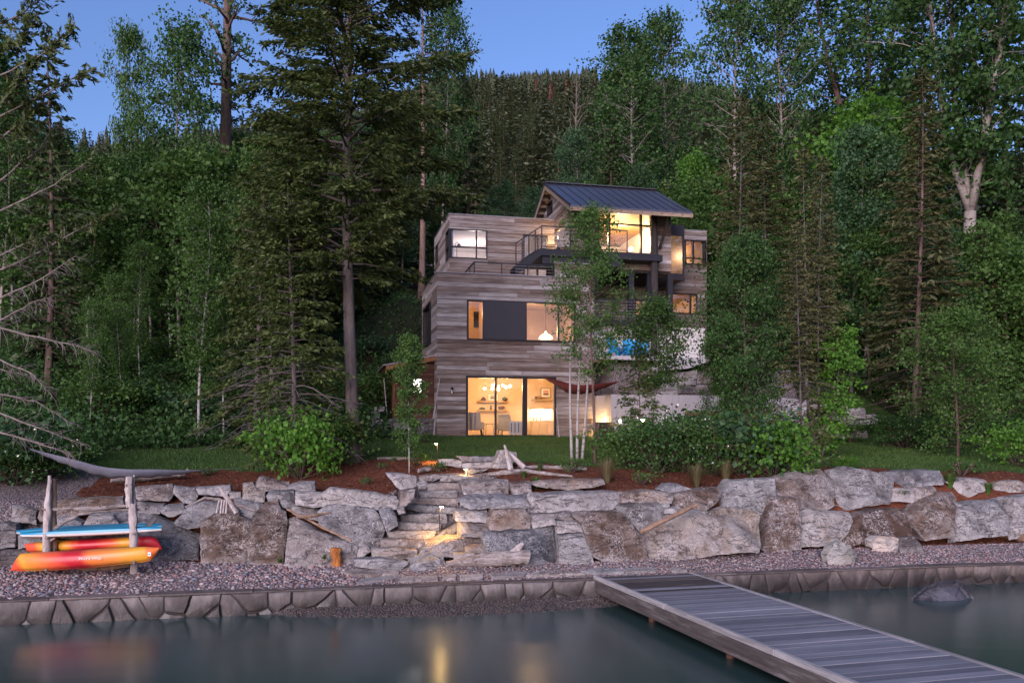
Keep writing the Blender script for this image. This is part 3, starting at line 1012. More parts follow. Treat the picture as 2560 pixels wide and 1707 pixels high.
wl_r = empty('boulder_wall', site(5.5, -16.2, .7), A, 'long boulder retaining wall right of the stone stairs, two tiers high', 'wall')
for c, m, dep, pts in [
    ('B', 'rock_brown', .9, [945,370, 980,340, 1365,350, 1372,467, 970,465, 950,400]),
    ('B', 'rock_brown', .95, [1372,365, 1550,355, 1560,440, 1400,467]),
    ('B', 'rock_tan', 1.1, [1555,372, 1640,345, 2180,338, 2192,375, 2100,402, 1860,422, 1640,395]),
    ('B', 'rock_blue', .35, [940,520, 1030,475, 1540,475, 1570,575, 1020,592, 940,545]),
    ('B', 'rock', .25, [1530,470, 2230,440, 2315,450, 2322,540, 2240,603, 1550,622, 1540,600, 1580,560]),
    ('B', 'rock_tan', .2, [900,610, 1180,600, 1200,640, 1185,702, 900,692]),
    ('B', 'rock_tan', .1, [1190,720, 1230,600, 1500,590, 1550,650, 1552,755, 1320,778, 1200,760]),
    ('B', 'rock_tan', .05, [1560,690, 1760,675, 1772,722, 1570,752]),
    ('B', 'rock_dark', .15, [1555,640, 1900,618, 1942,650, 1930,682, 1560,672]),
    ('B', 'rock_brown', .0, [1778,692, 1980,690, 2002,790, 1780,797]),
    ('B', 'rock_grey', -.1, [1790,803, 2030,800, 2060,890, 2100,1050, 1800,1085]),
    ('B', 'rock_blue', -.1, [1130,800, 1330,790, 1600,770, 1762,740, 1802,1080, 1530,1085, 1170,1010]),
    ('B', 'rock', .1, [940,712, 1190,708, 1215,740, 1210,790, 1110,832, 940,835]),
    ('B', 'rock_tan', -.05, [640,880, 850,845, 1130,830, 1137,895, 1000,930, 880,970, 690,945]),
    ('B', 'rock_brown', -.1, [980,912, 1150,900, 1162,962, 990,965]),
    ('B', 'rock', -.15, [880,972, 1162,962, 1162,1000, 1050,1020, 885,1035]),
    ('B', 'rock_dark', -.1, [700,955, 880,970, 875,1010, 720,990]),
    ('C', 'rock', -.12, [140,640, 300,620, 600,615, 640,650, 760,790, 820,850, 915,1095, 420,1105, 330,1060, 260,880, 220,720]),
    ('C', 'rock_grey', .1, [590,560, 760,535, 1000,545, 1020,580, 1000,690, 790,800, 700,720, 640,640, 570,600]),
    ('C', 'rock_tan', .3, [600,440, 900,412, 1100,430, 1125,450, 1100,532, 900,537, 610,527]),
    ('C', 'rock_brown', .3, [1120,450, 1200,425, 1590,387, 1590,440, 1550,520, 1450,600, 1180,600, 1110,560]),
    ('C', 'rock_blue', .6, [1020,415, 1100,345, 1190,350, 1335,405, 1250,425, 1050,425]),
    ('C', 'rock_grey', .3, [1590,480, 1690,310, 2110,290, 2137,470, 2080,560, 2030,650, 1900,620, 1590,620]),
    ('C', 'rock_tan', -.35, [830,870, 900,830, 1190,640, 1300,605, 1500,625, 1700,580, 1900,600, 2010,660, 2000,800, 2010,900, 1970,1005, 1560,1040, 1100,1100, 930,1085]),
    ('C', 'rock_brown', -.05, [2005,990, 2020,830, 2090,480, 2240,475, 2360,480, 2372,990, 2060,1010]),
    ('C', 'rock_grey', .15, [1020,590, 1140,572, 1152,620, 1060,645, 1020,640]),
    ('C', 'rock_grey', .2, [985,540, 1080,535, 1080,570, 1010,580]),
    ('C', 'rock_brown', .1, [990,650, 1160,630, 1150,700, 980,740]),
    ('D', 'rock_tan', -.05, [170,945, 205,640, 280,600, 370,625, 690,625, 712,680, 660,800, 550,930, 400,940]),
    ('D', 'rock_brown', .05, [550,920, 665,800, 700,730, 760,650, 960,595, 1200,590, 1240,650, 1270,760, 1340,905, 1000,910]),
    ('D', 'rock_brown', .0, [1250,640, 1450,500, 1610,425, 1720,440, 1732,490, 1700,760, 1680,870, 1390,900, 1290,780]),
    ('D', 'rock_grey', .0, [1722,530, 1980,520, 2220,490, 2242,510, 2228,850, 1860,875, 1685,860]),
    ('D', 'rock', .0, [2260,480, 2420,455, 2460,870, 2258,860]),
    ('D', 'rock_grey', .42, [500,300, 520,220, 640,185, 800,200, 1000,250, 1082,290, 1075,380, 1050,540, 690,580, 540,565, 500,480]),
    ('D', 'rock', .4, [-40,290, 170,235, 300,260, 400,210, 500,280, 500,560, 400,620, 180,640, 150,480, -20,470, -120,440]),
    ('D', 'rock_blue', .5, [1060,235, 1270,215, 1530,212, 1577,300, 1570,352, 1260,382, 1090,342]),
    ('D', 'rock_tan', .4, [1075,387, 1290,387, 1292,530, 1060,510]),
    ('D', 'rock_tan', .4, [1297,382, 1520,365, 1532,440, 1490,485, 1300,515]),
    ('D', 'rock_tan', .55, [1590,320, 1820,290, 2010,300, 2012,400, 1830,465, 1740,430, 1650,350]),
    ('D', 'rock_tan', .6, [2020,340, 2100,320, 2420,305, 2420,420, 2240,432, 2080,402]),
]:
    wall_rock(wl_r, c, pts, m, dep, thick=.75 if m != 'rock_dark' else .5)

# ------------------------------------------------------------------ stone stairs
stairs = empty('stone_stairs', site(-2.6, -14.6, .9), A, 'flight of rough flagstone steps climbing between the boulder walls', 'stairs')
def step_rock(crop, pts, mat, dz=0.0, **kw):
    _seed[0] += 1
    pix = cpx(crop, pts)
    xc = sum(p[0] for p in pix) / len(pix); yc = sum(p[1] for p in pix) / len(pix)
    Y = 15.0
    while Y < 30:
        p = P(xc, yc, Y); t, s = to_site(p.x, p.y)
        if p.z < .60 + (s + 16.5) / 2.45 + .16 + dz: break
        Y += .02
    return rock_solid('step', pix, P(xc, yc, Y), .05, .62, M[mat], stairs, rough=.02, bulge=.025, step=.11, seed=_seed[0], **kw)
for pts, m in [
    ([10,1040, 250,1022, 485,1058, 490,1072, 400,1135, 15,1098], 'rock_blue'),
    ([170,945, 400,932, 570,955, 548,1032, 175,1022], 'rock_tan'),
    ([250,865, 450,852, 650,870, 642,947, 250,937], 'rock_tan'),
    ([300,790, 560,782, 740,790, 690,862, 320,847], 'rock_tan'),
    ([398,718, 600,716, 770,725, 768,787, 405,772], 'rock_tan'),
    ([425,650, 600,640, 815,635, 827,717, 428,707], 'rock'),
    ([465,562, 600,560, 768,578, 762,637, 480,602], 'rock_blue'),
    ([760,575, 908,588, 898,637, 768,637], 'rock'),
    ([505,502, 700,500, 918,510, 918,567, 498,547], 'rock_tan'),
    ([590,455, 700,440, 920,438, 922,507, 600,492], 'rock_tan'),
    ([650,385, 800,372, 955,370, 965,437, 660,442], 'rock_tan'),
    ([765,308, 880,300, 1122,323, 965,362, 768,357], 'rock_tan'),
    ([590,310, 755,298, 762,330, 700,357, 590,347], 'rock_brown'),
    ([565,380, 620,350, 652,360, 642,422, 580,427], 'rock_tan'),
    ([700,842, 830,760, 955,690, 950,750, 930,835, 760,842], 'rock_dark'),
    ([560,1010, 620,930, 692,930, 697,962, 600,1015], 'rock_dark'),
]:
    step_rock('B', pts, m)
top_st = empty('garden_steps', site(-.6, -11.2, 2.5), A, 'short pale stone steps from the mulch bed up onto the lawn', 'stairs')
for pts, m, nm in [
    ([755,170, 880,162, 950,180, 945,242, 755,205], 'rock_tan', 'step'),
    ([900,135, 1045,142, 1045,190, 950,195, 940,165], 'rock_tan', 'step'),
    ([1045,142, 1250,142, 1250,190, 1047,190], 'rock_blue', 'step'),
    ([955,200, 1220,192, 1220,245, 957,245], 'rock_tan', 'step'),
    ([975,250, 1180,250, 1100,285, 1130,270, 985,300], 'rock_grey', 'step'),
    ([1215,240, 1285,85, 1340,85, 1270,248], 'rock_tan', 'stone'),
    ([1270,248, 1342,88, 1425,105, 1430,150, 1360,245], 'rock_grey', 'stone'),
]:
    _seed[0] += 1
    pix = cpx('B', pts)
    yb = max(p[1] for p in pix); xc = sum(p[0] for p in pix) / len(pix)
    pb = on_ground(xc, yb)
    rock_solid(nm, pix, pb, .06, .5, M[m], top_st, rough=.015, bulge=.02, step=.12, seed=_seed[0])

# ------------------------------------------------------------------ loose stones and flagstones on the beach
def ground_rock(crop, pts, mat, label, thick=.5, name='boulder', cat='boulder', lean=.3, **kw):
    _seed[0] += 1
    pix = cpx(crop, pts)
    yb = max(p[1] for p in pix); xb = sum(p[0] for p in pix) / len(pix)
    pb = on_ground(xb, yb, 12)
    o = rock_solid(name, pix, pb, lean, thick, M[mat], None, seed=_seed[0], **kw)
    return tag(o, label, cat)
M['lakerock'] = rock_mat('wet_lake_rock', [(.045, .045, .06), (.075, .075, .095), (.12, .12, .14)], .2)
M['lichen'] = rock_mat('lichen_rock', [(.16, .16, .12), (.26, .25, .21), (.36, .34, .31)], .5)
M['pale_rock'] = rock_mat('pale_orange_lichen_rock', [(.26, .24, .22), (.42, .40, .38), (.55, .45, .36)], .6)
ground_rock('D', [460,1050, 500,970, 600,915, 700,950, 755,1030, 735,1110, 600,1165, 480,1120], 'lichen', 'round grey boulder with yellow green lichen on the gravel beach', bulge=.16, lean=.5)
ground_rock('D', [905,900, 950,870, 1100,865, 1190,900, 1150,1035, 1000,1025, 910,985], 'pale_rock', 'pale boulder with orange blotches beside a dark brown stone', bulge=.14, lean=.4)
ground_rock('D', [1190,900, 1330,880, 1400,950, 1430,1045, 1250,1035, 1180,1005], 'rock_dark', 'dark brown boulder touching the pale blotched one', bulge=.14, lean=.5)
ground_rock('B', [475,1100, 510,1030, 700,970, 800,1000, 812,1080, 700,1135, 620,1155, 490,1145], 'rock_blue', 'smooth blue grey boulder at the foot of the stone stairs', bulge=.16, lean=.6)
o = rock_solid('lake_boulder', [(2292, 1496), (2322, 1472), (2364, 1455), (2398, 1451), (2418, 1461), (2440, 1492), (2446, 1540), (2284, 1540)],
               P(2360, 1500, 18.0), .7, .22, M['lakerock'], None, seed=77, bulge=.2, rough=.05)
tag(o, 'wet blue grey boulder standing out of the lake', 'boulder')

def flag(crop, pts, mat, label):
    pix = cpx(crop, pts)
    P3 = [on_ground(x, y, 12) for x, y in pix]
    z = max(p.z for p in P3)
    b = MB()
    top = [Vector((p.x, p.y, z * .35 + p.z * .65 + .035)) for p in P3]
    b.prism(top, (0, 0, -.09))
    o = b.build('flagstone', M[mat], flags, bevel=.012, origin=None)
    return o
flags = empty('flagstone_path', (0, 0, 0), 0, 'flat brown and slate flagstones laid in the gravel along the lake wall', 'path')
for c, m, pts in [
    ('A', 'rock_brown', [1365,1150, 1500,1115, 1905,1148, 1905,1172, 1700,1190, 1450,1185]),
    ('A', 'rock_grey', [1500,1252, 1620,1200, 1880,1180, 1900,1190, 1800,1222, 1520,1258]),
    ('B', 'rock_brown', [420,1190, 740,1180, 747,1222, 420,1236]),
    ('B', 'rock_brown', [780,1167, 905,1172, 900,1214, 780,1218]),
    ('B', 'rock_brown', [930,1177, 1130,1165, 1135,1197, 935,1217]),
    ('B', 'rock_dark', [1180,1167, 1530,1142, 1485,1190, 1220,1205]),
    ('B', 'rock_brown', [1500,1190, 1640,1132, 1850,1137, 2030,1170, 1800,1182]),
    ('C', 'rock_blue', [200,1222, 400,1180, 590,1190, 640,1238, 300,1248]),
    ('C', 'rock_dark', [600,1190, 900,1175, 950,1222, 650,1240]),
    ('C', 'rock_dark', [1060,1182, 1150,1180, 1250,1222, 1100,1225]),
]:
    flag(c, pts, m, '')

# ------------------------------------------------------------------ dock
DK = empty('dock', (1.752, 18.16, .53), math.atan2(.273, .962), 'long weathered grey plank dock reaching from the lake wall over the water', 'dock')
DKS = [(0.0, (.105, .108, .13)), (.45, (.16, .165, .195)), (1.0, (.235, .24, .275))]
dk_rot = -math.atan2(.273, .962)
M['dockwood'] = wood_mat('weathered_dock_boards', DKS, dk_rot, (.5, 5.0, 9.0), .5, grain=.22)
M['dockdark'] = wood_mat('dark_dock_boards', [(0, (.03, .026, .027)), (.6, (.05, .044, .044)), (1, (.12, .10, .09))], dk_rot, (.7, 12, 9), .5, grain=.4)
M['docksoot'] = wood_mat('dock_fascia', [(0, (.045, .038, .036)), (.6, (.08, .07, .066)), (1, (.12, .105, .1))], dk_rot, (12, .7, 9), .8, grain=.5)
M['rail_edge'] = wood_mat('pale_edge_rail', [(0, (.17, .165, .165)), (.6, (.27, .26, .26)), (1, (.36, .35, .35))], dk_rot, (12, .7, 12), .7, grain=.5)
rr = random.Random(11)
DW, PITCH = 2.19, .19
unit = MB(); unit.box(-.5, .5, -.5, .5, -1, 0)
pl_me = None
y = 0.05; i = 0
while y < 13.4:
    if pl_me is None:
        ob = unit.build('plank', M['dockdark'], DK); pl_me = ob.data
        pl_me2 = pl_me.copy(); pl_me2.materials[0] = M['dockwood']
    else:
        ob = link(bpy.data.objects.new('plank', pl_me), DK)
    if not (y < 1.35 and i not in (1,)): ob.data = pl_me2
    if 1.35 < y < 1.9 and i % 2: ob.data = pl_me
    ob.location = (DW / 2 + rr.uniform(-.006, .006), -(y + PITCH / 2), rr.uniform(-.006, .004))
    ob.scale = (DW - .06 + rr.uniform(-.012, .012), PITCH - .016 - rr.uniform(0, .006), .038)
    ob.rotation_euler = (rr.uniform(-.006, .006), 0, rr.uniform(-.002, .002))
    y += PITCH; i += 1
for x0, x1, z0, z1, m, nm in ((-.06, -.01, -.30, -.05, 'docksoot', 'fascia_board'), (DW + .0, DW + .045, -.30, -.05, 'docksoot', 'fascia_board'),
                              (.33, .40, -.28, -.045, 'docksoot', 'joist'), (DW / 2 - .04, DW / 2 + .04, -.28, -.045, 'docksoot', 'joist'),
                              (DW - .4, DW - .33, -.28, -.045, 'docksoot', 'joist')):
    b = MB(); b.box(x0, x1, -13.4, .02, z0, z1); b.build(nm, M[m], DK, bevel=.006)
for k in range(4):
    b = MB(); b.box(-.055, .03, -3.36 * (k + 1) + .01, -3.36 * k, -.048, .045); b.build('edge_rail', M['rail_edge'], DK, bevel=.012)
    b = MB(); b.box(DW - .03, DW + .06, -3.36 * (k + 1) + .01, -3.36 * k, -.048, .014); b.build('edge_rail', M['rail_edge'], DK, bevel=.008)
M['rust'] = simple_mat('rusty_steel', (.10, .045, .03), .7, .3, .4, 12, .3)
for yy in (2.3, 5.1, 8.2, 11.3):
    for xx in (.22, DW - .22):
        b = MB(); b.tube([(xx, -yy, -2.5), (xx, -yy, -.3)], .065, 10); b.build('pile', M['rust'], DK, smooth=True)
        b = MB(); b.box(xx - .1, xx + .1, -yy - .08, -yy + .08, -.33, -.285); b.build('pile_bracket', M['rust'], DK)

# ------------------------------------------------------------------ the house
HZ = 3.5
house = empty('lake_house', site(0, 0, HZ), A, 'stepped lake house clad in weathered grey boards with lit windows and metal gable roof', 'house')
def L(t, s, z): return Vector((t, s, z - HZ))

M['plank'] = wood_mat('weathered_barn_boards', [(0.0, (.075, .052, .042)), (.25, (.185, .138, .118)), (.5, (.26, .222, .205)), (.75, (.36, .33, .32)), (1.0, (.52, .49, .48))],
                      -A, (.55, 9, 15), .85, grain=.6, bump=.3)
M['backing'] = simple_mat('dark_sheathing', (.03, .024, .021), .9)
M['roofmetal'] = simple_mat('dark_standing_seam_metal', (.12, .115, .135), .38, .75, .1, 2, .02)
M['soffit'] = wood_mat('roof_timber', [(0, (.20, .15, .11)), (1, (.32, .25, .19))], -A, (1, 9, 9), .8, grain=.3)
M['cap'] = simple_mat('metal_cap', (.30, .29, .31), .5, .5, .1, 3, .02)
M['inwall'] = simple_mat('warm_interior_wall', (.62, .47, .33), .8, 0, .05, 2, .02)
M['inwhite'] = simple_mat('white_interior_wall', (.72, .68, .66), .8, 0, .04, 2, .02)
M['infloor'] = simple_mat('interior_floor', (.34, .24, .15), .5, 0, .2, 3, .05)
M['inwood'] = wood_mat('interior_timber', [(0, (.34, .21, .10)), (1, (.50, .34, .18))], -A, (1, 9, 9), .6, grain=.2)
M['char'] = bark_mat('charred_log', (.018, .016, .017), (.05, .045, .044), 7, .2)
M['panel'] = simple_mat('dark_sliding_panel', (.030, .028, .036), .5, .25, .2, 2, .02)

def glass_mat(name, tint=(.97, .98, 1.0), refl=1.0, base=.02):
    m, nt, out = new_mat(name); g = G(nt)
    fr = g.n('ShaderNodeFresnel'); fr.inputs['IOR'].default_value = 1.48
    tr = g.n('ShaderNodeBsdfTransparent'); tr.inputs['Color'].default_value = (*tint, 1)
    gl = g.n('ShaderNodeBsdfGlossy'); gl.inputs['Roughness'].default_value = .02
    mx = g.n('ShaderNodeMixShader')
    g.l(g.math('ADD', g.math('MULTIPLY', fr.outputs[0], refl), base), mx.inputs[0])
    g.l(tr.outputs[0], mx.inputs[1]); g.l(gl.outputs[0], mx.inputs[2]); g.l(mx.outputs[0], out.inputs[0])
    return m
M['glass'] = glass_mat('window_glass', refl=1.2, base=.03)

PLANKS = []                                  # (plane, const, a0, a1, z0, z1)
def cells(a0, a1, z0, z1, holes):
    """rectangle minus holes, as strips of rectangles"""
    zs = sorted({z0, z1} | {min(max(h[2], z0), z1) for h in holes} | {min(max(h[3], z0), z1) for h in holes})
    out = []
    for p, q in zip(zs[:-1], zs[1:]):
        if q - p < 1e-4: continue
        m = (p + q) / 2
        iv = [(a0, a1)]
        for h in holes:
            if h[2] < m < h[3]:
                nv = []
                for u, v in iv:
                    if h[1] <= u or h[0] >= v: nv.append((u, v)); continue
                    if h[0] > u: nv.append((u, h[0]))
                    if h[1] < v: nv.append((h[1], v))
                iv = nv
        out += [(u, v, p, q) for u, v in iv if v - u > .01]
    return out

def fp(plane, const, a, d, z):               # point on a face, d metres proud of it
    return L(a, const - d, z) if plane == 's' else (L(const - d, a, z) if plane == 't' else L(const + d, a, z))

def face_box(mb, plane, const, a0, a1, d0, d1, z0, z1):
    V = [fp(plane, const, a, d, z) for z in (z0, z1) for d in (d0, d1) for a in (a0, a1)]
    mb.add(V, [(0, 2, 3, 1), (4, 5, 7, 6), (0, 1, 5, 4), (2, 6, 7, 3), (0, 4, 6, 2), (1, 3, 7, 5)])

prr = random.Random(21)
BP = .178
def facade(plane, const, a0, a1, z0, z1, holes=(), thick=.16, clip=None, trim=(0, 0)):
    wb = MB()
    for (u, v, p, q) in cells(a0, a1, z0, z1, holes):
        if clip:
            n = 12
            for i in range(n):
                uu, vv = u + (v - u) * i / n, u + (v - u) * (i + 1) / n
                qt = min(q, clip(uu), clip(vv))
                if qt > p + .02: face_box(wb, plane, const, uu, vv, -thick, 0, p, qt)
        else:
            face_box(wb, plane, const, u, v, -thick, 0, p, q)
    wb.build('wall', M['backing'], house)
    r = 0
    z = z0
    while z < z1 - .03:
        zt = min(z + BP, z1)
        for (u, v, p, q) in cells(a0 - trim[0], a1 + trim[1], z, zt, holes):
            if clip:                          # boards cut to the gable
                m = (p + q) / 2 + .05
                aa = [u + (v - u) * i / 60 for i in range(61) if clip(u + (v - u) * i / 60) > m + .06]
                if len(aa) < 2: continue
                u, v = aa[0], aa[-1]
            x = u
            while x < v - 1e-4:
                e = x + prr.uniform(1.4, 4.6)
                if v - e < .7: e = v
                PLANKS.append((plane, const, x, min(e, v), p, q)); x = e
        z = zt

def window(plane, const, a0, a1, z0, z1, vm=(), hm=(), fw=.06, proud=.05, deep=.10, panes=True, name='window', label=None, skip=()):
    """frame with glazing bars; every pane is a sub-part. vm: [(pos, width)], hm: [(pos, width, u0, u1)]"""
    b = MB()
    face_box(b, plane, const, a0, a1, -deep, proud, z0, z0 + fw)
    face_box(b, plane, const, a0, a1, -deep, proud, z1 - fw, z1)
    face_box(b, plane, const, a0, a0 + fw, -deep, proud, z0 + fw, z1 - fw)
    face_box(b, plane, const, a1 - fw, a1, -deep, proud, z0 + fw, z1 - fw)
    xs = [a0 + fw]
    for p, w in vm:
        face_box(b, plane, const, p - w / 2, p + w / 2, -deep, proud - .012, z0 + fw, z1 - fw)
        xs += [p - w / 2, p + w / 2]
    xs.append(a1 - fw)
    for h in hm:
        p, w = h[0], h[1]
        for i in range(0, len(xs), 2):
            face_box(b, plane, const, xs[i], xs[i + 1], -deep, proud - .02, p - w / 2, p + w / 2)
    f = b.build(name, M['frame'], house)
    if label: f['label'] = label
    if panes:
        zs = [z0 + fw] + [v for h in hm for v in (h[0] - h[1] / 2, h[0] + h[1] / 2)] + [z1 - fw]
        for i in range(0, len(xs), 2):
            if i // 2 in skip: continue
            for j in range(0, len(zs), 2):
                g = MB(); face_box(g, plane, const, xs[i], xs[i + 1], -.04, -.03, zs[j], zs[j + 1])
                g.build('pane', M['glass'], f)
    return f

def room(t0, t1, s0, s1, z0, z1, wallm, floorm='infloor', ceilm=None, front=None):
    for nm, m, args in (('interior_floor', floorm, (t0, t1, s0, s1, z0 - .06, z0)), ('interior_ceiling', ceilm or wallm, (t0, t1, s0, s1, z1, z1 + .06)),
                        ('interior_wall', wallm, (t0, t1, s1, s1 + .06, z0, z1)), ('interior_wall', wallm, (t0 - .06, t0, s0, s1, z0, z1)),
                        ('interior_wall', wallm, (t1, t1 + .06, s0, s1, z0, z1))):
        b = MB(); b.box(*args[:4], args[4] - HZ, args[5] - HZ); b.build(nm, M[m], house)

def lamp(kind, loc, energy, col=(1.0, .62, .30), size=.08, parent=None, name='lamp_light'):
    d = bpy.data.lights.new(name, 'POINT'); d.energy = energy; d.color = col; d.shadow_soft_size = size
    o = bpy.data.objects.new(name, d); o.location = loc
    return link(o, parent)

def W2(t, s, z): return site(t, s, z)

# ---- pixel-measured faces
def R2(c, const, x0, y0, x1, y1, plane='s'):  # pixel rectangle of a crop -> (a0, a1, z0, z1)
    (p, q), (r, w) = cpx(c, [x0, y0])[0], cpx(c, [x1, y1])[0]
    f = on_wall if plane == 's' else on_side
    a = f(p, (q + w) / 2, const)[0]; b = f(r, (q + w) / 2, const)[0]
    zm = f((p + r) / 2, q, const)[1], f((p + r) / 2, w, const)[1]
    return (min(a, b), max(a, b), min(zm), max(zm))
CR['F'] = (900, 700, 2.94); CR['G'] = (1000, 420, 2.94); CR['N'] = (1480, 500, 4.9); CR['Q'] = (1260, 540, 8.7125); CR['I'] = (1150, 930, 9.224)

w_mid = R2('F', 0, 785, 158, 1580, 452)
w_door = R2('F', 0, 778, 708, 1440, 1144)
w_door = (w_door[0], w_door[1], 3.52, w_door[3])
TOP1, TOPX = 10.18, 10.78
BW = 6.62
hol = [w_mid, w_door]
facade('s', 0.0, 0.0, BW, HZ - .1, TOP1, hol, trim=(.02, 0))
t_step = R2('G', 0, 1135, 700, 1200, 760)[0]
facade('s', 0.0, t_step, BW, TOP1, TOPX)
w_side = R2('F', 0, 478, 190, 527, 483, 't')
facade('t', 0.0, 0.0, 5.07, HZ - .1, TOP1, [w_side], trim=(0, 0))
# the rest of the lower block: right side, back, terrace floor
b = MB(); b.box(BW - .16, BW, .0, 5.07, -.1, TOP1 - HZ); b.box(0, BW, 4.95, 5.07, -.1, TOP1 - HZ); b.build('wall', M['backing'], house)
for i in range(37):
    PLANKS.append(('r', BW, .0, 2.5, HZ - .1 + i * BP, HZ - .1 + (i + 1) * BP))
b = MB(); b.box(.16, BW - .16, .16, 5.0, 9.60 - HZ, 9.72 - HZ); b.build('terrace_floor', M['cap'], house)
b = MB()
b.box(-.05, t_step, -.05, .18, TOP1 - HZ + .002, TOP1 - HZ + .03); b.box(-.05, .18, .18, 5.1, TOP1 - HZ + .002, TOP1 - HZ + .03)
b.box(t_step, BW + .03, -.05, .18, TOPX - HZ + .002, TOPX - HZ + .03)
b.build('parapet_cap', M['cap'], house)

# middle window: narrow pane, sliding panel, two panes
xa = [R2('F', 0, v, 300, v + 1, 301)[0] for v in (905, 1220, 1457)]
window('s', 0.0, *w_mid, vm=[(xa[0], .05), (xa[1], .05), (xa[2], .08)], fw=.07, proud=.06, skip=(1,), label='long middle window with a dark sliding panel')
b = MB(); face_box(b, 's', 0.0, xa[0] + .02, xa[1] - .02, .0, .085, w_mid[2] + .06, w_mid[3] - .05)
b.build('sliding_panel', M['panel'], house, bevel=.008)
xd = [R2('F', 0, v, 900, v + 1, 901)[0] for v in (997, 1211)]
window('s', 0.0, *w_door, vm=[(xd[0], .075), (xd[1], .20)], fw=.085, proud=.05, name='glass_door', label='wide black framed glass door to the lawn')
b = MB(); face_box(b, 's', 0.0, xd[0] - .055, xd[0] - .03, .045, .075, 4.35, 4.65); b.build('door_handle', M['steel'], house)
window('t', 0.0, *w_side, fw=.07, proud=.10, label='narrow window in the left side wall')
# rooms of the lower block
room(.22, 6.36, .17, 4.3, 3.56, 6.45, 'inwall')
room(.22, 6.36, .17, 4.3, 6.72, 9.45, 'inwall')

# ---- upper block
UT0, US0, UD = 1.02, 3.5, 4.95
TOP2 = 13.48
UT1 = 5.92
w_cor = R2('G', US0, 366, 452, 640, 668)
w_cor = (UT0 - .02, w_cor[1], w_cor[2], w_cor[3])
ws = R2('G', UT0, 325, 455, 362, 690, 't')
w_cs = (US0 - .02, US0 + .9, w_cor[2], w_cor[3])
w_up = R2('G', US0, 905, 490, 1030, 770)
w_up = (w_up[0], w_up[1] + .35, 9.75, w_up[3])
w_sm = R2('G', UT0, 267, 570, 283, 697, 't')
facade('s', US0, UT0, UT1, 9.7, TOP2, [w_cor, w_up])
facade('t', UT0, US0, US0 + UD, 9.3, TOP2, [w_cs, w_sm])
b = MB(); b.box(UT0, UT1 + 1.5, US0 + UD - .16, US0 + UD, 9.3 - HZ, TOP2 - HZ); b.build('wall', M['backing'], house)
b = MB(); b.box(UT0 + .16, UT1 + .4, US0 + .16, US0 + UD - .16, TOP2 - .5 - HZ, TOP2 - .35 - HZ); b.build('flat_roof', M['cap'], house)
b = MB(); b.box(UT0 - .05, UT1, US0 - .05, US0 + .16, TOP2 - HZ + .002, TOP2 - HZ + .03); b.box(UT0 - .05, UT0 + .16, US0 + .16, US0 + UD, TOP2 - HZ + .002, TOP2 - HZ + .03)
b.build('parapet_cap', M['cap'], house)
xm = R2('G', US0, 562, 500, 563, 501)[0]; zmid = R2('G', US0, 450, 580, 460, 581)[2]
window('s', US0, *w_cor, vm=[(xm, .055)], hm=[(zmid, .055)], fw=.05, label='corner window of the top storey')
window('t', UT0, *w_cs, hm=[(zmid, .055)], fw=.05)
window('t', UT0, *w_sm, fw=.05)
window('s', US0, *w_up, vm=[((w_up[0] + w_up[1]) / 2 + .1, .08)], fw=.06, name='terrace_door')
room(UT0 + .2, UT1 - .05, US0 + .17, US0 + UD - .2, 9.72, TOP2 - .62, 'inwhite', 'infloor')

# ---- gabled volume
GT0, GT1, GS0, GS1 = 5.9, 10.66, 1.3, 7.6
RS, RZ, PITCHR = 3.79, 15.24, .5           # ridge
ER0, ER1, ET0, ET1 = -.42, 8.0, 5.48, 10.92
zroof = lambda s: RZ - PITCHR * abs(s - RS) - .16
w_big = R2('N', GS0, 75, 165, 728, 660)
w_big = (w_big[0] - .02, w_big[1], w_big[2], w_big[3] + .06)
facade('s', GS0, GT0, GT1, 10.89, zroof(GS0), [w_big])
w_gab = R2('G', GT0, 1090, 250, 1125, 342, 't')
facade('t', GT0, GS0, GS1, 10.89, RZ - .2, [w_gab], clip=zroof)
b = MB(); b.box(GT1 - .16, GT1, GS0, GS1, 10.89 - HZ, zroof(GS0) - HZ); b.box(GT0, GT1, GS1 - .16, GS1, 9.5 - HZ, zroof(GS1) - HZ)
b.box(GT0 + .1, GT1 - .1, GS0 + .05, GS1, 10.80 - HZ, 10.885 - HZ); b.build('wall', M['backing'], house)
x_m = [R2('N', GS0, v, 300, v + 1, 301)[0] for v in (208, 598)]
z_m = R2('N', GS0, 400, 302, 401, 303)[2]
window('s', GS0, *w_big, vm=[(x_m[0], .08), (x_m[1], .08)], hm=[(z_m, .07)], fw=.06, proud=.07, label='tall living room window under the eave')
window('t', GT0, *w_gab, fw=.06, proud=.06, label='small square window in the gable')
# roof slopes, seams, fascias, rafters
rf = MB()
for sgn, e in ((-1, ER0), (1, ER1)):
    ze = RZ - PITCHR * abs(e - RS)
    a = [L(ET0, RS, RZ), L(ET1, RS, RZ), L(ET1, e, ze), L(ET0, e, ze)]
    rf.prism(a, Vector((0, 0, -.09)))
roof = rf.build('roof', M['roofmetal'], house)
t = ET0 + .02
while t < ET1 + .01:
    sm = MB()
    for e in (ER0 - .01, ER1):
        ze = RZ - PITCHR * abs(e - RS)
        sm.bar(L(t, RS, RZ + .018), L(t, e, ze + .018), .028, .045, up=Vector((1, 0, 0)))
    sm.build('seam', M['roofmetal'], roof)
    t += .43
b = MB(); b.bar(L(ET0 - .02, RS, RZ + .03), L(ET1 + .02, RS, RZ + .03), .26, .035); b.build('ridge_cap', M['roofmetal'], roof)
for e in (ER0, ER1):
    ze = RZ - PITCHR * abs(e - RS)
    b = MB(); b.box(ET0, ET1, min(e, e + .04) - (.02 if e < 0 else 0), max(e, e + .04) - (.02 if e < 0 else 0), ze - .24 - HZ, ze - .095 - HZ)
    b.build('fascia', M['soffit'], house)
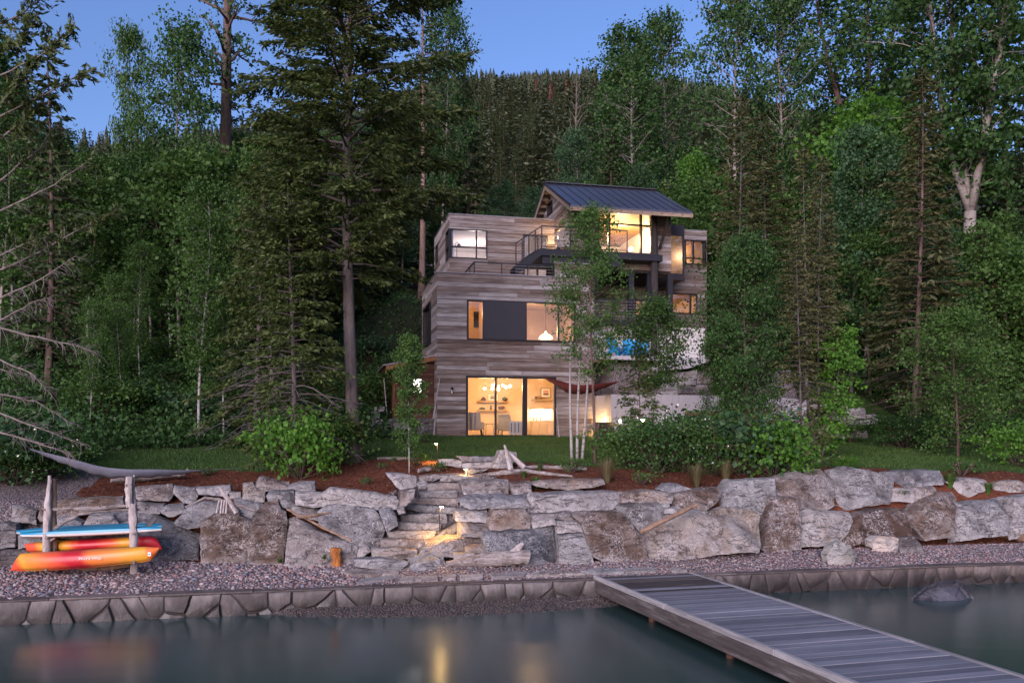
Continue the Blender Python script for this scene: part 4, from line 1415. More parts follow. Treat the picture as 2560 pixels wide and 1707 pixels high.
for tt in (ET0 + .02, ET1 - .06):
    for e in (ER0, ER1):
        ze = RZ - PITCHR * abs(e - RS)
        b = MB(); b.bar(L(tt + .02, RS, RZ - .19), L(tt + .02, e, ze - .19), .05, .19, up=Vector((1, 0, 0)).cross(Vector((0, 1, 0)))); b.build('barge_board', M['soffit'], house)
t = ET0 + .35
while t < ET1:
    z0_ = RZ - PITCHR * abs(ER0 - RS)
    b = MB(); b.bar(L(t, ER0 - .03, z0_ - .16), L(t, GS0, RZ - PITCHR * abs(GS0 - RS) - .16), .075, .13, up=Vector((1, 0, 0)).cross(Vector((0, 1, 0))))
    b.build('rafter_tail', M['soffit'], house)
    t += .46
for s_ in np.arange(ER0 + .3, ER1 - .2, .42):
    z_ = RZ - PITCHR * abs(s_ - RS)
    b = MB(); b.box(ET0 + .07, GT0 - .03, s_ - .05, s_ + .05, z_ - .27 - HZ, z_ - .12 - HZ); b.build('lookout', M['soffit'], house)
b = MB()
for e in (ER0 + .05, ER1 - .05):
    ze = RZ - PITCHR * abs(e - RS)
    b.prism([L(ET0 + .06, RS, RZ - .095), L(ET1 - .06, RS, RZ - .095), L(ET1 - .06, e, ze - .095), L(ET0 + .06, e, ze - .095)], Vector((0, 0, -.025)))
b.build('soffit', M['soffit'], house)
room(GT0 + .2, GT1 - .2, GS0 + .17, GS1 - .2, 11.0, 13.4, 'inwhite', 'infloor', 'inwood')
# steel sill under the window, brace, log column
b = MB(); b.box(w_big[0] - .6, w_big[1] + .05, GS0 - .16, GS0 - .02, w_big[2] - .32 - HZ, w_big[2] - .01 - HZ); b.build('steel_beam', M['steel'], house)
p0 = on_wall(*cpx('N', [925, 215])[0], .3); p1 = on_wall(*cpx('N', [832, 595])[0], 1.2)
b = MB(); b.bar(L(p0[0], .1, p0[1]), L(p1[0], 1.24, p1[1]), .1, .1); b.build('brace', M['docksoot'], house)
cx0 = on_wall(1636, 700, .75)[0]
b = MB(); b.tube([L(cx0 + .03, .75, 6.9), L(cx0 + .01, .75, 9.6), L(cx0 - .01, .75, 12.3), L(cx0 - .02, .75, 13.33)], [.185, .17, .15, .12], 12)
b.build('log_column', M['char'], house, smooth=True)
cx1 = on_wall(1421, 520, 1.1)[0]

# ---- steel box bay and right block
BS = 2.6
w_bay = R2('N', BS, 968, 440, 1106, 900); bay = R2('N', BS, 968, 308, 1132, 978)
bay = (GT1 + .005, bay[1], bay[2], bay[3])
b = MB()
for (u, v, p, q) in cells(*bay, [(bay[0] + .07, w_bay[1], w_bay[2], w_bay[3])]):
    face_box(b, 's', BS, u, v, -2.2, 0, p, q)
b.build('steel_bay', M['panel'], house)
g = MB(); face_box(g, 's', BS, bay[0] + .07, w_bay[1], -.06, -.05, w_bay[2], w_bay[3]); g.build('pane', M['glass'], house)
b = MB(); face_box(b, 's', BS, bay[0] + .07, w_bay[1], -2.1, -2.0, w_bay[2], w_bay[3]); b.build('interior_wall', M['inwall'], house)
KS = 4.6
blk = R2('N', KS, 700, 365, 1405, 1560)
KT1 = blk[1]
w_ru = R2('N', KS, 1136, 495, 1400, 795); w_rl = R2('N', KS, 962, 1145, 1285, 1395)
w_ru = (w_ru[0], KT1 - .04, w_ru[2], w_ru[3])
w_po = R2('N', KS, 520, 1225, 680, 1420)
facade('s', KS, 6.4, KT1, 7.0, 10.9, [w_rl, w_po, (6.4, GT0 + .8, 9.9, 11)])
facade('s', KS, GT1 + .9, KT1, 10.9, blk[3], [w_ru])
b = MB(); b.box(KT1 - .16, KT1, KS + .0, KS + 5, 6.2 - HZ, blk[3] - HZ); b.box(8, KT1, KS + 4.9, KS + 5, 6.2 - HZ, blk[3] - HZ); b.box(GT1, KT1, KS + .1, KS + 5, blk[3] - .2 - HZ, blk[3] - .05 - HZ); b.build('wall', M['backing'], house)
b = MB(); b.box(GT1, KT1 + .03, KS - .05, KS + .16, blk[3] - HZ + .002, blk[3] - HZ + .03); b.build('parapet_cap', M['cap'], house)
xr = R2('N', KS, 1238, 600, 1239, 601)[0]; zr_ = R2('N', KS, 1300, 715, 1301, 716)[2]
window('s', KS, *w_ru, vm=[(xr, .07)], hm=[(zr_, .05)], fw=.05)
xr2 = R2('N', KS, 1205, 1300, 1206, 1301)[0]
window('s', KS, *w_rl, vm=[(xr2, .07)], fw=.05)
window('s', KS, *w_po, vm=[((w_po[0] + w_po[1]) / 2, .07)], fw=.05, name='porch_door')
room(GT1 + .3, KT1 - .2, KS + .17, KS + 4.5, blk[3] - 3.0, blk[3] - .3, 'inwall', 'infloor', 'inwood')
room(8.0, KT1 - .2, KS + .17, KS + 4.5, 7.7, 10.75, 'inwall')
# porch deck, posts, railing, white block base
dk = R2('N', .9, 440, 1475, 990, 1520)
b = MB(); b.box(6.8, dk[1], .9, KS - .02, dk[2] - HZ, dk[3] - HZ); b.build('porch_deck', M['steel'], house)
for px_, s_ in ((950, 1.3), (700, 1.5), (475, 1.5)):
    tt = on_wall(*cpx('N', [px_, 1200])[0], s_)[0]
    b = MB(); b.box(tt - .12, tt + .12, s_ - .1, s_ + .1, dk[3] - HZ + .002, 10.79 - HZ); b.build('steel_post', M['steel'], house)
def rail(pts, name='railing', h=.95, posts=(), cables=6, parent=house, w=.045):
    """pts: base points (local); cable railing with a top rail"""
    b = MB()
    up = Vector((0, 0, h))
    for p, q in zip(pts[:-1], pts[1:]):
        b.bar(p + up, q + up, w * 1.1, w)
        b.bar(p + Vector((0, 0, .08)), q + Vector((0, 0, .08)), w * .6, w * .6)
    for (i, f) in posts:
        p = pts[i].lerp(pts[i + 1], f)
        b.bar(p, p + up, w, w * .9)
    r = b.build(name, M['steel'], parent)
    c = MB()
    for k in range(cables):
        z = Vector((0, 0, h * (.16 + .76 * k / max(1, cables - 1))))
        for p, q in zip(pts[:-1], pts[1:]): c.bar(p + z, q + z, .010, .010)
    c.build('cables', M['cap'], r)
    return r
rail([L(6.9, .96, dk[3]), L(dk[1] - .05, .96, dk[3])], posts=[(0, 0), (0, .25), (0, .5), (0, .75), (0, 1)], h=.85)
M['blockwall'] = simple_mat('white_painted_block', (.62, .60, .58), .8, 0, .08, 5, .2)
wb_ = R2('H', 1.6, 130, 612, 920, 760)
BLW = []
base_me = None
z = 6.9; r = 0
while z < dk[2] - .01:
    zt = min(z + .2, dk[2]); x = 6.75 - (.2 if r % 2 else 0)
    while x < wb_[1]:
        x1 = min(x + .4, wb_[1])
        if x1 > 6.75 and x1 - max(x, 6.75) > .05: BLW.append((max(x, 6.75), x1, z, zt))
        x += .4
    z = zt; r += 1
for (u, v, p, q) in BLW:
    if base_me is None:
        uu = MB(); uu.box(-.5, .5, -.5, .5, -.5, .5); ob = uu.build('block', M['blockwall'], house, bevel=0); base_me = ob.data
    else:
        ob = link(bpy.data.objects.new('block', base_me), house)
    ob.scale = (v - u - .012, .2, q - p - .012); ob.location = L((u + v) / 2, 1.72, (p + q) / 2)
b = MB(); b.box(6.76, wb_[1] - .02, 1.72, 1.79, 6.9 - HZ, dk[2] - HZ - .01); b.build('wall', M['cap'], house)
b = MB(); b.box(6.70, 6.75, 1.0, 1.7, 8.0 - HZ, 8.3 - HZ); b.build('steel_beam', M['steel'], house)

# ---- upper deck with stair and railings
DS, DZ = .5, 11.52
pd = on_wall(*cpx('Q', [800, 700])[0], DS)
DT0 = pd[0]; DZ = pd[1]
b = MB(); b.box(DT0, w_big[1] + .2, DS, GS0 - .18, DZ - .30 - HZ, DZ - .04 - HZ); b.box(DT0, GT0 - .03, GS0 - .18, US0 - .03, DZ - .30 - HZ, DZ - .04 - HZ)
b.box(DT0 + .1, GT0 + 2.2, DS + .12, DS + .3, DZ - .62 - HZ, DZ - .31 - HZ)
b.build('deck_frame', M['steel'], house)
t = DT0 + .01
while t < w_big[1]:
    b = MB(); b.box(t, t + .13, DS - .02, (US0 - .05) if t + .13 < GT0 - .05 else GS0 - .19, DZ - .035 - HZ, DZ - HZ); b.build('deck_board', M['dockdark'], house)
    t += .14
pb = on_wall(*cpx('Q', [262, 1160])[0], DS)
ST0 = pb[0]
dx_, dz_ = DT0 - ST0, DZ - (pb[1] + .1)
for s_ in (DS, DS + 1.0):
    b = MB(); b.prism([L(DT0, s_, DZ), L(DT0, s_, DZ - .32), L(ST0 - .02, s_, DZ - dz_ - .36), L(ST0 - .02, s_, DZ - dz_ + .02)], Vector((0, .05, 0)))
    b.build('stringer', M['steel'], house)
for k in range(8):
    f = (k + .5) / 8
    b = MB(); x_ = ST0 + dx_ * f; z_ = DZ - dz_ + dz_ * f
    b.box(x_ - .13, x_ + .13, DS + .052, DS + .998, z_ - .06 - HZ, z_ - .02 - HZ); b.build('stair_tread', M['dockdark'], house)
rail([L(ST0, DS + .02, DZ - dz_ + .05), L(DT0 + .05, DS + .02, DZ), L(GT0 + 2.4, DS + .02, DZ)], posts=[(0, 0), (0, .24), (0, .5), (0, .75), (1, 0), (1, .33), (1, .66), (1, 1)], h=.94)
pr_ = [on_wall(*cpx('G', [x, y])[0], .35) for x, y in ((547, 695), (1128, 714))]
zt_ = (pr_[0][1] + pr_[1][1]) / 2
rail([L(pr_[0][0], 2.6, zt_ - .95), L(pr_[0][0], .35, zt_ - .95), L(pr_[1][0], .35, zt_ - .95)], posts=[(0, 0), (0, .5), (1, 0), (1, .34), (1, .67), (1, 1)], h=.95, cables=7)
b = MB(); b.box(5.2, BW + .5, .9, 1.0, 9.72 - HZ, 11.2 - HZ); b.box(5.15, 5.35, .7, .9, 9.72 - HZ, 11.2 - HZ); b.build('under_deck_screen', M['frame'], house)

# planks: the 300 largest as parts, the rest as one part
PLANKS.sort(key=lambda p: -(p[3] - p[2]) * (p[5] - p[4]) * (1.0 if p[0] == 's' else .42 if p[0] == 't' else .01))
ub = MB(); ub.box(-.5, .5, -.5, .5, -.5, .5)
pme = None; rest = MB()
for i, (pl, c, u, v, p, q) in enumerate(PLANKS):
    pr = prr.uniform(.018, .030)
    u2, v2, p2, q2 = u + .004, v - .004, p + .007, q - .007
    if pl == 's': ctr = L((u + v) / 2, c - pr / 2, (p + q) / 2); sc = (v2 - u2, pr, q2 - p2)
    else:
        ctr = L(c - pr / 2 if pl == 't' else c + pr / 2, (u + v) / 2, (p + q) / 2); sc = (pr, v2 - u2, q2 - p2)
    if i < 300:
        if pme is None: ob = ub.build('plank', M['plank'], house); pme = ob.data
        else: ob = link(bpy.data.objects.new('plank', pme), house)
        ob.location = ctr; ob.scale = sc
    else:
        rest.box(ctr.x - sc[0] / 2, ctr.x + sc[0] / 2, ctr.y - sc[1] / 2, ctr.y + sc[1] / 2, ctr.z - sc[2] / 2, ctr.z + sc[2] / 2)
# joined boards take their tone from each island
m_, nt_, out_ = new_mat('weathered_barn_boards_joined'); g = G(nt_)
v_ = g.pos((.55, 9, 15), -A); gr_ = g.noise(v_, 1.6, 7, .7, .2)
c_ = g.ramp(g.math('ADD', g.math('MULTIPLY', g.island(), .7), .12), [(0.0, (.075, .052, .042)), (.25, (.185, .138, .118)), (.5, (.26, .222, .205)), (.75, (.36, .33, .32)), (1.0, (.52, .49, .48))])
c_ = g.mix(g.ramp(gr_, [(.36, .6), (.56, 0.0)]), c_, (.03, .022, .018))
g.l(g.bsdf(c_, .85, spec=.25), out_.inputs[0])
o = rest.build('plank', m_, house); o['kind'] = 'stuff'

# ---- lights of the house (lit lamps seen through the glass)
WARM = (1.0, .58, .27)
lamp('p', W2(2.3, 2.0, 5.75), 50, WARM, .25, name='chandelier_light')
lamp('p', W2(4.9, 2.2, 5.9), 26, WARM, .2, name='kitchen_light')
lamp('p', W2(4.3, 1.6, 8.15), 42, WARM, .2, name='pendant_light')
lamp('p', W2(6.9, 3.7, 14.1), 16, WARM, .1, name='loft_light')
lamp('p', W2(1.0, 2.0, 8.9), 26, (1, .58, .28), .2, name='hall_light')
lamp('p', W2(2.6, 6.0, 12.0), 38, (1.0, .78, .70), .3, name='bedroom_light')
lamp('p', W2(9.0, 3.2, 12.6), 120, (1.0, .66, .36), .25, name='living_light')
lamp('p', W2(6.9, 4.0, 13.0), 80, (1.0, .62, .28), .25, name='living_light')
lamp('p', W2(11.1, 3.9, 12.2), 80, WARM, .12, name='bay_light')
lamp('p', W2(KT1 - .9, KS + 2.5, blk[3] - .9), 30, WARM, .2, name='study_light')
lamp('p', W2(10.2, KS + 2.0, 9.4), 95, WARM, .2, name='guest_light')

# ------------------------------------------------------------------ vegetation
M['needle_olive'] = leaf_mat('olive_conifer_needles', (.040, .062, .018), (.095, .130, .036), (.165, .19, .065), .25)
M['needle_dark'] = leaf_mat('dark_conifer_needles', (.028, .050, .020), (.068, .100, .036), (.11, .13, .05), .2)
M['needle_brown'] = leaf_mat('olive_brown_conifer_needles', (.050, .060, .022), (.105, .112, .042), (.16, .125, .06), .2)
M['leaf_green'] = leaf_mat('green_leaves', (.034, .080, .020), (.078, .160, .032), (.14, .23, .055), .35)
M['leaf_dark'] = leaf_mat('dark_green_leaves', (.024, .062, .018), (.052, .122, .028), (.10, .19, .05), .3)
M['leaf_bright'] = leaf_mat('bright_green_leaves', (.055, .15, .020), (.11, .26, .032), (.19, .34, .06), .4)
M['leaf_blue'] = leaf_mat('blue_green_leaves', (.028, .070, .032), (.060, .130, .052), (.11, .19, .08), .3)
M['bark_grey'] = bark_mat('grey_bark', (.055, .045, .042), (.15, .13, .125))
M['bark_brown'] = bark_mat('brown_bark', (.05, .033, .026), (.14, .10, .085), 5, .2)
M['bark_red'] = bark_mat('reddish_pine_bark', (.11, .065, .05), (.26, .175, .14), 5, .2)
M['bark_pale'] = birch_mat('pale_bark', (.25, .225, .20), (.10, .08, .07))
M['bark_white'] = birch_mat('white_birch_bark', (.29, .275, .265), (.07, .06, .055))
M['twig'] = bark_mat('bare_twigs', (.10, .08, .07), (.22, .19, .175), 9, .3, .2)

def unit3(v): return v / np.maximum(np.linalg.norm(v, axis=-1, keepdims=True), 1e-9)

class Leaves:
    def __init__(self): self.C = []; self.D = []; self.S = []
    def add(self, C, D, S): self.C.append(C); self.D.append(D); self.S.append(S)
    def arrays(self): return np.concatenate(self.C), np.concatenate(self.D), np.concatenate(self.S)
    def mesh(self, name, mat):
        C, D, S = self.arrays()
        return quads_mesh(name, C, D, S, mat)

def leaf_clump(lv, r, c, n, rad, L, W, flat=.8):
    o = r.normal(0, 1, (n, 3)); o *= np.array([1, 1, flat]) * rad * .55
    C = np.asarray(c)[None] + o
    d = unit3(r.normal(0, 1, (n, 3)) + np.array([0, 0, -.35]))
    nn = unit3(r.normal(0, 1, (n, 3)) + np.array([0, 0, .7]))
    s = unit3(np.cross(d, nn))
    k = r.uniform(.65, 1.25, (n, 1))
    lv.add(C, d * L / 2 * k, s * W / 2 * k)

class Proto:
    def __init__(self, h, trunk, crown, tm, cm): self.h, self.trunk, self.crown, self.tm, self.cm = h, trunk, crown, tm, cm

def mb_mesh(mb, name, mat, smooth=True):
    me = bpy.data.meshes.new(name)
    me.from_pydata([tuple(p) for p in mb.v], [], mb.f[4] + mb.f[3] + mb.ng)
    if smooth: me.shade_smooth()
    me.materials.append(mat)
    return me

def conifer(seed, h, r, zb=.08, nb=100, up=.12, droop=.45, tm='bark_brown', cm='needle_dark', L=.30, W=.09, dens=1.0, power=.85,
            trunk_r=None, bare=0.0, lean=0.0, irregular=.35, limb=None, deadlow=0, nrand=.8):
    g = np.random.default_rng(seed); rr = random.Random(seed)
    mb = MB(); lv = Leaves()
    tr = trunk_r or h * .013
    ph = rr.uniform(0, 6)
    axis = lambda z: Vector((lean * z + .012 * h * math.sin(z / h * 4 + ph), .01 * h * math.sin(z / h * 3 + ph * 2), z))
    zz = [h * i / 12 for i in range(13)]
    mb.tube([axis(z) for z in zz], [tr * (1 - .93 * (z / h) ** .9) * (1.25 if z == 0 else 1) for z in zz], 8)
    for i in range(nb):
        f = (i + rr.random()) / nb
        z = h * (zb + (1 - zb) * f)
        prof = (1 - f) ** power * (1.0 if f > .12 else .75 + 2 * f)
        rad = r * prof * rr.uniform(1 - irregular, 1 + irregular * .5) + .12
        az = i * 2.39996 + rr.uniform(-.5, .5)
        hd = np.array([math.cos(az), math.sin(az), 0.0])
        u = np.linspace(0, 1, 6)
        upk = up * rr.uniform(.3, 1.5) + .35 * f; dr = droop * rr.uniform(.6, 1.3) * (1 - .7 * f)
        a0 = np.array(axis(z))
        pts = a0[None] + hd[None] * (rad * u)[:, None] + np.array([0, 0, 1.0])[None] * (rad * (upk * u - dr * u ** 2 + .35 * dr * u ** 4))[:, None]
        br = max(.008, min(tr * .35, rad * .016))
        mb.tube([Vector(p) for p in pts], [br * (1 - .85 * k) for k in u], 4, cap=False)
        if f < bare or (deadlow and f < deadlow and rr.random() < .55):
            for k in range(int(rad * 5)):          # bare twigs
                q = rr.uniform(.25, 1); p = Vector(a0 + (pts[-1] - pts[0]) * q)
                w = Vector((hd[0] + rr.uniform(-1, 1), hd[1] + rr.uniform(-1, 1), rr.uniform(-.9, .2))) * rr.uniform(.12, .35)
                mb.tube([p, p + w * .6 + Vector((0, 0, .02)), p + w], [.008, .006, .003], 3, cap=False)
            continue
        n_t = int(rad * 7.5 * dens) + 2
        uk = g.uniform(.18 if rad > .6 else .05, 1.0, n_t) ** .8
        tp = np.stack([np.interp(uk, u, pts[:, k]) for k in range(3)], -1)
        side = np.array([-hd[1], hd[0], 0])
        sg = np.where(np.arange(n_t) % 2, 1.0, -1.0)[:, None]
        tl = (.34 * rad * (1.12 - uk) + .16) * g.uniform(.6, 1.2, n_t)
        td = unit3(hd[None] * .75 + side[None] * sg * g.uniform(.35, 1.0, (n_t, 1)) + np.array([0, 0, 1.0]) * g.uniform(-.45, .10, (n_t, 1)))
        m = np.maximum(1, (tl / (L * .42)).astype(int) + 1)
        ti = np.repeat(np.arange(n_t), m)
        kk = np.concatenate([np.arange(q) / max(q, 1) for q in m]) + .08
        C = tp[ti] + td[ti] * (tl[ti] * kk)[:, None] + g.normal(0, .03, (len(ti), 3))
        D = unit3(td[ti] + g.normal(0, .32, (len(ti), 3)) + np.array([0, 0, -.15]))
        N = unit3(np.array([0, 0, 1.0])[None] + g.normal(0, nrand, (len(ti), 3)))
        S = unit3(np.cross(D, N))
        sc = g.uniform(.65, 1.2, (len(ti), 1))
        lv.add(C, D * L / 2 * sc, S * W / 2 * sc)
    top = np.array(axis(h)); leaf_clump(lv, g, top - [0, 0, .15], 14, .16, L * .8, W, 2.0)
    return Proto(h, mb_mesh(mb, 'trunk', M[tm]), lv.mesh('crown', M[cm]), tm, cm)

def decid(seed, h, cb=.3, spread=2.0, nl=40, tm='bark_pale', cm='leaf_green', leaf=.13, nleaf=14, clump=.32, trunk_r=None, leaders=None,
          shape='oval', el=(.5, 1.0), sub=4, trunks=None, wob=.02, dens=1.0, bare=0.0):
    """leaders: [(start height fraction, azimuth, outward reach, end height fraction)]"""
    g = np.random.default_rng(seed); rr = random.Random(seed)
    mb = MB(); lv = Leaves()
    tr = trunk_r or h * .012
    lines = []
    def line(p0, p1, r0, r1, bend, n=9):
        ph = rr.uniform(0, 6); d = Vector(p1) - Vector(p0); pts = []; rad = []
        for i in range(n):
            f = i / (n - 1)
            q = Vector(p0) + d * f
            q += Vector((math.sin(f * 5 + ph) - math.sin(ph), math.cos(f * 4 + ph) - math.cos(ph), 0)) * wob * d.length * f ** .5
            hor = Vector((d.x, d.y, 0)); q += hor * (bend * (f ** .6 - f))
            pts.append(q); rad.append(r0 + (r1 - r0) * f)
        mb.tube(pts, rad, 9 if r0 > .06 else 6)
        return pts
    if trunks is None: trunks = [(0, 0, 0, 0, 1.0)]
    for (bx, by, tx, ty, hf) in trunks:
        if leaders:
            z0 = min(l[0] for l in leaders)
            base = line((bx, by, 0), (bx + tx * z0, by + ty * z0, h * z0), tr * 1.15, tr * .78, 0)
            for (sf, az, reach, ef) in leaders:
                k = min(len(base) - 1, int(sf / z0 * (len(base) - 1))) if sf <= z0 else len(base) - 1
                p0 = base[k]
                pts = line(p0, (p0.x + math.cos(az) * reach, p0.y + math.sin(az) * reach, h * ef), tr * .62, tr * .07, .5)
                lines.append((pts, tr * .5, sf))
        else:
            pts = line((bx, by, 0), (bx + tx * h, by + ty * h, h * hf), tr * 1.15, tr * .08, 0, 12)
            lines.append((pts, tr, 0))
    nl_each = max(3, nl // len(lines))
    for pts, r0, sf in lines:
        zlo = cb * h
        for i in range(nl_each):
            f = (i + rr.random()) / nl_each
            # position along the leader
            z = zlo + (pts[-1].z - zlo) * (f ** .9)
            j = 0
            while j < len(pts) - 2 and pts[j + 1].z < z: j += 1
            a, b = pts[j], pts[j + 1]
            q = a.lerp(b, max(0, min(1, (z - a.z) / max(b.z - a.z, 1e-3))))
            hf = (z - zlo) / max(h - zlo, .1)
            if shape == 'oval': pr = math.sin(math.pi * (.12 + .83 * hf)) ** .7
            elif shape == 'column': pr = .55 + .45 * math.sin(math.pi * hf)
            elif shape == 'cone': pr = 1.05 - .85 * hf
            else: pr = .35 + .65 * math.sin(math.pi * min(1, .25 + hf * .75))
            ln = spread * pr * rr.uniform(.45, 1.15)
            az = i * 2.39996 + rr.uniform(-.6, .6)
            e = rr.uniform(*el)
            d = Vector((math.cos(az) * math.cos(e), math.sin(az) * math.cos(e), math.sin(e)))
            lp = [q + d * (ln * k / 4) + Vector((0, 0, -.10 * ln * (k / 4) ** 2)) + Vector((rr.uniform(-1, 1), rr.uniform(-1, 1), rr.uniform(-1, 1))) * (.05 * ln * (k > 0)) for k in range(5)]
            lr = max(.007, r0 * .30 * (1 - .6 * hf))
            mb.tube(lp, [lr * (1 - .8 * k / 4) for k in range(5)], 5 if lr > .02 else 4, cap=False)
            if rr.random() < bare: continue
            for k in range(sub):
                u_ = rr.uniform(.35, 1.0); jj = min(3, int(u_ * 4)); s0 = lp[jj].lerp(lp[jj + 1], u_ * 4 - jj)
                dd = (d + Vector((rr.uniform(-1, 1), rr.uniform(-1, 1), rr.uniform(-.6, .7)))).normalized()
                sl = ln * .36 * rr.uniform(.4, 1.2) + .1
                s1 = s0 + dd * sl
                mb.tube([s0, s0.lerp(s1, .5) + Vector((0, 0, .03)), s1], [lr * .35, lr * .25, .004], 3, cap=False)
                for c, w in ((s1, 1.0), (s0.lerp(s1, .55), .7)):
                    n = int(nleaf * w * dens * rr.uniform(.5, 1.4))
                    if n: leaf_clump(lv, g, c, n, clump * rr.uniform(.7, 1.3), leaf, leaf * .78)
        leaf_clump(lv, g, pts[-1], int(nleaf * 1.5), clump, leaf, leaf * .78, 1.6)
    return Proto(h, mb_mesh(mb, 'trunk', M[tm]), lv.mesh('crown', M[cm]), tm, cm)

def shrub(seed, h, r, leaf=.11, n=1600, cm='leaf_green', tm='bark_brown', stems=9, flowers=0, fm=None, droop=.0):
    g = np.random.default_rng(seed); rr = random.Random(seed)
    mb = MB(); lv = Leaves(); fl = Leaves()
    tips = []
    for i in range(stems):
        az = i * 2.4 + rr.uniform(-.4, .4); q = rr.uniform(.25, 1.0)
        tip = Vector((math.cos(az) * r * q, math.sin(az) * r * q, h * rr.uniform(.55, 1.0) * (1.05 - .35 * q)))
        b0 = Vector((math.cos(az), math.sin(az), 0)) * rr.uniform(0, .15) * r
        mid = b0.lerp(tip, .5) + Vector((0, 0, h * .12))
        mb.tube([b0, mid, tip], [.022, .015, .006], 5)
        tips.append(tip)
        for k in range(5):
            s0 = mid.lerp(tip, rr.uniform(0, 1)); s1 = s0 + Vector((rr.uniform(-1, 1) * r * .45, rr.uniform(-1, 1) * r * .45, rr.uniform(-.15, .4) * h * .6))
            if s1.z < .1: s1.z = .1
            mb.tube([s0, s1], [.01, .004], 4, cap=False); tips.append(s1)
        s1 = Vector((math.cos(az + .5) * r * rr.uniform(.5, .95), math.sin(az + .5) * r * rr.uniform(.5, .95), h * rr.uniform(.12, .4)))
        mb.tube([b0, s1], [.012, .004], 4, cap=False); tips.append(s1)
    per = max(3, n // len(tips))
    for tp in tips:
        leaf_clump(lv, g, tp, per, r * rr.uniform(.22, .42), leaf, leaf * .8, .75)
        if flowers and rr.random() < .75:
            leaf_clump(fl, g, Vector(tp) + Vector((0, -.05, .06)), int(flowers / len(tips)) + 1, r * .3, .06, .05)
    p = Proto(h, mb_mesh(mb, 'stems', M[tm]), lv.mesh('foliage', M[cm]), tm, cm)
    p.flowers = fl.mesh('flowers', M[fm]) if flowers and fl.C else None
    return p

def put(name, proto, loc, scale=1.0, rz=0.0, label=None, cat='tree', group=None, wide=1.0, parts=('trunk', 'crown')):
    root = empty(name, loc, rz, label, cat, group)
    root.scale = (scale * wide, scale * wide, scale)
    link(bpy.data.objects.new(parts[0], proto.trunk), root)
    link(bpy.data.objects.new(parts[1], proto.crown), root)
    if getattr(proto, 'flowers', None): link(tag(bpy.data.objects.new('flowers', proto.flowers), kind='stuff'), root)
    return root

def plant(name, proto, x, Y, ytop, label, group=None, rz=0.0, wide=1.0, cat='tree', sink=.1):
    b = at_ground(x, Y); b.z -= sink
    top = CAMZ + (YH - ytop) / F * Y
    return put(name, proto, b, max(.2, (top - b.z) / proto.h), rz, label, cat, group, wide)

def shrub_at(name, proto, x, yb, ytop, label, group=None, rz=0.0, wide=1.0, cat='shrub', Y=None):
    b = on_ground(x, yb, 14) if Y is None else at_ground(x, Y)
    top = CAMZ + (YH - ytop) / F * b.y
    root = empty(name, b, rz, label, cat, group)
    sc = max(.1, (top - b.z) / proto.h)
    root.scale = (sc * wide, sc * wide, sc)
    link(bpy.data.objects.new('stems', proto.trunk), root); link(bpy.data.objects.new('foliage', proto.crown), root)
    if getattr(proto, 'flowers', None): link(tag(bpy.data.objects.new('flowers', proto.flowers), kind='stuff'), root)
    return root

# --- prototypes
P_fir = conifer(101, 24, 3.0, zb=.21, nb=330, up=.28, droop=.42, tm='bark_grey', cm='needle_olive', L=.17, W=.062, dens=3.0, power=.28, trunk_r=.19, lean=-.012, irregular=.5)
P_spr1 = conifer(102, 8, 1.75, zb=.06, nb=170, up=.10, droop=.75, tm='bark_grey', cm='needle_olive', L=.16, W=.06, dens=2.4, power=.7, trunk_r=.10, irregular=.4, deadlow=.32)
P_dense = conifer(103, 14, 2.3, zb=.05, nb=170, up=.12, droop=.5, cm='needle_dark', L=.34, W=.14, dens=1.2, power=.8)
P_dense2 = conifer(104, 13, 1.8, zb=.10, nb=150, up=.05, droop=.55, cm='needle_dark', L=.34, W=.13, dens=1.15, power=.7, irregular=.5)
P_thin = conifer(105, 12, 1.35, zb=.16, nb=170, up=.18, droop=.7, tm='bark_grey', cm='needle_brown', L=.20, W=.07, dens=1.6, power=.55, trunk_r=.075, irregular=.5, deadlow=.22)
P_brown = conifer(106, 13, 1.9, zb=.1, nb=170, up=.08, droop=.5, tm='bark_brown', cm='needle_brown', L=.24, W=.085, dens=1.5, power=.75, trunk_r=.12, irregular=.45, deadlow=.15)
P_nar = conifer(107, 9, .95, zb=.3, nb=80, up=.0, droop=.8, tm='bark_grey', cm='needle_brown', L=.20, W=.07, dens=1.2, power=.7, trunk_r=.07, irregular=.5)
P_pond = conifer(108, 26, 2.4, zb=.55, nb=70, up=.2, droop=.3, tm='bark_red', cm='needle_dark', L=.32, W=.13, dens=.9, power=.5, trunk_r=.33, irregular=.5)
P_smallfir = conifer(109, 3.2, .95, zb=.05, nb=60, up=.12, droop=.35, cm='needle_olive', L=.15, W=.055, dens=1.8, power=.9, trunk_r=.03)
P_asp = decid(201, 12, .28, 1.7, 56, 'bark_white', 'leaf_green', .135, 30, .44, .07, shape='column', el=(.3, 1.0))
P_asp2 = decid(202, 13, .35, 2.0, 56, 'bark_pale', 'leaf_dark', .145, 30, .48, .08, shape='oval', el=(.2, .9))
P_asp3 = decid(203, 11, .15, 2.1, 64, 'bark_pale', 'leaf_blue', .135, 30, .5, .07, shape='oval', el=(.2, .9))
P_tall = decid(204, 17, .40, 2.6, 70, 'bark_pale', 'leaf_dark', .19, 17, .48, .15, shape='oval', el=(.3, 1.0), wob=.012)
P_cot = decid(205, 24, .36, 2.8, 170, 'bark_pale', 'leaf_dark', .20, 30, .6, .31, leaders=[(.38, 2.8, 2.6, .93), (.38, .2, 3.4, 1.0), (.33, 1.6, 1.2, .85), (.38, 5.0, 2.0, .9)], el=(-.1, .9), sub=4)
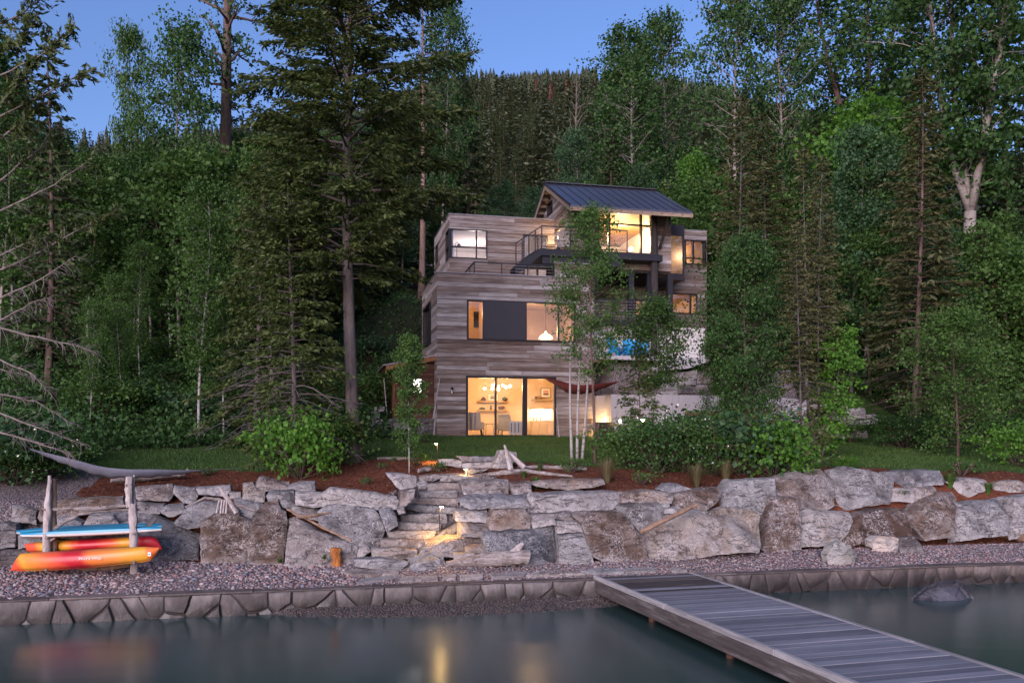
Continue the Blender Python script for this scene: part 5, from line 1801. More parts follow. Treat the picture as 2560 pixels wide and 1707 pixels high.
P_cot2 = decid(206, 22, .35, 3.0, 130, 'bark_brown', 'leaf_dark', .20, 26, .6, .34, leaders=[(.36, 3.0, 2.6, .9), (.36, .3, 2.0, 1.0), (.36, 1.4, 1.0, .96)], el=(0, .9), sub=4)
P_map = decid(207, 9, .08, 2.7, 70, 'bark_brown', 'leaf_bright', .17, 26, .55, .08, shape='oval', el=(.1, .8))
P_map2 = decid(208, 8, .06, 2.8, 66, 'bark_brown', 'leaf_green', .16, 28, .55, .08, shape='oval', el=(.1, .8))
P_dark = decid(209, 8.5, .06, 2.3, 110, 'bark_brown', 'leaf_dark', .12, 30, .42, .09, shape='oval', el=(.0, .7), sub=5)
P_sap = decid(210, 5.5, .16, .85, 50, 'bark_white', 'leaf_green', .10, 24, .22, .03, shape='oval', el=(.2, .9), wob=.006)
P_birch = decid(211, 9, .52, 1.25, 36, 'bark_white', 'leaf_green', .10, 11, .26, .065, trunks=[(-.18, 0, -.012, 0, .93), (0.06, .05, .0, .0, 1.0), (.26, -.05, .05, .0, .88)], shape='oval', el=(.2, .9), wob=.012, bare=.3)
P_porch = decid(212, 11, .34, 2.0, 72, 'bark_brown', 'leaf_green', .12, 22, .38, .075, trunks=[(0, 0, .012, 0, 1.0)], shape='oval', el=(.0, .8), wob=.02)
P_white = decid(213, 7, .42, 1.7, 54, 'bark_white', 'leaf_green', .12, 24, .36, .05, shape='oval', el=(.1, .8))
P_furrow = decid(216, 30, .40, 2.6, 70, 'bark_brown', 'leaf_dark', .19, 11, .42, .46, shape='oval', el=(.1, .9), wob=.006)
P_dead = decid(214, 14, .35, 2.2, 40, 'twig', 'leaf_dark', .1, 1, .1, .12, shape='vase', el=(.7, 1.25), bare=.97, sub=2)
P_sh1 = shrub(301, 1.6, 1.1, .10, 2600, 'leaf_green')
P_sh2 = shrub(302, 1.5, 1.0, .085, 3000, 'leaf_dark')
P_sh3 = shrub(303, 1.7, 1.2, .14, 1900, 'leaf_bright')
M['flower_white'] = simple_mat('white_petals', (.72, .72, .62), .7, 0, .05)
M['flower_pink'] = simple_mat('pink_petals', (.45, .08, .35), .7, 0, .1)
P_sh4 = shrub(304, 1.6, 1.15, .085, 2600, 'leaf_dark', flowers=150, fm='flower_white')
P_sh5 = shrub(305, 1.2, .9, .09, 900, 'needle_brown', 'twig', stems=14)
P_sh6 = shrub(306, 1.3, 1.0, .12, 1500, 'leaf_blue')

# --- trees one can name
plant('fir_tree', P_fir, 905, 25.0, -950, 'tall olive fir with a straight bare grey lower trunk, left of the house', rz=1.2, wide=1.05)
plant('spruce_tree', P_spr1, 728, 23.8, 405, 'drooping olive spruce with dead grey inner branches behind the bright bush', rz=.4, wide=1.0)
plant('spruce_tree', P_spr1, 650, 27.5, 380, 'second olive spruce standing just behind the drooping one', rz=2.4, wide=.9)
plant('sapling', P_sap, 1023, 23.2, 852, 'slender young tree with a thin white stem in front of the shed', rz=.8, wide=.85)
plant('birch_tree', P_birch, 1440, 26.5, 640, 'clump of three thin white birch stems on the lawn before the house', rz=0)
plant('aspen_tree', P_porch, 1487, 25.5, 530, 'leafy tree with a pale brown stem standing before the right part of the house', rz=.5, wide=.85)
plant('aspen_tree', P_white, 1630, 29.5, 770, 'small tree with a crooked white stem before the pale concrete wall', rz=2.0, wide=1.1)
plant('fir_tree', P_smallfir, 1600, 27.5, 890, 'small bushy fir below the white stemmed tree', rz=.2)
plant('leafy_tree', P_dark, 1872, 29.0, 610, 'dense dark glossy tree hiding the end of the concrete wall', rz=.9, wide=.82)
plant('leafy_tree', P_dark, 1812, 31.0, 850, 'lower dense green tree left of the dark glossy one', rz=2.9, wide=.75)
plant('spruce_tree', P_thin, 1996, 27.5, 560, 'thin brownish spruce with bare lower stem, right of the dark glossy tree', rz=1.5)
plant('spruce_tree', P_thin, 2052, 28.5, 395, 'taller thin rusty spruce with a bare leaning stem above the stacked stones', rz=3.9, wide=.85)
plant('spruce_tree', P_thin, 1846, 37.0, 250, 'thin feathery brown spruce right of the gable roof', rz=5.0, wide=1.0)
plant('spruce_tree', P_thin, 1905, 39.0, 285, 'pale feathery spruce beside the brown one right of the gable roof', rz=.6, wide=1.2)
plant('spruce_tree', P_nar, 2010, 40.0, 370, 'narrow rusty brown spruce with a bare white stem on the right slope', rz=.6, wide=1.1)
plant('spruce_tree', P_brown, 2295, 35.0, 175, 'large dark brown spruce with a straight trunk above the right lawn', rz=1.0, wide=1.05)
plant('cottonwood_tree', P_cot, 2432, 44.0, -420, 'big cottonwood with a pale trunk forking into two limbs, at the right edge', rz=0.1)
plant('cottonwood_tree', P_cot2, 2172, 56.0, -120, 'tall dark cottonwood with forked brown limbs against the sky on the right', rz=.3, wide=1.15)
plant('aspen_tree', P_tall, 1848, 50.0, -30, 'tall open aspen with pale stem against the sky right of the roof', rz=.0, wide=.85)
plant('aspen_tree', P_tall, 1950, 52.0, -10, 'tall open aspen standing just right of the similar one', rz=2.2, wide=.8)
plant('maple_tree', P_map, 2215, 50.0, 255, 'bright green maple glowing between dark trees on the right slope', rz=.5, wide=1.0)
plant('maple_tree', P_map, 1760, 52.0, 415, 'bright green young maple just right of the metal roof', rz=2.5, wide=.8)
plant('maple_tree', P_map2, 2395, 29.5, 790, 'wind blown maple leaning over the right end of the lawn', rz=.0, wide=1.0)
plant('cottonwood_tree', P_furrow, 562, 40.0, -560, 'huge furrowed dark trunk with thin side limbs on the left, top out of view', rz=1.3, wide=.85)
plant('leafy_tree', P_asp2, 450, 37.0, 75, 'leaning dark leafy tree left of the huge trunk', rz=2.0, wide=.85)
plant('aspen_tree', P_asp, 335, 38.0, 100, 'slim aspen with white stem rising against the sky on the left', rz=.3, wide=.5)
plant('spruce_tree', P_dense2, 122, 31.0, 75, 'dark spruce silhouetted against the sky at the left', rz=.9, wide=.85)
plant('aspen_tree', P_asp, 497, 29.0, 480, 'aspen with a bright white slanting stem on the left lawn edge', rz=2.6, wide=1.0)
plant('pine_tree', P_pond, 1056, 52.0, -60, 'tall pine with bare reddish trunk just left of the house', rz=1.0, wide=.9)
plant('leafy_tree', P_asp2, 1105, 57.0, 28, 'narrow dark leafy tree against the sky above the left end of the house', rz=.5, wide=.75)
plant('spruce_tree', P_dense, 1165, 62.0, 200, 'broad dark spruce behind the left part of the flat roof', rz=.2, wide=1.0)
plant('cottonwood_tree', P_tall, 1548, 70.0, 90, 'tall white stemmed tree behind the left part of the metal roof', rz=4.0, wide=1.15)
plant('cottonwood_tree', P_tall, 1590, 66.0, 150, 'tree with a thick pale trunk rising behind the metal roof', rz=.8, wide=1.1)
plant('cottonwood_tree', P_tall, 1665, 72.0, 55, 'tall dark leafy tree behind the right part of the metal roof', rz=2.0, wide=.9)
plant('dead_tree', P_dead, 1455, 80.0, 195, 'bare dead tree with upright pale twigs against the mountain', rz=1.0, wide=1.1)
plant('leafy_tree', P_asp3, 1432, 74.0, 345, 'green tree below the bare dead one behind the house', rz=1.4, wide=1.0)
plant('maple_tree', P_asp3, 1265, 66.0, 470, 'low round blue green tree behind the flat roof', rz=.4, wide=1.2)
plant('maple_tree', P_asp3, 1330, 70.0, 478, 'low blue green tree behind the roof, next to the gable', rz=3.4, wide=1.2)
plant('spruce_tree', P_dense, 2520, 50.0, -60, 'dark spruce behind the big cottonwood at the right edge', rz=1.1)
for x, Y, yt, lb, rz in ((300, 30.5, 700, 'young aspen with a thin kinked white stem at the left lawn edge', .2), (225, 29, 760, 'thin pale stemmed aspen at the far left of the lawn', 1.8),
                         (560, 30, 640, 'aspen with straight pale stem behind the left lawn, beside the spruces', 3.3), (350, 33, 620, 'dim aspen deep in the left wood', 4.1)):
    plant('aspen_tree', P_asp, x, Y, yt, lb, rz=rz, wide=.9)

# --- the woods on the slopes
fill = random.Random(99)
ORD1 = ['first', 'second', 'third', 'fourth', 'fifth', 'sixth', 'seventh', 'eighth', 'ninth', 'tenth', 'eleventh', 'twelfth', 'thirteenth', 'fourteenth',
        'fifteenth', 'sixteenth', 'seventeenth', 'eighteenth', 'nineteenth', 'twentieth']
CNT = {}
def skyline(x):
    return np.interp(x, [-400, 0, 60, 215, 330, 420, 700, 1000, 1090, 1130, 1470, 1500, 1740, 1800, 2060, 2150, 2310, 2335, 2500, 2540, 2700],
                     [-100, 60, 300, 350, 345, 350, 300, 300, 300, 480, 485, 300, 300, 335, 345, 200, 230, 560, 560, 60, 40])
KINDS = {'spruce': ([P_dense, P_dense2], 'spruce_tree'), 'aspen': ([P_asp, P_asp2], 'aspen_tree'), 'leafy': ([P_asp3, P_map2], 'leafy_tree'), 'brown': ([P_brown, P_thin], 'spruce_tree')}
KW = {'spruce': 'dark pointed spruce', 'aspen': 'slim pale aspen', 'leafy': 'broad leafy tree', 'brown': 'thin olive brown spruce'}
ZONES = [   # count, x range, distance range, kinds, label, group
    (28, (-300, 700), (33, 48), ['aspen', 'leafy', 'aspen'], 'in the dense wood behind the left lawn', 'of the left wood'),
    (26, (-350, 1020), (48, 90), ['spruce', 'leafy', 'spruce'], 'deep in the wood on the left slope', 'deep in the left wood'),
    (12, (640, 850), (42, 60), ['spruce', 'leafy', 'aspen'], 'on the slope behind the tall fir', 'behind the tall fir'),
    (8, (880, 1040), (54, 66), ['leafy', 'spruce'], 'on the slope just left of the house', 'left of the house'),
    (18, (1080, 1500), (60, 130), ['leafy', 'spruce', 'leafy'], 'low behind the flat roof of the house', 'behind the house'),
    (16, (1480, 1800), (56, 100), ['leafy', 'aspen', 'spruce'], 'in the wood behind the metal roof', 'behind the metal roof'),
    (32, (1760, 2700), (40, 62), ['leafy', 'aspen', 'leafy', 'spruce'], 'in the mixed wood on the right slope', 'of the right wood'),
    (26, (1760, 2800), (62, 110), ['spruce', 'leafy', 'aspen'], 'high on the right slope behind the mixed wood', 'high on the right slope'),
    (10, (2230, 2750), (30, 40), ['leafy', 'brown', 'leafy'], 'crowding the right end of the lawn', 'right of the lawn'),
    (8, (1840, 2150), (38, 46), ['leafy', 'brown'], 'on the slope just right of the house', 'right of the house'),
]
for n, (xa_, xb_), (ya_, yb_), ks, lb, gp in ZONES:
    k = 0; tries = 0
    while k < n and tries < 4000:
        tries += 1
        x = xa_ + (xb_ - xa_) * ((k + fill.random()) / n); Y = fill.uniform(ya_, yb_)
        X = (x - CX) / F * Y; t, s = to_site(X, Y)
        if -2.5 < t < 14 and s < 11.5: continue
        if int(region(np.array([t]), np.array([s]))[0]) != 3: continue
        if 5.5 < t < 17 and s < 5: continue
        protos, nm = KINDS[ks[k % len(ks)]]
        pr_t = fill.choice(protos)
        base = at_ground(x, Y)
        hh_ = pr_t.h * fill.uniform(.65, 1.25)
        ymin = skyline(x) + fill.uniform(0, 70)
        top = CAMZ + (YH - ymin) / F * Y
        hh_ = min(hh_, top - base.z)
        k += 1
        if hh_ < 2.2: continue
        lb_ = KW[ks[(k - 1) % len(ks)]] + ' ' + lb
        kc_ = (lb_, gp); CNT[kc_] = CNT.get(kc_, 0) + 1
        if CNT[kc_] <= 20: lb_ = lb_ + ', ' + ORD1[CNT[kc_] - 1] + ' from the left'
        put(nm, pr_t, base - Vector((0, 0, .1)), hh_ / pr_t.h, fill.uniform(0, 6.28), lb_, 'tree', {'spruce_tree': 'spruces ', 'aspen_tree': 'aspens ', 'leafy_tree': 'leafy trees '}[nm] + gp, wide=fill.uniform(.9, 1.35) * (1.25 if hh_ / pr_t.h < .6 else 1))
# conifers on the foot of the mountain, nearer than the joined forest
k = 0
for i in range(150):
    x = fill.uniform(1060, 1500) if i < 95 else fill.uniform(1500, 2000) if i < 125 else fill.uniform(-200, 1040)
    f = fill.uniform(.012, .15)
    X, Y, z = mountain_pt(x, f)
    pr_t = fill.choice([P_dense, P_dense2, P_dense])
    hh_ = fill.uniform(8, 15)
    put('spruce_tree', pr_t, Vector((X, Y, z - .6)), hh_ / pr_t.h, fill.uniform(0, 6.28), 'conifer standing on the lower flank of the far mountain', 'tree', 'conifers on the lower mountain flank', wide=fill.uniform(.8, 1.1))

def lowres_conifer(seed):
    g = np.random.default_rng(seed); lv = Leaves(); nb = 46; h = 12.0
    for i in range(nb):
        f = (i + g.uniform()) / nb; z = h * (.06 + .94 * f); rad = 1.9 * (1 - f) ** .8 * g.uniform(.6, 1.15) + .12
        az = i * 2.39996; hd = np.array([math.cos(az), math.sin(az), 0]); n = 2 + int(5 * (1 - f))
        u = g.uniform(.15, 1, (n, 1)); C = hd[None] * rad * u + np.array([0, 0, z])[None] - np.array([0, 0, 1.0])[None] * (.3 * rad * u ** 2) + g.normal(0, .12, (n, 3))
        D = unit3(hd[None] + g.normal(0, .4, (n, 3)) + np.array([0, 0, -.25])); S = unit3(np.cross(D, unit3(np.array([0, 0, 1.0])[None] + g.normal(0, .5, (n, 3)))))
        lv.add(C, D * .42, S * .20)
    lv.add(np.array([[0, 0, h - .2]]), np.array([[0, 0, .6]]), np.array([[.12, 0, 0]]))
    C, D, S = lv.arrays()
    return np.stack([C - D, C + S, C + D, C - S], 1)
LOWV = [lowres_conifer(700 + i) for i in range(5)]
allq = []
for i in range(1500):
    x = fill.uniform(1020, 2050) if i < 1250 else fill.uniform(-300, 1020); f = .03 + .45 * fill.random() ** 1.15
    X, Y, z = mountain_pt(x, f); sc_f = fill.uniform(.4, 1.3); w_f = sc_f * fill.uniform(.85, 1.7); a = fill.uniform(0, 6.28)
    q = LOWV[i % 5]; ca, sa_ = math.cos(a), math.sin(a)
    allq.append(np.stack([X + (q[..., 0] * ca - q[..., 1] * sa_) * w_f, Y + (q[..., 0] * sa_ + q[..., 1] * ca) * w_f, z - .5 + q[..., 2] * sc_f], -1))
allq = np.concatenate(allq).reshape(-1, 3)
tag(mesh_obj('lower_mountain_forest', np_mesh('lower_mountain_forest', allq, [np.arange(len(allq)).reshape(-1, 4)], M['farneedle'])), 'continuous dark forest on the middle slope of the far mountain', 'forest', kind='stuff')

# --- shrubs
shrub_at('maple_bush', P_sh3, 748, 1196, 1035, 'bright green maple bush in the mulch bed below the spruce', rz=.3, wide=.82)
shrub_at('maple_bush', P_sh1, 848, 1160, 1035, 'darker green maple bush at the foot of the tall fir', rz=1.3, wide=1.0)
shrub_at('shrub', P_sh6, 790, 1150, 1010, 'dim shrub behind the two maple bushes', rz=2.3, wide=1.2)
for x, yb, yt, pr_, lb, w in (
    (1572, 1168, 1052, P_sh1, 'green shrub at the left end of the thicket right of the birches', 1.0),
    (1640, 1182, 1046, P_sh2, 'dark small leaved shrub left of the white flowering one', 1.0),
    (1722, 1180, 1022, P_sh4, 'shrub dotted with small white flowers in the middle of the thicket', 1.0),
    (1800, 1190, 1040, P_sh1, 'green shrub right of the white flowering one', 1.05),
    (1868, 1190, 1030, P_sh6, 'blue green shrub below the dark glossy tree', 1.05),
    (1935, 1194, 1048, P_sh3, 'bright shrub hanging over the tall grey boulder', .95),
    (1990, 1178, 1060, P_sh5, 'brown twiggy shrub at the right end of the thicket', 1.1),
    (1900, 1165, 1020, P_sh5, 'brownish half bare shrub in the back of the thicket', 1.2),
    (1760, 1160, 1035, P_sh6, 'shrub in the back of the thicket before the log rounds', 1.2),
    (2115, 1172, 1140, P_sh3, 'small lime green bush behind the biggest upper boulder', 1.2),
    (2410, 1120, 1010, P_sh5, 'sparse brown twiggy shrub at the right lawn edge', 1.0),
    (2545, 1165, 1060, P_sh3, 'bright leafy shrub at the right end of the lawn', 1.0),
    (2500, 1110, 960, P_sh1, 'tall shrub in front of the dark wood at the right edge', 1.2),
    (2130, 1105, 1050, P_sh1, 'low green shrub before the stacked stone terraces', 1.0)):
    shrub_at('shrub', pr_, x, yb, yt, lb, rz=x * .37, wide=w)
for x, Y, yt, pr_, lb in ((40, 21.4, 1080, P_sh4, 'shrub with small white flowers at the left edge above the beach'), (118, 22.0, 1100, P_sh1, 'green shrub beside the white flowering one at the left edge'),
                          (-20, 21.5, 1040, P_sh6, 'dim shrub at the left edge of the picture'), (205, 24.5, 1120, P_sh2, 'dark shrub behind the left end of the grey hammock'),
                          (95, 24, 1010, P_sh2, 'large dark shrub under the bare conifer branches')):
    shrub_at('shrub', pr_, x, 0, yt, lb, rz=x * .3, wide=1.25, Y=Y)
ORD = ['first', 'second', 'third', 'fourth', 'fifth', 'sixth', 'seventh', 'eighth', 'ninth', 'tenth', 'eleventh', 'twelfth', 'thirteenth', 'fourteenth', 'fifteenth', 'sixteenth', 'seventeenth', 'eighteenth', 'nineteenth', 'twentieth']
for i, (x, Y) in enumerate(sorted(((300, 33), (380, 35), (465, 31), (575, 34), (655, 33), (700, 36), (330, 31), (420, 33), (520, 32), (610, 31), (250, 30), (950, 37), (1000, 40), (930, 42), (2260, 33), (2330, 34), (2460, 33), (2350, 38), (2250, 42), (2150, 44)))):
    b = at_ground(x, Y); pr_ = (P_sh1, P_sh2, P_sh6)[i % 3]
    r_ = empty('shrub', b, i * 1.3, 'low dark shrub at the foot of the wood, ' + ORD[i] + ' from the left', 'shrub', 'low shrubs at the foot of the wood'); r_.scale = (1.2, 1.2, .9)
    link(bpy.data.objects.new('stems', pr_.trunk), r_); link(bpy.data.objects.new('foliage', pr_.crown), r_)
# leaning vine maple by the stone stack
P_vine = decid(215, 5, .12, .8, 40, 'bark_brown', 'leaf_bright', .13, 13, .26, .03, trunks=[(0, 0, .20, 0, 1.0)], shape='column', el=(-.6, .5))
plant('maple_tree', P_vine, 2052, 28.0, 830, 'thin leaning vine maple with bright leaves before the stacked stones', rz=.0)

# --- ground cover of the wood (stuff)
t = rng.uniform(-40, 40, 60000); s = rng.uniform(-9, 20, 60000)
m = (region(t, s) == 3) & ~((t > -1.9) & (t < 16) & (s < 9.5)) & ~((t > 16) & (s < -.9))
t, s = t[m], s[m]; n = len(t)
hg = np.abs(rng.normal(0, .28, n)) * (1 + np.sin(t * 1.3) * np.cos(s * 1.1)) * .7
C = np.stack([O0.x + t * UX - s * UY, O0.y + t * UY + s * UX, ground(t, s) + hg + .05], -1)
D = unit3(rng.normal(0, 1, (n, 3))); N_ = unit3(rng.normal(0, 1, (n, 3)) + np.array([0, 0, .8])); S_ = unit3(np.cross(D, N_))
L_ = rng.uniform(.05, .12, (n, 1))
t2 = rng.uniform(-17, -2, 34000); s2 = rng.uniform(-9, 6, 34000)
m = region(t2, s2) == 3
t2, s2 = t2[m], s2[m]; n2 = len(t2)
hg = np.abs(rng.normal(0, .34, n2)) * (1.1 + np.sin(t2 * 1.9) * np.cos(s2 * 1.6))
C2 = np.stack([O0.x + t2 * UX - s2 * UY, O0.y + t2 * UY + s2 * UX, ground(t2, s2) + hg + .05], -1)
D2 = unit3(rng.normal(0, 1, (n2, 3))); N2 = unit3(rng.normal(0, 1, (n2, 3)) + np.array([0, 0, .8])); S2 = unit3(np.cross(D2, N2)); L2 = rng.uniform(.05, .11, (n2, 1))
C, D, S_, L_ = np.concatenate([C, C2]), np.concatenate([D, D2]), np.concatenate([S_, S2]), np.concatenate([L_, L2])
tag(mesh_obj('undergrowth', quads_mesh('undergrowth', C, D * L_, S_ * L_ * .6, M['leaf_dark'])), 'low leafy undergrowth on the floor of the wood', 'undergrowth', kind='stuff')

# --- small plants of the mulch beds
def grass_tuft(seed, h, n, mat):
    g = np.random.default_rng(seed)
    az = g.uniform(0, 6.28, n); ln = g.uniform(.15, .75, n) * h; hh2 = h * g.uniform(.5, 1, n)
    b0 = np.stack([np.cos(az) * .05, np.sin(az) * .05, np.zeros(n)], -1)
    mid = np.stack([np.cos(az) * ln * .35, np.sin(az) * ln * .35, hh2 * .65], -1)
    tip = np.stack([np.cos(az) * ln, np.sin(az) * ln, hh2], -1)
    w = np.stack([-np.sin(az), np.cos(az), np.zeros(n)], -1) * .008
    V = np.stack([b0 - w, b0 + w, mid + w, mid - w, tip], 1).reshape(-1, 3)
    i = np.arange(n)[:, None] * 5
    return np_mesh('blades', V, [i + np.array([[0, 1, 2, 3]]), i + np.array([[3, 2, 4]])], M[mat])
M['drygrass'] = leaf_mat('dry_grass_blades', (.10, .085, .04), (.20, .17, .09), (.30, .26, .17), .3)
TUFT = grass_tuft(5, .75, 240, 'drygrass'); TUFT2 = grass_tuft(6, .35, 160, 'grass')
for x, yb, sc, lb in ((1518, 1208, 1.0, 'dry ornamental grass tuft right of the driftwood'), (1742, 1218, .95, 'dry ornamental grass tuft above the middle boulders'), (1815, 1206, .9, 'dry grass tuft left of the tall grey boulder')):
    p = on_ground(x, yb, 14); o = mesh_obj('grass_tuft', TUFT); o.location = p; o.scale = (sc,) * 3; tag(o, lb, 'grass tuft', 'ornamental grass tufts')
P_pl = shrub(311, .45, .32, .06, 260, 'leaf_green', stems=5)
for x, yb, sc, lb in ((1048, 1163, .9, 'small plant at the foot of the young tree'), (1098, 1180, .8, 'small plant left of the upper path light'), (952, 1172, .5, 'tiny plant in the mulch under the maple bushes'),
                      (915, 1212, .55, 'tiny plant beside the big slab at the top of the stairs'), (1430, 1183, 1.1, 'leafy plant beside the long driftwood'), (1605, 1212, 1.0, 'lime plant left of the dry grass tufts'),
                      (2403, 1190, 1.4, 'upright plant in the mulch at the right, before the lawn'), (2450, 1185, .6, 'small green plant at the right edge of the mulch'), (1062, 1108, 1.1, 'wispy plant on the lawn beside the path light'),
                      (515, 1190, .8, 'small weed at the lawn edge on the left'), (985, 1155, .4, 'tiny plant near the pale log')):
    p = on_ground(x, yb, 14); r_ = empty('small_plant', p, x, lb, 'plant', 'small plants in the mulch beds'); r_.scale = (sc,) * 3
    link(bpy.data.objects.new('stems', P_pl.trunk), r_); link(bpy.data.objects.new('foliage', P_pl.crown), r_)
for x, yb, sc, lb in ((2375, 1220, 1.4, 'green tuft between the blue block and the pale stones'), (2075, 1272, .9, 'low green tuft below the upper boulders'), (2185, 1262, .9, 'green tuft under the biggest upper boulder'),
                      (1340, 1222, 1.0, 'bright green tuft at the end of the brown block'), (2255, 1255, 1.1, 'grassy tuft below the two pale stones'), (2470, 1235, 1.1, 'grassy tuft before the pale stones at the right'),
                      (1350, 1178, .7, 'tuft under the long driftwood'), (1310, 1196, .7, 'tuft between the driftwood and the brown block'), (700, 1412, .5, 'tuft at the foot of the left boulders'), (810, 1412, .8, 'green tuft beside the wood stump')):
    p = on_ground(x, yb, 14); o = mesh_obj('grass_tuft', TUFT2); o.location = p; o.scale = (sc,) * 3; tag(o, lb, 'grass tuft', 'green tufts among the boulders')

# --- conifer at the left edge whose bare limbs reach into view
YE = 16.5
nr = empty('bare_conifer', at_ground(-210, YE + .6), 0, 'conifer at the left edge with long bare grey limbs reaching into view', 'tree')
nb_ = nr.location.copy()
b = MB(); b.tube([Vector((0, 0, -.2)), Vector((.05, 0, 5)), Vector((0, .1, 10)), Vector((.1, .1, 16))], [.24, .19, .14, .03], 10); b.build('trunk', M['bark_grey'], nr, smooth=True)
NL = Leaves(); g_ = np.random.default_rng(77); rr = random.Random(78)
for pts, needles in (
    ([(-205, 560), (0, 452), (99, 370), (140, 312)], .55), ([(-205, 600), (0, 529), (137, 461), (215, 408)], .5), ([(-205, 720), (0, 676), (99, 631), (199, 573), (300, 520)], .75),
    ([(-205, 800), (0, 745), (104, 697), (190, 640)], .0), ([(-205, 850), (0, 801), (76, 759), (132, 739)], .0), ([(-205, 800), (0, 821), (134, 853), (201, 866), (240, 882)], .0),
    ([(-205, 860), (0, 900), (80, 933), (132, 990)], .0), ([(-205, 880), (0, 922), (85, 944)], .0), ([(-205, 930), (0, 984), (89, 1004), (187, 1062)], .0),
    ([(-205, 980), (0, 1033), (112, 1076), (212, 1110)], .0), ([(-205, 1040), (0, 1080), (112, 1114), (182, 1136)], .0), ([(-205, 640), (0, 640), (60, 610), (130, 588)], .5),
    ([(-205, 300), (0, 190), (110, 135), (188, 62)], 1.0), ([(-205, 420), (0, 292), (150, 215), (226, 172)], .9), ([(-205, 200), (-20, 70), (60, 30), (120, -25)], 1.0), ([(-205, 330), (0, 260), (40, 215), (75, 150)], 1.0),
    ([(-205, 380), (0, 350), (60, 300), (100, 262)], 1.0), ([(-205, 160), (0, 130), (50, 95), (85, 45)], 1.0)):
    Yl = YE + rr.uniform(-.7, 1.0)
    wp = [P(x, y, YE + .6 + (Yl - YE - .6) * min(1, i / 1.5)) - nb_ for i, (x, y) in enumerate(pts)]
    wp[0] = Vector((0, 0, wp[0].z))
    # refine
    fine = [wp[0]]
    for a, c in zip(wp[:-1], wp[1:]):
        for k in range(1, 5): fine.append(a.lerp(c, k / 4) + Vector((rr.uniform(-1, 1), rr.uniform(-1, 1), rr.uniform(-1, 1))) * .012)
    mb = MB(); m_ = len(fine)
    mb.tube(fine, [.024 * (1 - .85 * i / (m_ - 1)) for i in range(m_)], 6)
    for i in range(5, m_):
        for q in range(5):
            p0 = fine[i - 1].lerp(fine[i], rr.random()); f = i / m_
            side = Vector((rr.uniform(-.2, 1), rr.uniform(-1, 1), rr.uniform(-1.0, .45) if needles < .5 else rr.uniform(-.5, .8))).normalized()
            ln = rr.uniform(.12, .5) * (1.15 - .6 * f)
            p1 = p0 + side * ln * .5 + Vector((.04, 0, .0)); p2 = p0 + side * ln + Vector((.10 * ln, 0, -.12 * ln))
            mb.tube([p0, p1, p2], [.007, .005, .0025], 3, cap=False)
            if rr.random() < .6:
                p3 = p1 + Vector((rr.uniform(0, 1), rr.uniform(-1, 1), rr.uniform(-1, .2))) * ln * .35
                mb.tube([p1, p3], [.004, .002], 3, cap=False)
            if needles and rr.random() < needles and f > (.5 if needles < .8 else .3):
                n = 9
                fr_ = g_.uniform(.2, 1.1, (n, 1)); C = np.array(p0)[None] + (np.array(p2) - np.array(p0))[None] * fr_ + g_.normal(0, .025, (n, 3))
                D = unit3(np.array(side)[None] + g_.normal(0, .55, (n, 3))); S = unit3(np.cross(D, g_.normal(0, 1, (n, 3))))
                NL.add(C, D * .075, S * .022)
    mb.build('limb', M['twig'], nr, smooth=True)
mesh_obj('crown', NL.mesh('crown', M['needle_olive']), nr)

# ------------------------------------------------------------------ things
def HW(t, s, z): return site(t, s, z)
M['driftlog'] = drift_mat('bleached_driftwood_grain', (.20, .17, .155), (.40, .365, .35))
M['driftwood'] = bark_mat('bleached_driftwood', (.20, .165, .15), (.44, .40, .385), 5, .5, .6)
M['driftbrown'] = bark_mat('brown_driftwood', (.13, .085, .055), (.30, .20, .14), 6, .5, .6)
M['concrete'] = simple_mat('pale_concrete', (.42, .40, .41), .85, 0, .14, 3, .2)
M['blue'] = simple_mat('blue_paint', (.012, .30, .62), .5, 0, .08, 4, .05)
M['orange_post'] = bark_mat('orange_rotten_wood', (.16, .05, .015), (.42, .17, .05), 7, .3)
rr = random.Random(5)

def drift(name, pts, rad, mat, label, cat='driftwood', n=9, knots=0, parent=None, group=None):
    """a weathered log along pts with uneven girth, stubs and broken ends"""
    if mat == 'driftwood' and abs((pts[-1] - pts[0]).normalized().z) < .6: mat = 'driftlog'
    fine = []; R_ = []
    for i, (a, c) in enumerate(zip(pts[:-1], pts[1:])):
        k_n = 5
        for k in range(k_n + (i == len(pts) - 2)):
            f = k / k_n
            fine.append(a.lerp(c, f) + Vector((rr.uniform(-1, 1), rr.uniform(-1, 1), rr.uniform(-1, 1))) * rad[i] * .10)
            R_.append((rad[i] + (rad[i + 1] - rad[i]) * f) * rr.uniform(.93, 1.08))
    mb = MB(); mb.tube(fine, R_, n)
    for k in range(knots):
        i = rr.randrange(1, len(fine) - 1); d = Vector((rr.uniform(-1, 1), rr.uniform(-1, .2), rr.uniform(.2, 1))).normalized()
        mb.tube([fine[i], fine[i] + d * R_[i] * 1.4, fine[i] + d * R_[i] * rr.uniform(1.8, 2.6)], [R_[i] * .38, R_[i] * .28, R_[i] * .12], 6)
    mb.v = [tuple(Vector(p) + Vector(mnoise.noise_vector(Vector(p) * 6.0)) * min(.014, rad[0] * .2)) for p in mb.v]
    if parent is not None:
        inv = parent.matrix_basis.inverted(); mb.v = [tuple(inv @ Vector(p)) for p in mb.v]
        return mb.build(name, M[mat], parent, smooth=True)
    c = fine[len(fine) // 2]
    o = mb.build(name, M[mat], None, smooth=True, origin=(c.x, c.y, min(p.z for p in fine)))
    return tag(o, label, cat, group)

def gpts(crop, pts, lift=.06):
    out = []
    for x, y in cpx(crop, pts):
        p = on_ground(x, y, 12); p.z += lift; out.append(p)
    return out
def ypts(crop, pts, Ys):
    return [P(x, y, Y) for (x, y), Y in zip(cpx(crop, pts), Ys)]

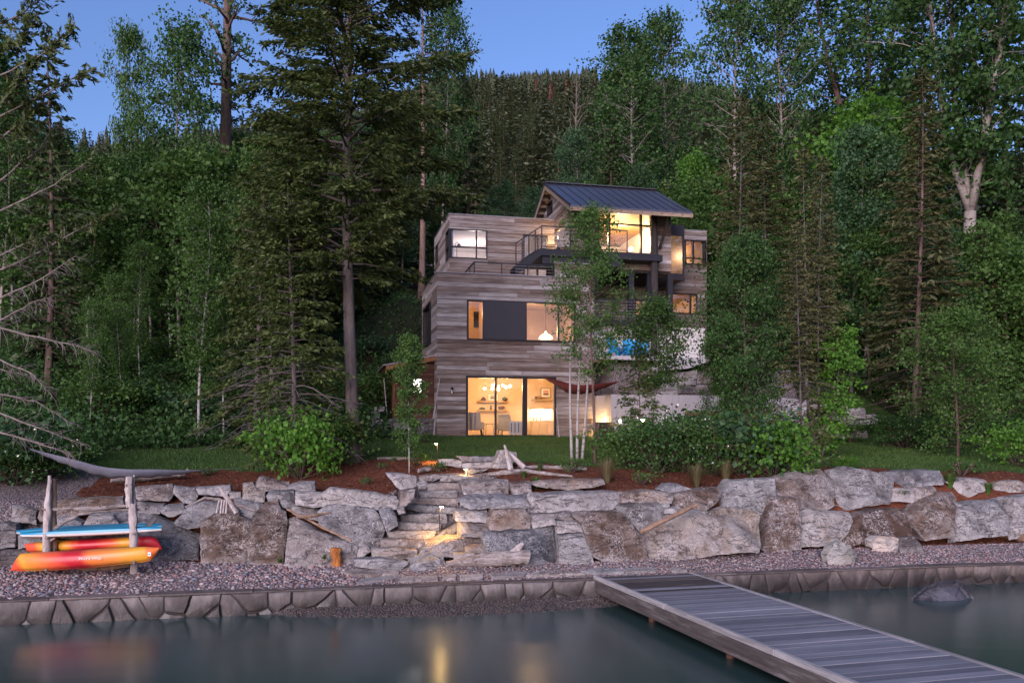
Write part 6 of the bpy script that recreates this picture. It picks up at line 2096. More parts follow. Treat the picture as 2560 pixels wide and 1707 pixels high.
# --- driftwood
drift('driftwood_log', ypts('B', [812,1078, 1050,1045, 1300,1020, 1520,1008], [18.62, 18.58, 18.55, 18.55]), [.075, .13, .17, .155], 'driftwood', 'big split driftwood log lying at the foot of the boulder wall', n=11)
drift('driftwood_root', ypts('B', [1385,985, 1440,935, 1478,893], [18.56, 18.6, 18.62]), [.10, .085, .05], 'driftwood', 'broken stub standing on the end of the big driftwood log', n=8)
drift('driftwood_log', gpts('B', [1180,318, 1330,305, 1500,292, 1700,318, 1905,338], .08), [.045, .07, .06, .05, .025], 'driftwood', 'long curved bleached driftwood branch on the mulch above the brown block', knots=2)
drift('driftwood_log', gpts('B', [1435,252, 1640,250, 1850,258, 2030,266], .06), [.04, .055, .06, .05], 'driftwood', 'thin straight driftwood pole at the edge of the lawn', knots=3)
drift('driftwood_log', gpts('B', [218,172, 400,174, 610,176], .05), [.045, .05, .03], 'driftwood', 'thin pale pole at the lawn edge behind the young tree', knots=1)
YG = on_ground(*cpx('B', [1300, 262])[0], 14).y
for pts, Y0, lb, r_ in (([1320,45, 1345,140, 1375,262], YG - .35, 'upright driftwood plank leaning against the pale stone by the garden steps', .06),
                        ([1330,80, 1400,150, 1495,242], YG - .22, 'slanting driftwood plank crossing the upright one by the garden steps', .055)):
    drift('driftwood_plank', ypts('B', pts, [Y0 + .2, Y0 + .08, Y0 - .1]), [r_ * .5, r_ * 1.1, r_ * 1.3], 'driftwood', lb, n=6)
drift('driftwood_branch', gpts('B', [575,308, 630,290, 682,285], .12), [.04, .07, .05], 'driftwood', 'short driftwood stub behind the slab at the top of the stairs', knots=1)
drift('driftwood_plank', ypts('C', [795,822, 1060,690, 1330,560], [19.1, 19.5, 20.1]), [.055, .06, .05], 'driftbrown', 'straight brown pole leaning between the boulders right of the stairs', n=7)
drift('driftwood_branch', ypts('A', [960,635, 1120,620, 1275,590], [18.55, 18.7, 19.0]), [.02, .045, .02], 'driftbrown', 'short orange brown branch lying on the big pale boulder', n=7)
drift('driftwood_branch', ypts('A', [260,365, 330,470, 410,600], [18.95, 18.65, 18.5]), [.05, .055, .05], 'driftwood', 'grey weathered plank leaning among the left boulders', n=6)
drift('driftwood_branch', ypts('A', [-60,540, 120,455, 240,470, 420,520, 580,575], [19.2, 19.0, 18.8, 18.7, 18.7]), [.02, .03, .035, .035, .03], 'driftwood', 'thin forked driftwood branch behind the pointed boulders', knots=4)
for i, (x0, x1) in enumerate(((225, 250), (262, 275), (285, 300), (312, 320))):
    drift('driftwood_stick', ypts('A', [x0, 600, x1, 478], [18.45, 18.6]), [.025, .02], 'driftwood', ('leftmost', 'second from left', 'third from left', 'rightmost')[i] + ' short upright driftwood stick between the left boulders', n=6, group='driftwood sticks between the boulders')
drift('driftwood_branch', ypts('A', [870,560, 1000,620, 1200,730, 1465,850], [18.9, 18.8, 18.6, 18.3]), [.02, .026, .026, .02], 'driftbrown', 'dark weathered pole lying in the groove between two left boulders', n=6)
drift('driftwood_log', gpts('L', [945,400, 1150,375, 1400,350, 1540,335], .15), [.05, .085, .085, .09], 'driftwood', 'pale driftwood log with a hooked end on the mulch above the kayak rack', knots=2)
p_ = gpts('L', [1520,345, 1600,345], .15); drift('driftwood_root', [p_[0], p_[0].lerp(p_[1], .7) + Vector((0, 0, .02)), p_[1] + Vector((.02, 0, .16))], [.07, .06, .03], 'driftwood', 'hooked root end of the pale driftwood log above the kayak rack')
drift('driftwood_log', gpts('D', [2100,880, 2230,890, 2420,945], .12), [.10, .16, .12], 'driftbrown', 'orange brown driftwood stump on the gravel at the right edge', knots=2)
drift('driftwood_branch', gpts('C', [1190,1085, 1500,1050, 1860,1020], .05), [.03, .045, .04], 'driftbrown', 'flat brown slab of bark under the biggest pale boulder', n=6)
o = drift('driftwood_branch', [site(-2.6, -17.75, .07), site(-1.8, -17.85, .09), site(-.9, -17.72, .10), site(-.2, -17.7, .1)], [.02, .035, .03, .015], 'driftbrown', 'dark wet branch washed up under the lake wall', knots=4)
drift('driftwood_branch', [site(.1, -17.9, .09), site(.7, -17.75, .11), site(1.1, -17.7, .1)], [.015, .03, .02], 'driftwood', 'small heap of bleached sticks under the lake wall', knots=5)
b_ = on_ground(*cpx('A', [1335, 1085])[0], 12)
drift('wood_stump', [b_ - Vector((0, 0, .1)), b_ + Vector((-.01, 0, .14)), b_ + Vector((-.03, 0, .40))], [.12, .10, .115], 'orange_post', 'short orange weathered stump standing before the brown boulder', 'stump', n=10)

# --- kayak rack
YR = 17.95
rk0 = on_ground(*cpx('L', [760, 1175])[0], 12)
rack = empty('kayak_rack', rk0, 0, 'rack of bleached driftwood posts and branches holding two boards and two kayaks', 'rack')
rack_post = lambda nm, pts, Ys, rads, m='driftwood', k=0: drift(nm, ypts('L', pts, Ys), rads, m, None, parent=rack, knots=k)
rack_post('post', [382,1215, 398,940, 405,600, 425,298], [YR] * 4, [.075, .082, .08, .025], k=2)
rack_post('post', [452,1000, 452,700, 448,330], [YR + .14] * 3, [.075, .08, .085], 'driftbrown')
rack_post('post', [1147,1165, 1142,900, 1135,700, 1132,540], [YR] * 4, [.08, .08, .085, .08], k=2)
rack_post('post', [1108,570, 1098,420, 1098,310], [YR - .02] * 3, [.075, .075, .06], k=1)
rack_post('post', [1150,560, 1128,420, 1145,298], [YR + .08] * 3, [.05, .04, .02])
rack_post('crossbar', [455,590, 800,580, 1105,560], [YR + .02] * 3, [.035, .045, .03], k=2)
rack_post('crossbar', [455,760, 560,690, 670,632, 900,598, 1240,590], [YR + .1] * 5, [.04, .045, .035, .03, .025], k=2)
rack_post('crossbar', [405,1125, 700,1115, 1110,1058], [YR + .25] * 3, [.07, .085, .06], 'driftbrown', k=1)
rack_post('bracket', [395,835, 400,828], [YR - .10, YR + .95], [.03, .03])
rack_post('bracket', [1138,795, 1142,788], [YR - .10, YR + .95], [.03, .03])
rack_post('bracket', [385,1105, 385,1095], [YR - .60, YR + .1], [.03, .03])
rack_post('bracket', [1138,1040, 1140,1032], [YR - .60, YR + .1], [.03, .03])

def kayak(stops, crop, stations, Yc, wmax, label):
    K = 20
    V = []; n = len(stations)
    xs = [s_[0] for s_ in stations]
    xf = np.linspace(xs[0], xs[-1], 42); tf = np.interp(xf, xs, [s_[1] for s_ in stations]); bf = np.interp(xf, xs, [s_[2] for s_ in stations])
    for x, t_, b_ in zip(xf, tf, bf):
        f = (x - xs[0]) / (xs[-1] - xs[0])
        w = wmax * max(.03, math.sin(math.pi * min(1, max(0, f))) ** .62)
        ct = P(*cpx(crop, [x, t_])[0], Yc); cb_ = P(*cpx(crop, [x, b_])[0], Yc)
        c = (ct + cb_) / 2; hz = (ct.z - cb_.z) / 2
        for k in range(K):
            a = 2 * math.pi * k / K
            ca, sa_ = math.cos(a), math.sin(a)
            e = .72
            V.append(Vector((c.x, c.y + w * math.copysign(abs(ca) ** e, ca), c.z + hz * math.copysign(abs(sa_) ** e, sa_))))
    fs = []
    m_ = len(xf)
    for i in range(m_ - 1):
        for k in range(K):
            a, b_ = i * K + k, i * K + (k + 1) % K
            fs.append((a, b_, b_ + K, a + K))
    fs += [tuple(range(K)), tuple(range((m_ - 1) * K, m_ * K))]
    root = empty('kayak', V[len(V) // 2] - Vector((0, 0, .2)), 0, label, 'kayak')
    mb = MB(); mb.add([v - root.location for v in V], fs)
    m, nt, out = new_mat('kayak_plastic'); g = G(nt)
    tcn = g.n('ShaderNodeTexCoord'); sx = g.n('ShaderNodeSeparateXYZ'); g.l(tcn.outputs['Generated'], sx.inputs[0])
    wob = g.noise(g.pos((1, 1, 2)), 2.6, 3)
    f = g.math('ADD', sx.outputs[0], g.math('MULTIPLY', g.math('SUBTRACT', wob, .5), .16))
    f = g.math('ADD', f, g.math('MULTIPLY', g.math('SUBTRACT', sx.outputs[2], .5), .06))
    g.l(g.bsdf(g.ramp(f, stops), .42, spec=.5), out.inputs[0])
    mb.build('hull', m, root, smooth=True)
    # sheer line, a raised seam where deck meets hull
    sm = MB(); pts = []
    for i in range(2, m_ - 2):
        pts.append(V[i * K + (K * 7) // 10] - root.location + Vector((0, -.004, .0)))
    sm.tube(pts, .010, 5); sm.build('seam', m, root, smooth=True)
    return root
REDC, ORG, YEL, ORD = (.42, .012, .022), (.62, .15, .03), (.60, .29, .025), (.58, .075, .03)
k1 = kayak([(.02, ORD), (.10, YEL), (.22, ORG), (.34, ORD), (.42, REDC), (.50, REDC), (.58, ORG), (.74, (.62, .22, .04)), (.86, YEL), (.92, YEL), (.935, ORG), (1, ORG)], 'L',
           [(90, 1102, 1112), (130, 1032, 1112), (180, 964, 1110), (300, 955, 1106), (500, 946, 1098), (700, 935, 1082), (900, 922, 1066), (1100, 912, 1046), (1250, 906, 1032), (1312, 912, 1008), (1358, 914, 928)],
           YR - .42, .30, 'lower kayak of the rack, orange and yellow with red blotches, nearest the water')
k2 = kayak([(.02, ORD), (.08, ORD), (.13, YEL), (.30, YEL), (.40, ORD), (.46, REDC), (.56, REDC), (.66, ORD), (.74, YEL), (.80, YEL), (.84, REDC), (1, REDC)], 'L',
           [(210, 885, 892), (235, 880, 948), (330, 866, 950), (500, 852, 945), (800, 838, 930), (1100, 822, 916), (1250, 815, 912), (1310, 819, 918), (1345, 848, 926), (1380, 912, 936)],
           YR + .45, .30, 'upper kayak of the rack, red and yellow, resting behind the posts')
fc = bpy.data.curves.new('lettering', 'FONT'); fc.body = 'Ocean KAYAK'; fc.size = .075; fc.shear = .25; fc.align_x = 'CENTER'; fc.align_y = 'CENTER'; fc.extrude = .002
tmp = bpy.data.objects.new('lettering', fc)
lme = bpy.data.meshes.new_from_object(tmp); bpy.data.objects.remove(tmp)
lme.materials.clear(); lme.materials.append(M['white'])
lt = link(bpy.data.objects.new('lettering', lme), k1)
lt.location = P(*cpx('L', [768, 1006])[0], YR - .735) - k1.location
lt.rotation_euler = (R(90), R(180), 0)
st = MB(); st.box(-.034, .034, -.005, .005, -.037, .037); so = st.build('sticker', M['white'], k1)
so.location = P(*cpx('L', [1274, 970])[0], YR - .42 - .215) - k1.location; so.rotation_euler = (0, 0, R(-18))
st = MB(); st.box(-.02, .02, -.004, .004, -.018, .018); s2 = st.build('sticker', M['blue'], k1); s2.location = so.location + Vector((0, -.006, 0)); s2.rotation_euler = so.rotation_euler

M['board_blue'] = simple_mat('blue_board_deck', (.012, .24, .40), .35, 0, .06, 3, .02, .6)
M['board_white'] = simple_mat('white_board_rail', (.66, .66, .64), .4, 0, .05, 3, .02, .5)
def paddleboard(nose, tail, Yc, hw, label):
    a = P(*cpx('L', list(nose))[0], Yc); c = P(*cpx('L', list(tail))[0], Yc)
    root = empty('paddleboard', (a + c) / 2, 0, label, 'paddleboard')
    d = c - a; n = 30; K = 16
    hull = []; deck = []
    for i in range(n + 1):
        f = i / n
        w = hw * max(.04, (math.sin(math.pi * f ** .85)) ** .55)
        th = .078 * (1 - .5 * abs(2 * f - 1) ** 3)
        rock = .10 * (max(0, .3 - f) / .3) ** 2 - .0
        ctr = a + d * f + Vector((0, 0, rock * .0)) - root.location
        hull.append([ctr + Vector((0, w * math.cos(2 * math.pi * k / K) , th * math.copysign(abs(math.sin(2 * math.pi * k / K)) ** .7, math.sin(2 * math.pi * k / K)))) for k in range(K)])
        deck.append([ctr + Vector((0, (w + .006) * q, z_)) for q, z_ in ((-1.0, .008), (-.96, th * .72), (-.5, th + .006), (0, th + .008), (.5, th + .006), (.96, th * .72), (1.0, .008))])
    V = [p for r_ in hull for p in r_]; fs = []
    for i in range(n):
        for k in range(K): fs.append((i * K + k, i * K + (k + 1) % K, (i + 1) * K + (k + 1) % K, (i + 1) * K + k))
    fs += [tuple(range(K)), tuple(range(n * K, (n + 1) * K))]
    mb = MB(); mb.add(V, fs); mb.build('hull', M['board_white'], root, smooth=True)
    V = [p for r_ in deck for p in r_]; fs = [(i * 7 + k, i * 7 + k + 1, (i + 1) * 7 + k + 1, (i + 1) * 7 + k) for i in range(n) for k in range(6)]
    mb = MB(); mb.add(V, fs); mb.build('blue_panel', M['board_blue'], root, smooth=True)
    q = a + d * .905 - root.location + Vector((0, 0, .05)); sx = d.normalized()
    mb = MB(); mb.prism([q - sx * .10, q + sx * .06, q + sx * .20 + Vector((0, 0, .20)), q + sx * .135 + Vector((0, 0, .21))], Vector((0, .018, 0)))
    mb.build('fin', M['steel'], root, bevel=.004)
    return root
paddleboard((140, 785), (1383, 730), YR + .78, .30, 'rear blue and white paddleboard on the rack, fin up')
paddleboard((172, 806), (1378, 755), YR + .18, .30, 'front blue and white paddleboard on the rack, fin up')

# --- hammocks
def hammock(top, Ys, sag, col, label, rope=()):
    m = simple_mat(label.split()[0] + '_hammock_cloth', col, .9, 0, .2, 14, .3)
    pts = [P(x, y, Y) for (x, y), Y in zip(top, Ys)]
    # smooth spline through the rim
    n = 40; rim = []
    for i in range(n + 1):
        u = i / n * (len(pts) - 1); k = min(int(u), len(pts) - 2); f = u - k
        p0, p1, p2, p3 = pts[max(k - 1, 0)], pts[k], pts[k + 1], pts[min(k + 2, len(pts) - 1)]
        rim.append(.5 * ((2 * p1) + (p2 - p0) * f + (2 * p0 - 5 * p1 + 4 * p2 - p3) * f * f + (3 * p1 - p0 - 3 * p2 + p3) * f ** 3))
    V = []; fs = []; K = 9
    ax = (pts[-1] - pts[0]); nrm = Vector((-ax.y, ax.x, 0)).normalized()
    for i, c in enumerate(rim):
        f = i / n; w = sag * (math.sin(math.pi * f) ** 1.1) + .012
        for k in range(K):
            a = math.pi * k / (K - 1)
            V.append(c + nrm * (-math.cos(a) * w * .75) + Vector((0, 0, -math.sin(a) * w * (1 + .08 * math.sin(i * 1.7)))))
    for i in range(n):
        for k in range(K - 1): fs.append((i * K + k, i * K + k + 1, (i + 1) * K + k + 1, (i + 1) * K + k))
    root = empty('hammock', rim[n // 2] - Vector((0, 0, sag)), 0, label, 'hammock')
    mb = MB(); mb.add([v - root.location for v in V], fs); o = mb.build('cloth', m, root, smooth=True)
    sol = o.modifiers.new('thickness', 'SOLIDIFY'); sol.thickness = .006
    for a, c in rope:
        mb = MB(); mb.tube([a - root.location, c - root.location], .004, 5); mb.build('rope', M['cap'], root)
    return root
top_ = cpx('L', [255,72, 420,115, 620,165, 850,225, 1100,248, 1350,250, 1560,256, 1740,252])
ys_ = [19.6, 19.9, 20.2, 20.6, 21.0, 21.5, 22.0, 22.5]
hammock(top_, ys_, .21, (.20, .20, .235), 'grey hammock slung above the rocks at the left, over the kayak rack', rope=[(P(*top_[-1], 22.5), P(720, 1166, 23.9)), (P(*top_[0], 19.6), P(30, 1095, 19.2))])
top_ = cpx('F', [1345,712, 1440,738, 1530,765, 1640,772, 1760,765, 1900,745])
hammock(top_, [34.5, 33.0, 31.5, 30.0, 28.6, 27.2], .30, (.11, .014, .012), 'red hammock slung between the house and the trees on the right', rope=[(P(*top_[0], 34.5), site(3.75, -.06, 6.0)), (P(*top_[-1], 27.2), P(1600, 925, 27.2))])

# --- path lights
M['lens'] = emit_mat('path_light_lens', (1, .6, .2), 170)
def path_light(x, y0, y1, label, energy, side=-1, Y=None):
    b_ = on_ground(x, y1, 14) if Y is None else P(x, y1, Y)
    h = (y1 - y0) / F * b_.y
    root = empty('path_light', b_, 0, label, 'path light')
    mb = MB(); mb.tube([Vector((0, 0, -.1)), Vector((0, 0, h))], .011, 8); mb.build('stem', M['steel'], root)
    mb = MB(); mb.box(-.085 if side < 0 else -.02, .02 if side < 0 else .085, -.03, .03, h, h + .022); mb.build('head', M['steel'], root, bevel=.004)
    mb = MB(); mb.box(-.075 if side < 0 else .0, .0 if side < 0 else .075, -.022, .022, h - .010, h - .004); mb.build('lens', M['lens'], root)
    d = bpy.data.lights.new('path_lamp', 'SPOT'); d.energy = energy; d.color = (1, .56, .18); d.spot_size = R(125); d.spot_blend = .8; d.shadow_soft_size = .03
    o = bpy.data.objects.new('path_lamp', d); o.location = (side * .045, 0, h - .02); link(o, root)
path_light(1094, 1109, 1158, 'path light at the lawn edge, tallest of the garden lights, left of the garden steps', 45)
path_light(1168, 1172, 1195, 'low path light at the top of the stone stairs', 22)
path_light(1099, 1266, 1316, 'path light in the middle of the stone stairs throwing a warm pool', 50, side=1, Y=19.3)
for x, y, lb in ((1550, 1056, 'small glowing garden light behind the thicket, left one'), (1606, 1053, 'small glowing garden light behind the thicket, right one')):
    p = P(x, y, 32.5); root = empty('garden_light', Vector((p.x, p.y, ground_xy(p.x, p.y))), 0, lb, 'garden light')
    h = p.z - root.location.z
    mb = MB(); mb.tube([Vector((0, 0, -.1)), Vector((0, 0, h))], .012, 6); mb.build('stem', M['steel'], root)
    mb = MB(); mb.lathe([(.01, h), (.045, h + .03), (.05, h + .07), (.02, h + .11)], n=10); mb.build('globe', M['bulb'], root, smooth=True)

# --- wall lamp, porch lamp
tz = on_wall(*cpx('F', [673, 812])[0], 0)
root = empty('wall_lamp', HW(tz[0], -.03, tz[1]), A, 'small unlit glass wall lamp on the boards left of the glass door', 'wall lamp')
mb = MB(); mb.lathe([(.03, -.14), (.05, -.12), (.055, .02), (.05, .05)], (0, -.08, 0), 12); mb.build('glass_shade', M['glass'], root, smooth=True)
mb = MB(); mb.lathe([(.055, .05), (.06, .08), (.02, .14)], (0, -.08, 0), 12); mb.box(-.04, .04, -.02, .03, -.06, .12); mb.build('bracket', M['steel'], root)
p = ray_plane(1393, 595, site(GT0 - .06, 0, 0), U3)
ts = to_site(p.x, p.y)
root = empty('porch_lamp', p, A, 'bright lit lamp on the gable wall above the upper deck', 'wall lamp')
mb = MB(); mb.lathe([(.01, -.06), (.05, -.04), (.05, .04), (.01, .06)], n=10); mb.build('bulb', M['bulb'], root, smooth=True)
mb = MB(); mb.box(.03, .06, -.06, .06, -.1, .12); mb.build('bracket', M['steel'], root)
lamp('p', p - U3 * .12 - V3 * .1, 16, (1, .55, .2), .05, name='porch_light')
# deck chair
def chair(name, loc, rz, mat, label, cat='chair', s=1.0, group=None):
    """slatted outdoor armchair with a sloping fan back"""
    root = empty(name, loc, rz, label, cat, group); root.scale = (s, s, s)
    for i in range(5):
        mb = MB(); y0 = -.28 + i * .115; z0 = .37 - i * .032; mb.box(-.26, .26, y0, y0 + .1, z0, z0 + .022); mb.build('seat_slat', mat, root)
    for i in range(6):
        x = -.25 + i * .1
        h = .92 - abs(i - 2.5) * .035
        mb = MB(); mb.prism([Vector((x - .042, .20, .22)), Vector((x + .042, .20, .22)), Vector((x + .046, .50, h)), Vector((x - .046, .50, h))], Vector((0, .02, 0))); mb.build('back_slat', mat, root)
    for sx in (-1, 1):
        mb = MB(); mb.box(sx * .33 - .06, sx * .33 + .06, -.36, .36, .54, .565); mb.build('arm', mat, root)
        mb = MB(); mb.box(sx * .31 - .02, sx * .31 + .02, -.33, -.24, 0, .54); mb.build('leg', mat, root)
        mb = MB(); mb.prism([Vector((sx * .285 - .015, -.30, .37)), Vector((sx * .285 - .015, -.30, .30)), Vector((sx * .285 - .015, .55, .0)), Vector((sx * .285 - .015, .62, .0)), Vector((sx * .285 - .015, .30, .26))], Vector((.03, 0, 0))); mb.build('leg', mat, root)
    mb = MB(); mb.box(-.30, .30, .36, .385, .50, .55); mb.build('back_rail', mat, root)
    return root
chair('deck_chair', HW(5.75, 1.35, DZ), A + R(150), M['driftwood'], 'pale wooden chair on the upper deck beside the lit lamp')
PZ = 6.93
mb = MB(); mb.box(-.02, 5.2, -.02, 2.05, -.16, 0); mb.build('slab', M['concrete'], tag(empty('patio', HW(6.75, -.42, PZ), A, 'concrete patio slab in front of the white block wall', 'patio')))
for x, s_, rz, lb in ((1546, .25, 20, 'left blue slatted chair on the patio before the white block wall'), (1580, .6, -5, 'middle blue slatted chair on the patio before the white block wall'), (1602, .5, -25, 'right blue slatted chair on the patio beside the charred log column')):
    tt = on_wall(x, 860, s_)[0]
    chair('patio_chair', HW(tt, s_, PZ), A + R(rz), M['blue'], lb, group='blue chairs on the patio')
pc = at_ground(1757, 28.5); chair('patio_chair', pc, A + R(200), M['blue'], 'blue slatted chair half hidden in the thicket below the concrete wall')

# --- concrete wall of the terrace, board by board, and its lit curved end
cw0 = on_wall(1528, 1010, -1.0)[0]; cw1 = on_wall(2016, 1010, -1.0)[0]
cz = on_wall(1672, 987, -1.0)[1]
cw = empty('concrete_wall', HW((cw0 + cw1) / 2, -.9, 3.3), A, 'pale board marked concrete retaining wall right of the house', 'wall')
x = cw0; i = 0; r9 = random.Random(4)
while x < cw1 - .05:
    w_ = r9.choice((.24, .27, .36)); e = min(x + w_, cw1)
    mb = MB(); tc0 = (cw0 + cw1) / 2
    mb.box(x - tc0 + .004, e - tc0 - .004, -.1 + r9.uniform(-.012, .004), .15, -.3, cz - 3.3 - max(0, (x - 12.5)) * .035)
    mb.build('panel', M['concrete'], cw); x = e
mb = MB(); mb.box(cw0 - (cw0 + cw1) / 2 + .02, cw1 - (cw0 + cw1) / 2 - .02, -.06, .13, -.3, cz - 3.33); 
cvw = empty('curved_wall', HW(7.0, -.2, 3.4), A, 'curved concrete wall glowing in warm lamplight beside the house corner', 'wall')
prof = []
for k in range(15):
    a = math.pi / 2 * k / 14
    prof.append((6.66 + (cw0 - 6.66) * math.sin(a) - 7.0, -.75 + .2 + 1.3 * math.cos(a)))
for k in range(14):
    (x0, y0), (x1, y1) = prof[k], prof[k + 1]
    mb = MB(); mb.prism([Vector((x0, y0, 0)), Vector((x1, y1, 0)), Vector((x1 + .02, y1 + .14, 0)), Vector((x0 - .0, y0 + .14, 0))], Vector((0, 0, cz - 3.4))); mb.build('panel', M['concrete'], cvw)
mb = MB(); mb.box(-.36, cw0 - 7.0 + .1, -.80, -.66, cz - 3.40, cz - 3.15); mb.build('lintel', M['docksoot'], cvw)
wl2 = empty('wall_lamp', HW(BW + .02, -.20, 4.0), A, 'small lamp low on the right side of the house lighting the curved wall', 'wall lamp')
mb = MB(); mb.box(0, .06, -.05, .05, -.08, .08); mb.build('housing', M['steel'], wl2)
mb = MB(); mb.box(.06, .07, -.04, .04, -.06, .06); mb.build('lens', M['bulb'], wl2)
lamp('p', HW(BW + .17, -.30, 4.0), 26, (1, .55, .17), .06, name='curved_wall_light')
bx_ = at_ground(1512, 33.0)
box_ = empty('storage_box', bx_, A, 'black open box standing below the glowing curved wall', 'box')
mb = MB(); mb.box(-.3, .3, -.25, -.22, 0, .75); mb.box(-.3, -.27, -.22, .25, 0, .75); mb.box(.27, .3, -.22, .25, 0, .75); mb.box(-.27, .27, .22, .25, 0, .75); mb.build('body', M['frame'], box_)
mb = MB(); mb.box(-.32, .32, -.27, .27, .75, .79); mb.build('lid', M['docksoot'], box_)
# terrace boulders and slab
ter = empty('terrace_boulders', HW(10, -.7, 5.3), A, 'pale boulders stepping up from the concrete wall to the patio', 'wall')
def plane_rock(parent, crop, pts, s0, mat, name='boulder', thick=.5, lean=.3, **kw):
    _seed[0] += 1
    pix = cpx(crop, pts); xc = sum(p[0] for p in pix) / len(pix); yc = sum(p[1] for p in pix) / len(pix)
    tz = on_wall(xc, yc, s0)
    return rock_solid(name, pix, site(tz[0], s0, tz[1]), lean, thick, M[mat], parent, seed=_seed[0], **kw)
for pts, m, s_ in (([970,770, 1290,700, 1300,800, 1230,835, 980,840], 'rock_tan', -.55), ([1045,900, 1180,890, 1290,930, 1280,985, 1060,990], 'rock_dark', -.72),
                   ([880,760, 975,750, 975,835, 890,835], 'rock', -.6), ([1060,842, 1290,825, 1290,885, 1070,888], 'rock_tan', -.66), ([1290,890, 1560,880, 1560,1010, 1290,1005], 'rock_brown', -.72),
                   ([800,965, 1050,955, 1050,1022, 800,1022], 'rock_tan', -.75), ([850,850, 1050,850, 1050,950, 850,955], 'rock', -.7), ([1310,770, 1600,760, 1600,870, 1300,870], 'rock_tan', -.6)):
    plane_rock(ter, 'K', pts, s_, m)
tz0 = [on_wall(*q, -.62) for q in cpx('K', [740,690, 860,610, 1440,565, 1450,600, 1180,690, 760,720])]
slab = empty('concrete_bench', HW(tz0[0][0], -.62, tz0[0][1]), A, 'tilted smooth concrete slab edge below the patio', 'slab')
mb = MB(); mb.prism([Vector((t_ - tz0[0][0], 0, z_ - tz0[0][1])) for t_, z_ in tz0], Vector((0, .4, 0))); mb.build('slab', M['concrete'], slab)
# stacked stones on the right slope
stk = empty('stone_terraces', on_ground(2110, 1098, 20), A, 'three low tiers of stacked pale stone blocks at the right end of the concrete wall', 'wall')
for pts, m, d in (([1860,1197, 1970,1190, 1972,1237, 1850,1242], 'rock_tan', 1.2), ([1700,1165, 1860,1160, 1860,1235, 1700,1240], 'rock_tan', 1.1), ([1975,1235, 2110,1232, 2122,1285, 1975,1292], 'rock_tan', .9), ([1975,1290, 2190,1277, 2197,1302, 1980,1320], 'rock_tan', .7),
                 ([1880,1257, 1960,1262, 1972,1317, 1890,1322], 'rock_blue', .6), ([1955,1322, 2050,1320, 2057,1357, 1950,1357], 'rock_brown', .45), ([2060,1325, 2195,1310, 2202,1340, 2070,1362], 'rock_tan', .45),
                 ([1850,1350, 1920,1348, 1917,1394, 1845,1394], 'rock_tan', .3), ([1905,1365, 2055,1362, 2057,1397, 1905,1400], 'rock_blue', .2), ([1910,1402, 2120,1400, 2127,1455, 1915,1458], 'rock_tan', .0),
                 ([1810,1402, 1905,1400, 1907,1450, 1800,1452], 'rock_brown', .05)):
    _seed[0] += 1
    pix = cpx('H', pts); xc = sum(p[0] for p in pix) / 4; yc = sum(p[1] for p in pix) / 4
    rock_solid('stone', pix, P(xc, yc, stk.location.y + d * 1.1), .15, .7, M[m], stk, rough=.02, bulge=.04, step=.18, seed=_seed[0])
# firewood
fw = MB(); fw.tube([Vector((0, -.2, 0)), Vector((0, .2, 0))], .11, 10); fwo = None
M['log_end'] = bark_mat('cut_log_wood', (.10, .045, .03), (.24, .12, .08), 8, .6)
for k in range(27):
    c_ = on_ground(1735 + (k % 9) * 12.5 + (6 if (k // 9) % 2 else 0), 1060, 24) if False else None
    t_ = on_wall(1722, 1030, -1.5)[0] + (k % 9) * .215 + (.1 if (k // 9) % 2 else 0)
    z_ = on_wall(1722, 1033, -1.5)[1] - .19 * (k // 9)
    if fwo is None: ob = fw.build('firewood_log', M['log_end'], None, smooth=True); fwo = ob.data
    else: ob = link(bpy.data.objects.new('firewood_log', fwo))
    ob.location = HW(t_, -1.5, z_); ob.rotation_euler = (0, k * .7, A)
    tag(ob, 'cut log round in the reddish firewood stack before the concrete wall', 'firewood', 'firewood stacked before the concrete wall')

# --- shed against the left side of the house
SS0 = .75
sh = empty('shed', HW(-.8, SS0, 4.25), A, 'small reddish brown shed with sloping metal roof against the left house wall', 'shed')
def SL(t, s, z): return Vector((t + .8, s - SS0, z - 4.25))
shl = on_wall(*cpx('E', [375, 700])[0], SS0)[0]
zb_ = on_wall(*cpx('E', [700, 1212])[0], SS0)[1]
zr1 = on_wall(*cpx('E', [1055, 200])[0], SS0)[1]; tl, zl = on_wall(*cpx('E', [212, 350])[0], SS0 - .25)
zr0 = zl
slope = (zr1 - zr0) / (0 - tl)
roofz = lambda t: zr0 + (t - tl) * slope
M['shedboard'] = wood_mat('red_brown_boards', [(0, (.045, .018, .012)), (.6, (.085, .036, .024)), (1, (.13, .062, .04))], -A, (.6, 9, 12), .8, grain=.4)
M['sheddoor'] = wood_mat('orange_door_boards', [(0, (.16, .07, .03)), (1, (.28, .13, .06))], -A, (9, 9, .8), .7, grain=.4)
wz = [on_wall(*q, SS0) for q in cpx('E', [655, 550, 825, 812])]
hole = (wz[0][0], wz[1][0], wz[1][1], wz[0][1])
z = zb_
while z < zr1 - .05:
    zt = z + .17
    for (u, v, p, q) in cells(shl, -.03, z, zt, [hole]):
        uu = u
        if roofz(uu) < (p + q) / 2 + .1: uu = max(u, tl + ((p + q) / 2 + .1 - zr0) / slope)
        if v - uu < .05: continue
        mb = MB(); a_, c_ = SL(uu, SS0 - .03, p + .003), SL(v, SS0, q - .003)
        mb.box(a_.x, c_.x, a_.y, c_.y, a_.z, c_.z); mb.build('board', M['shedboard'], sh)
    z = zt
mb = MB()
for (u, v, p, q) in cells(shl, -.03, zb_ - .2, roofz(shl) - .15, [hole]):
    a_, c_ = SL(u, SS0 + .002, p), SL(v, SS0 + .1, q); mb.box(a_.x, c_.x, a_.y, c_.y, a_.z, c_.z)
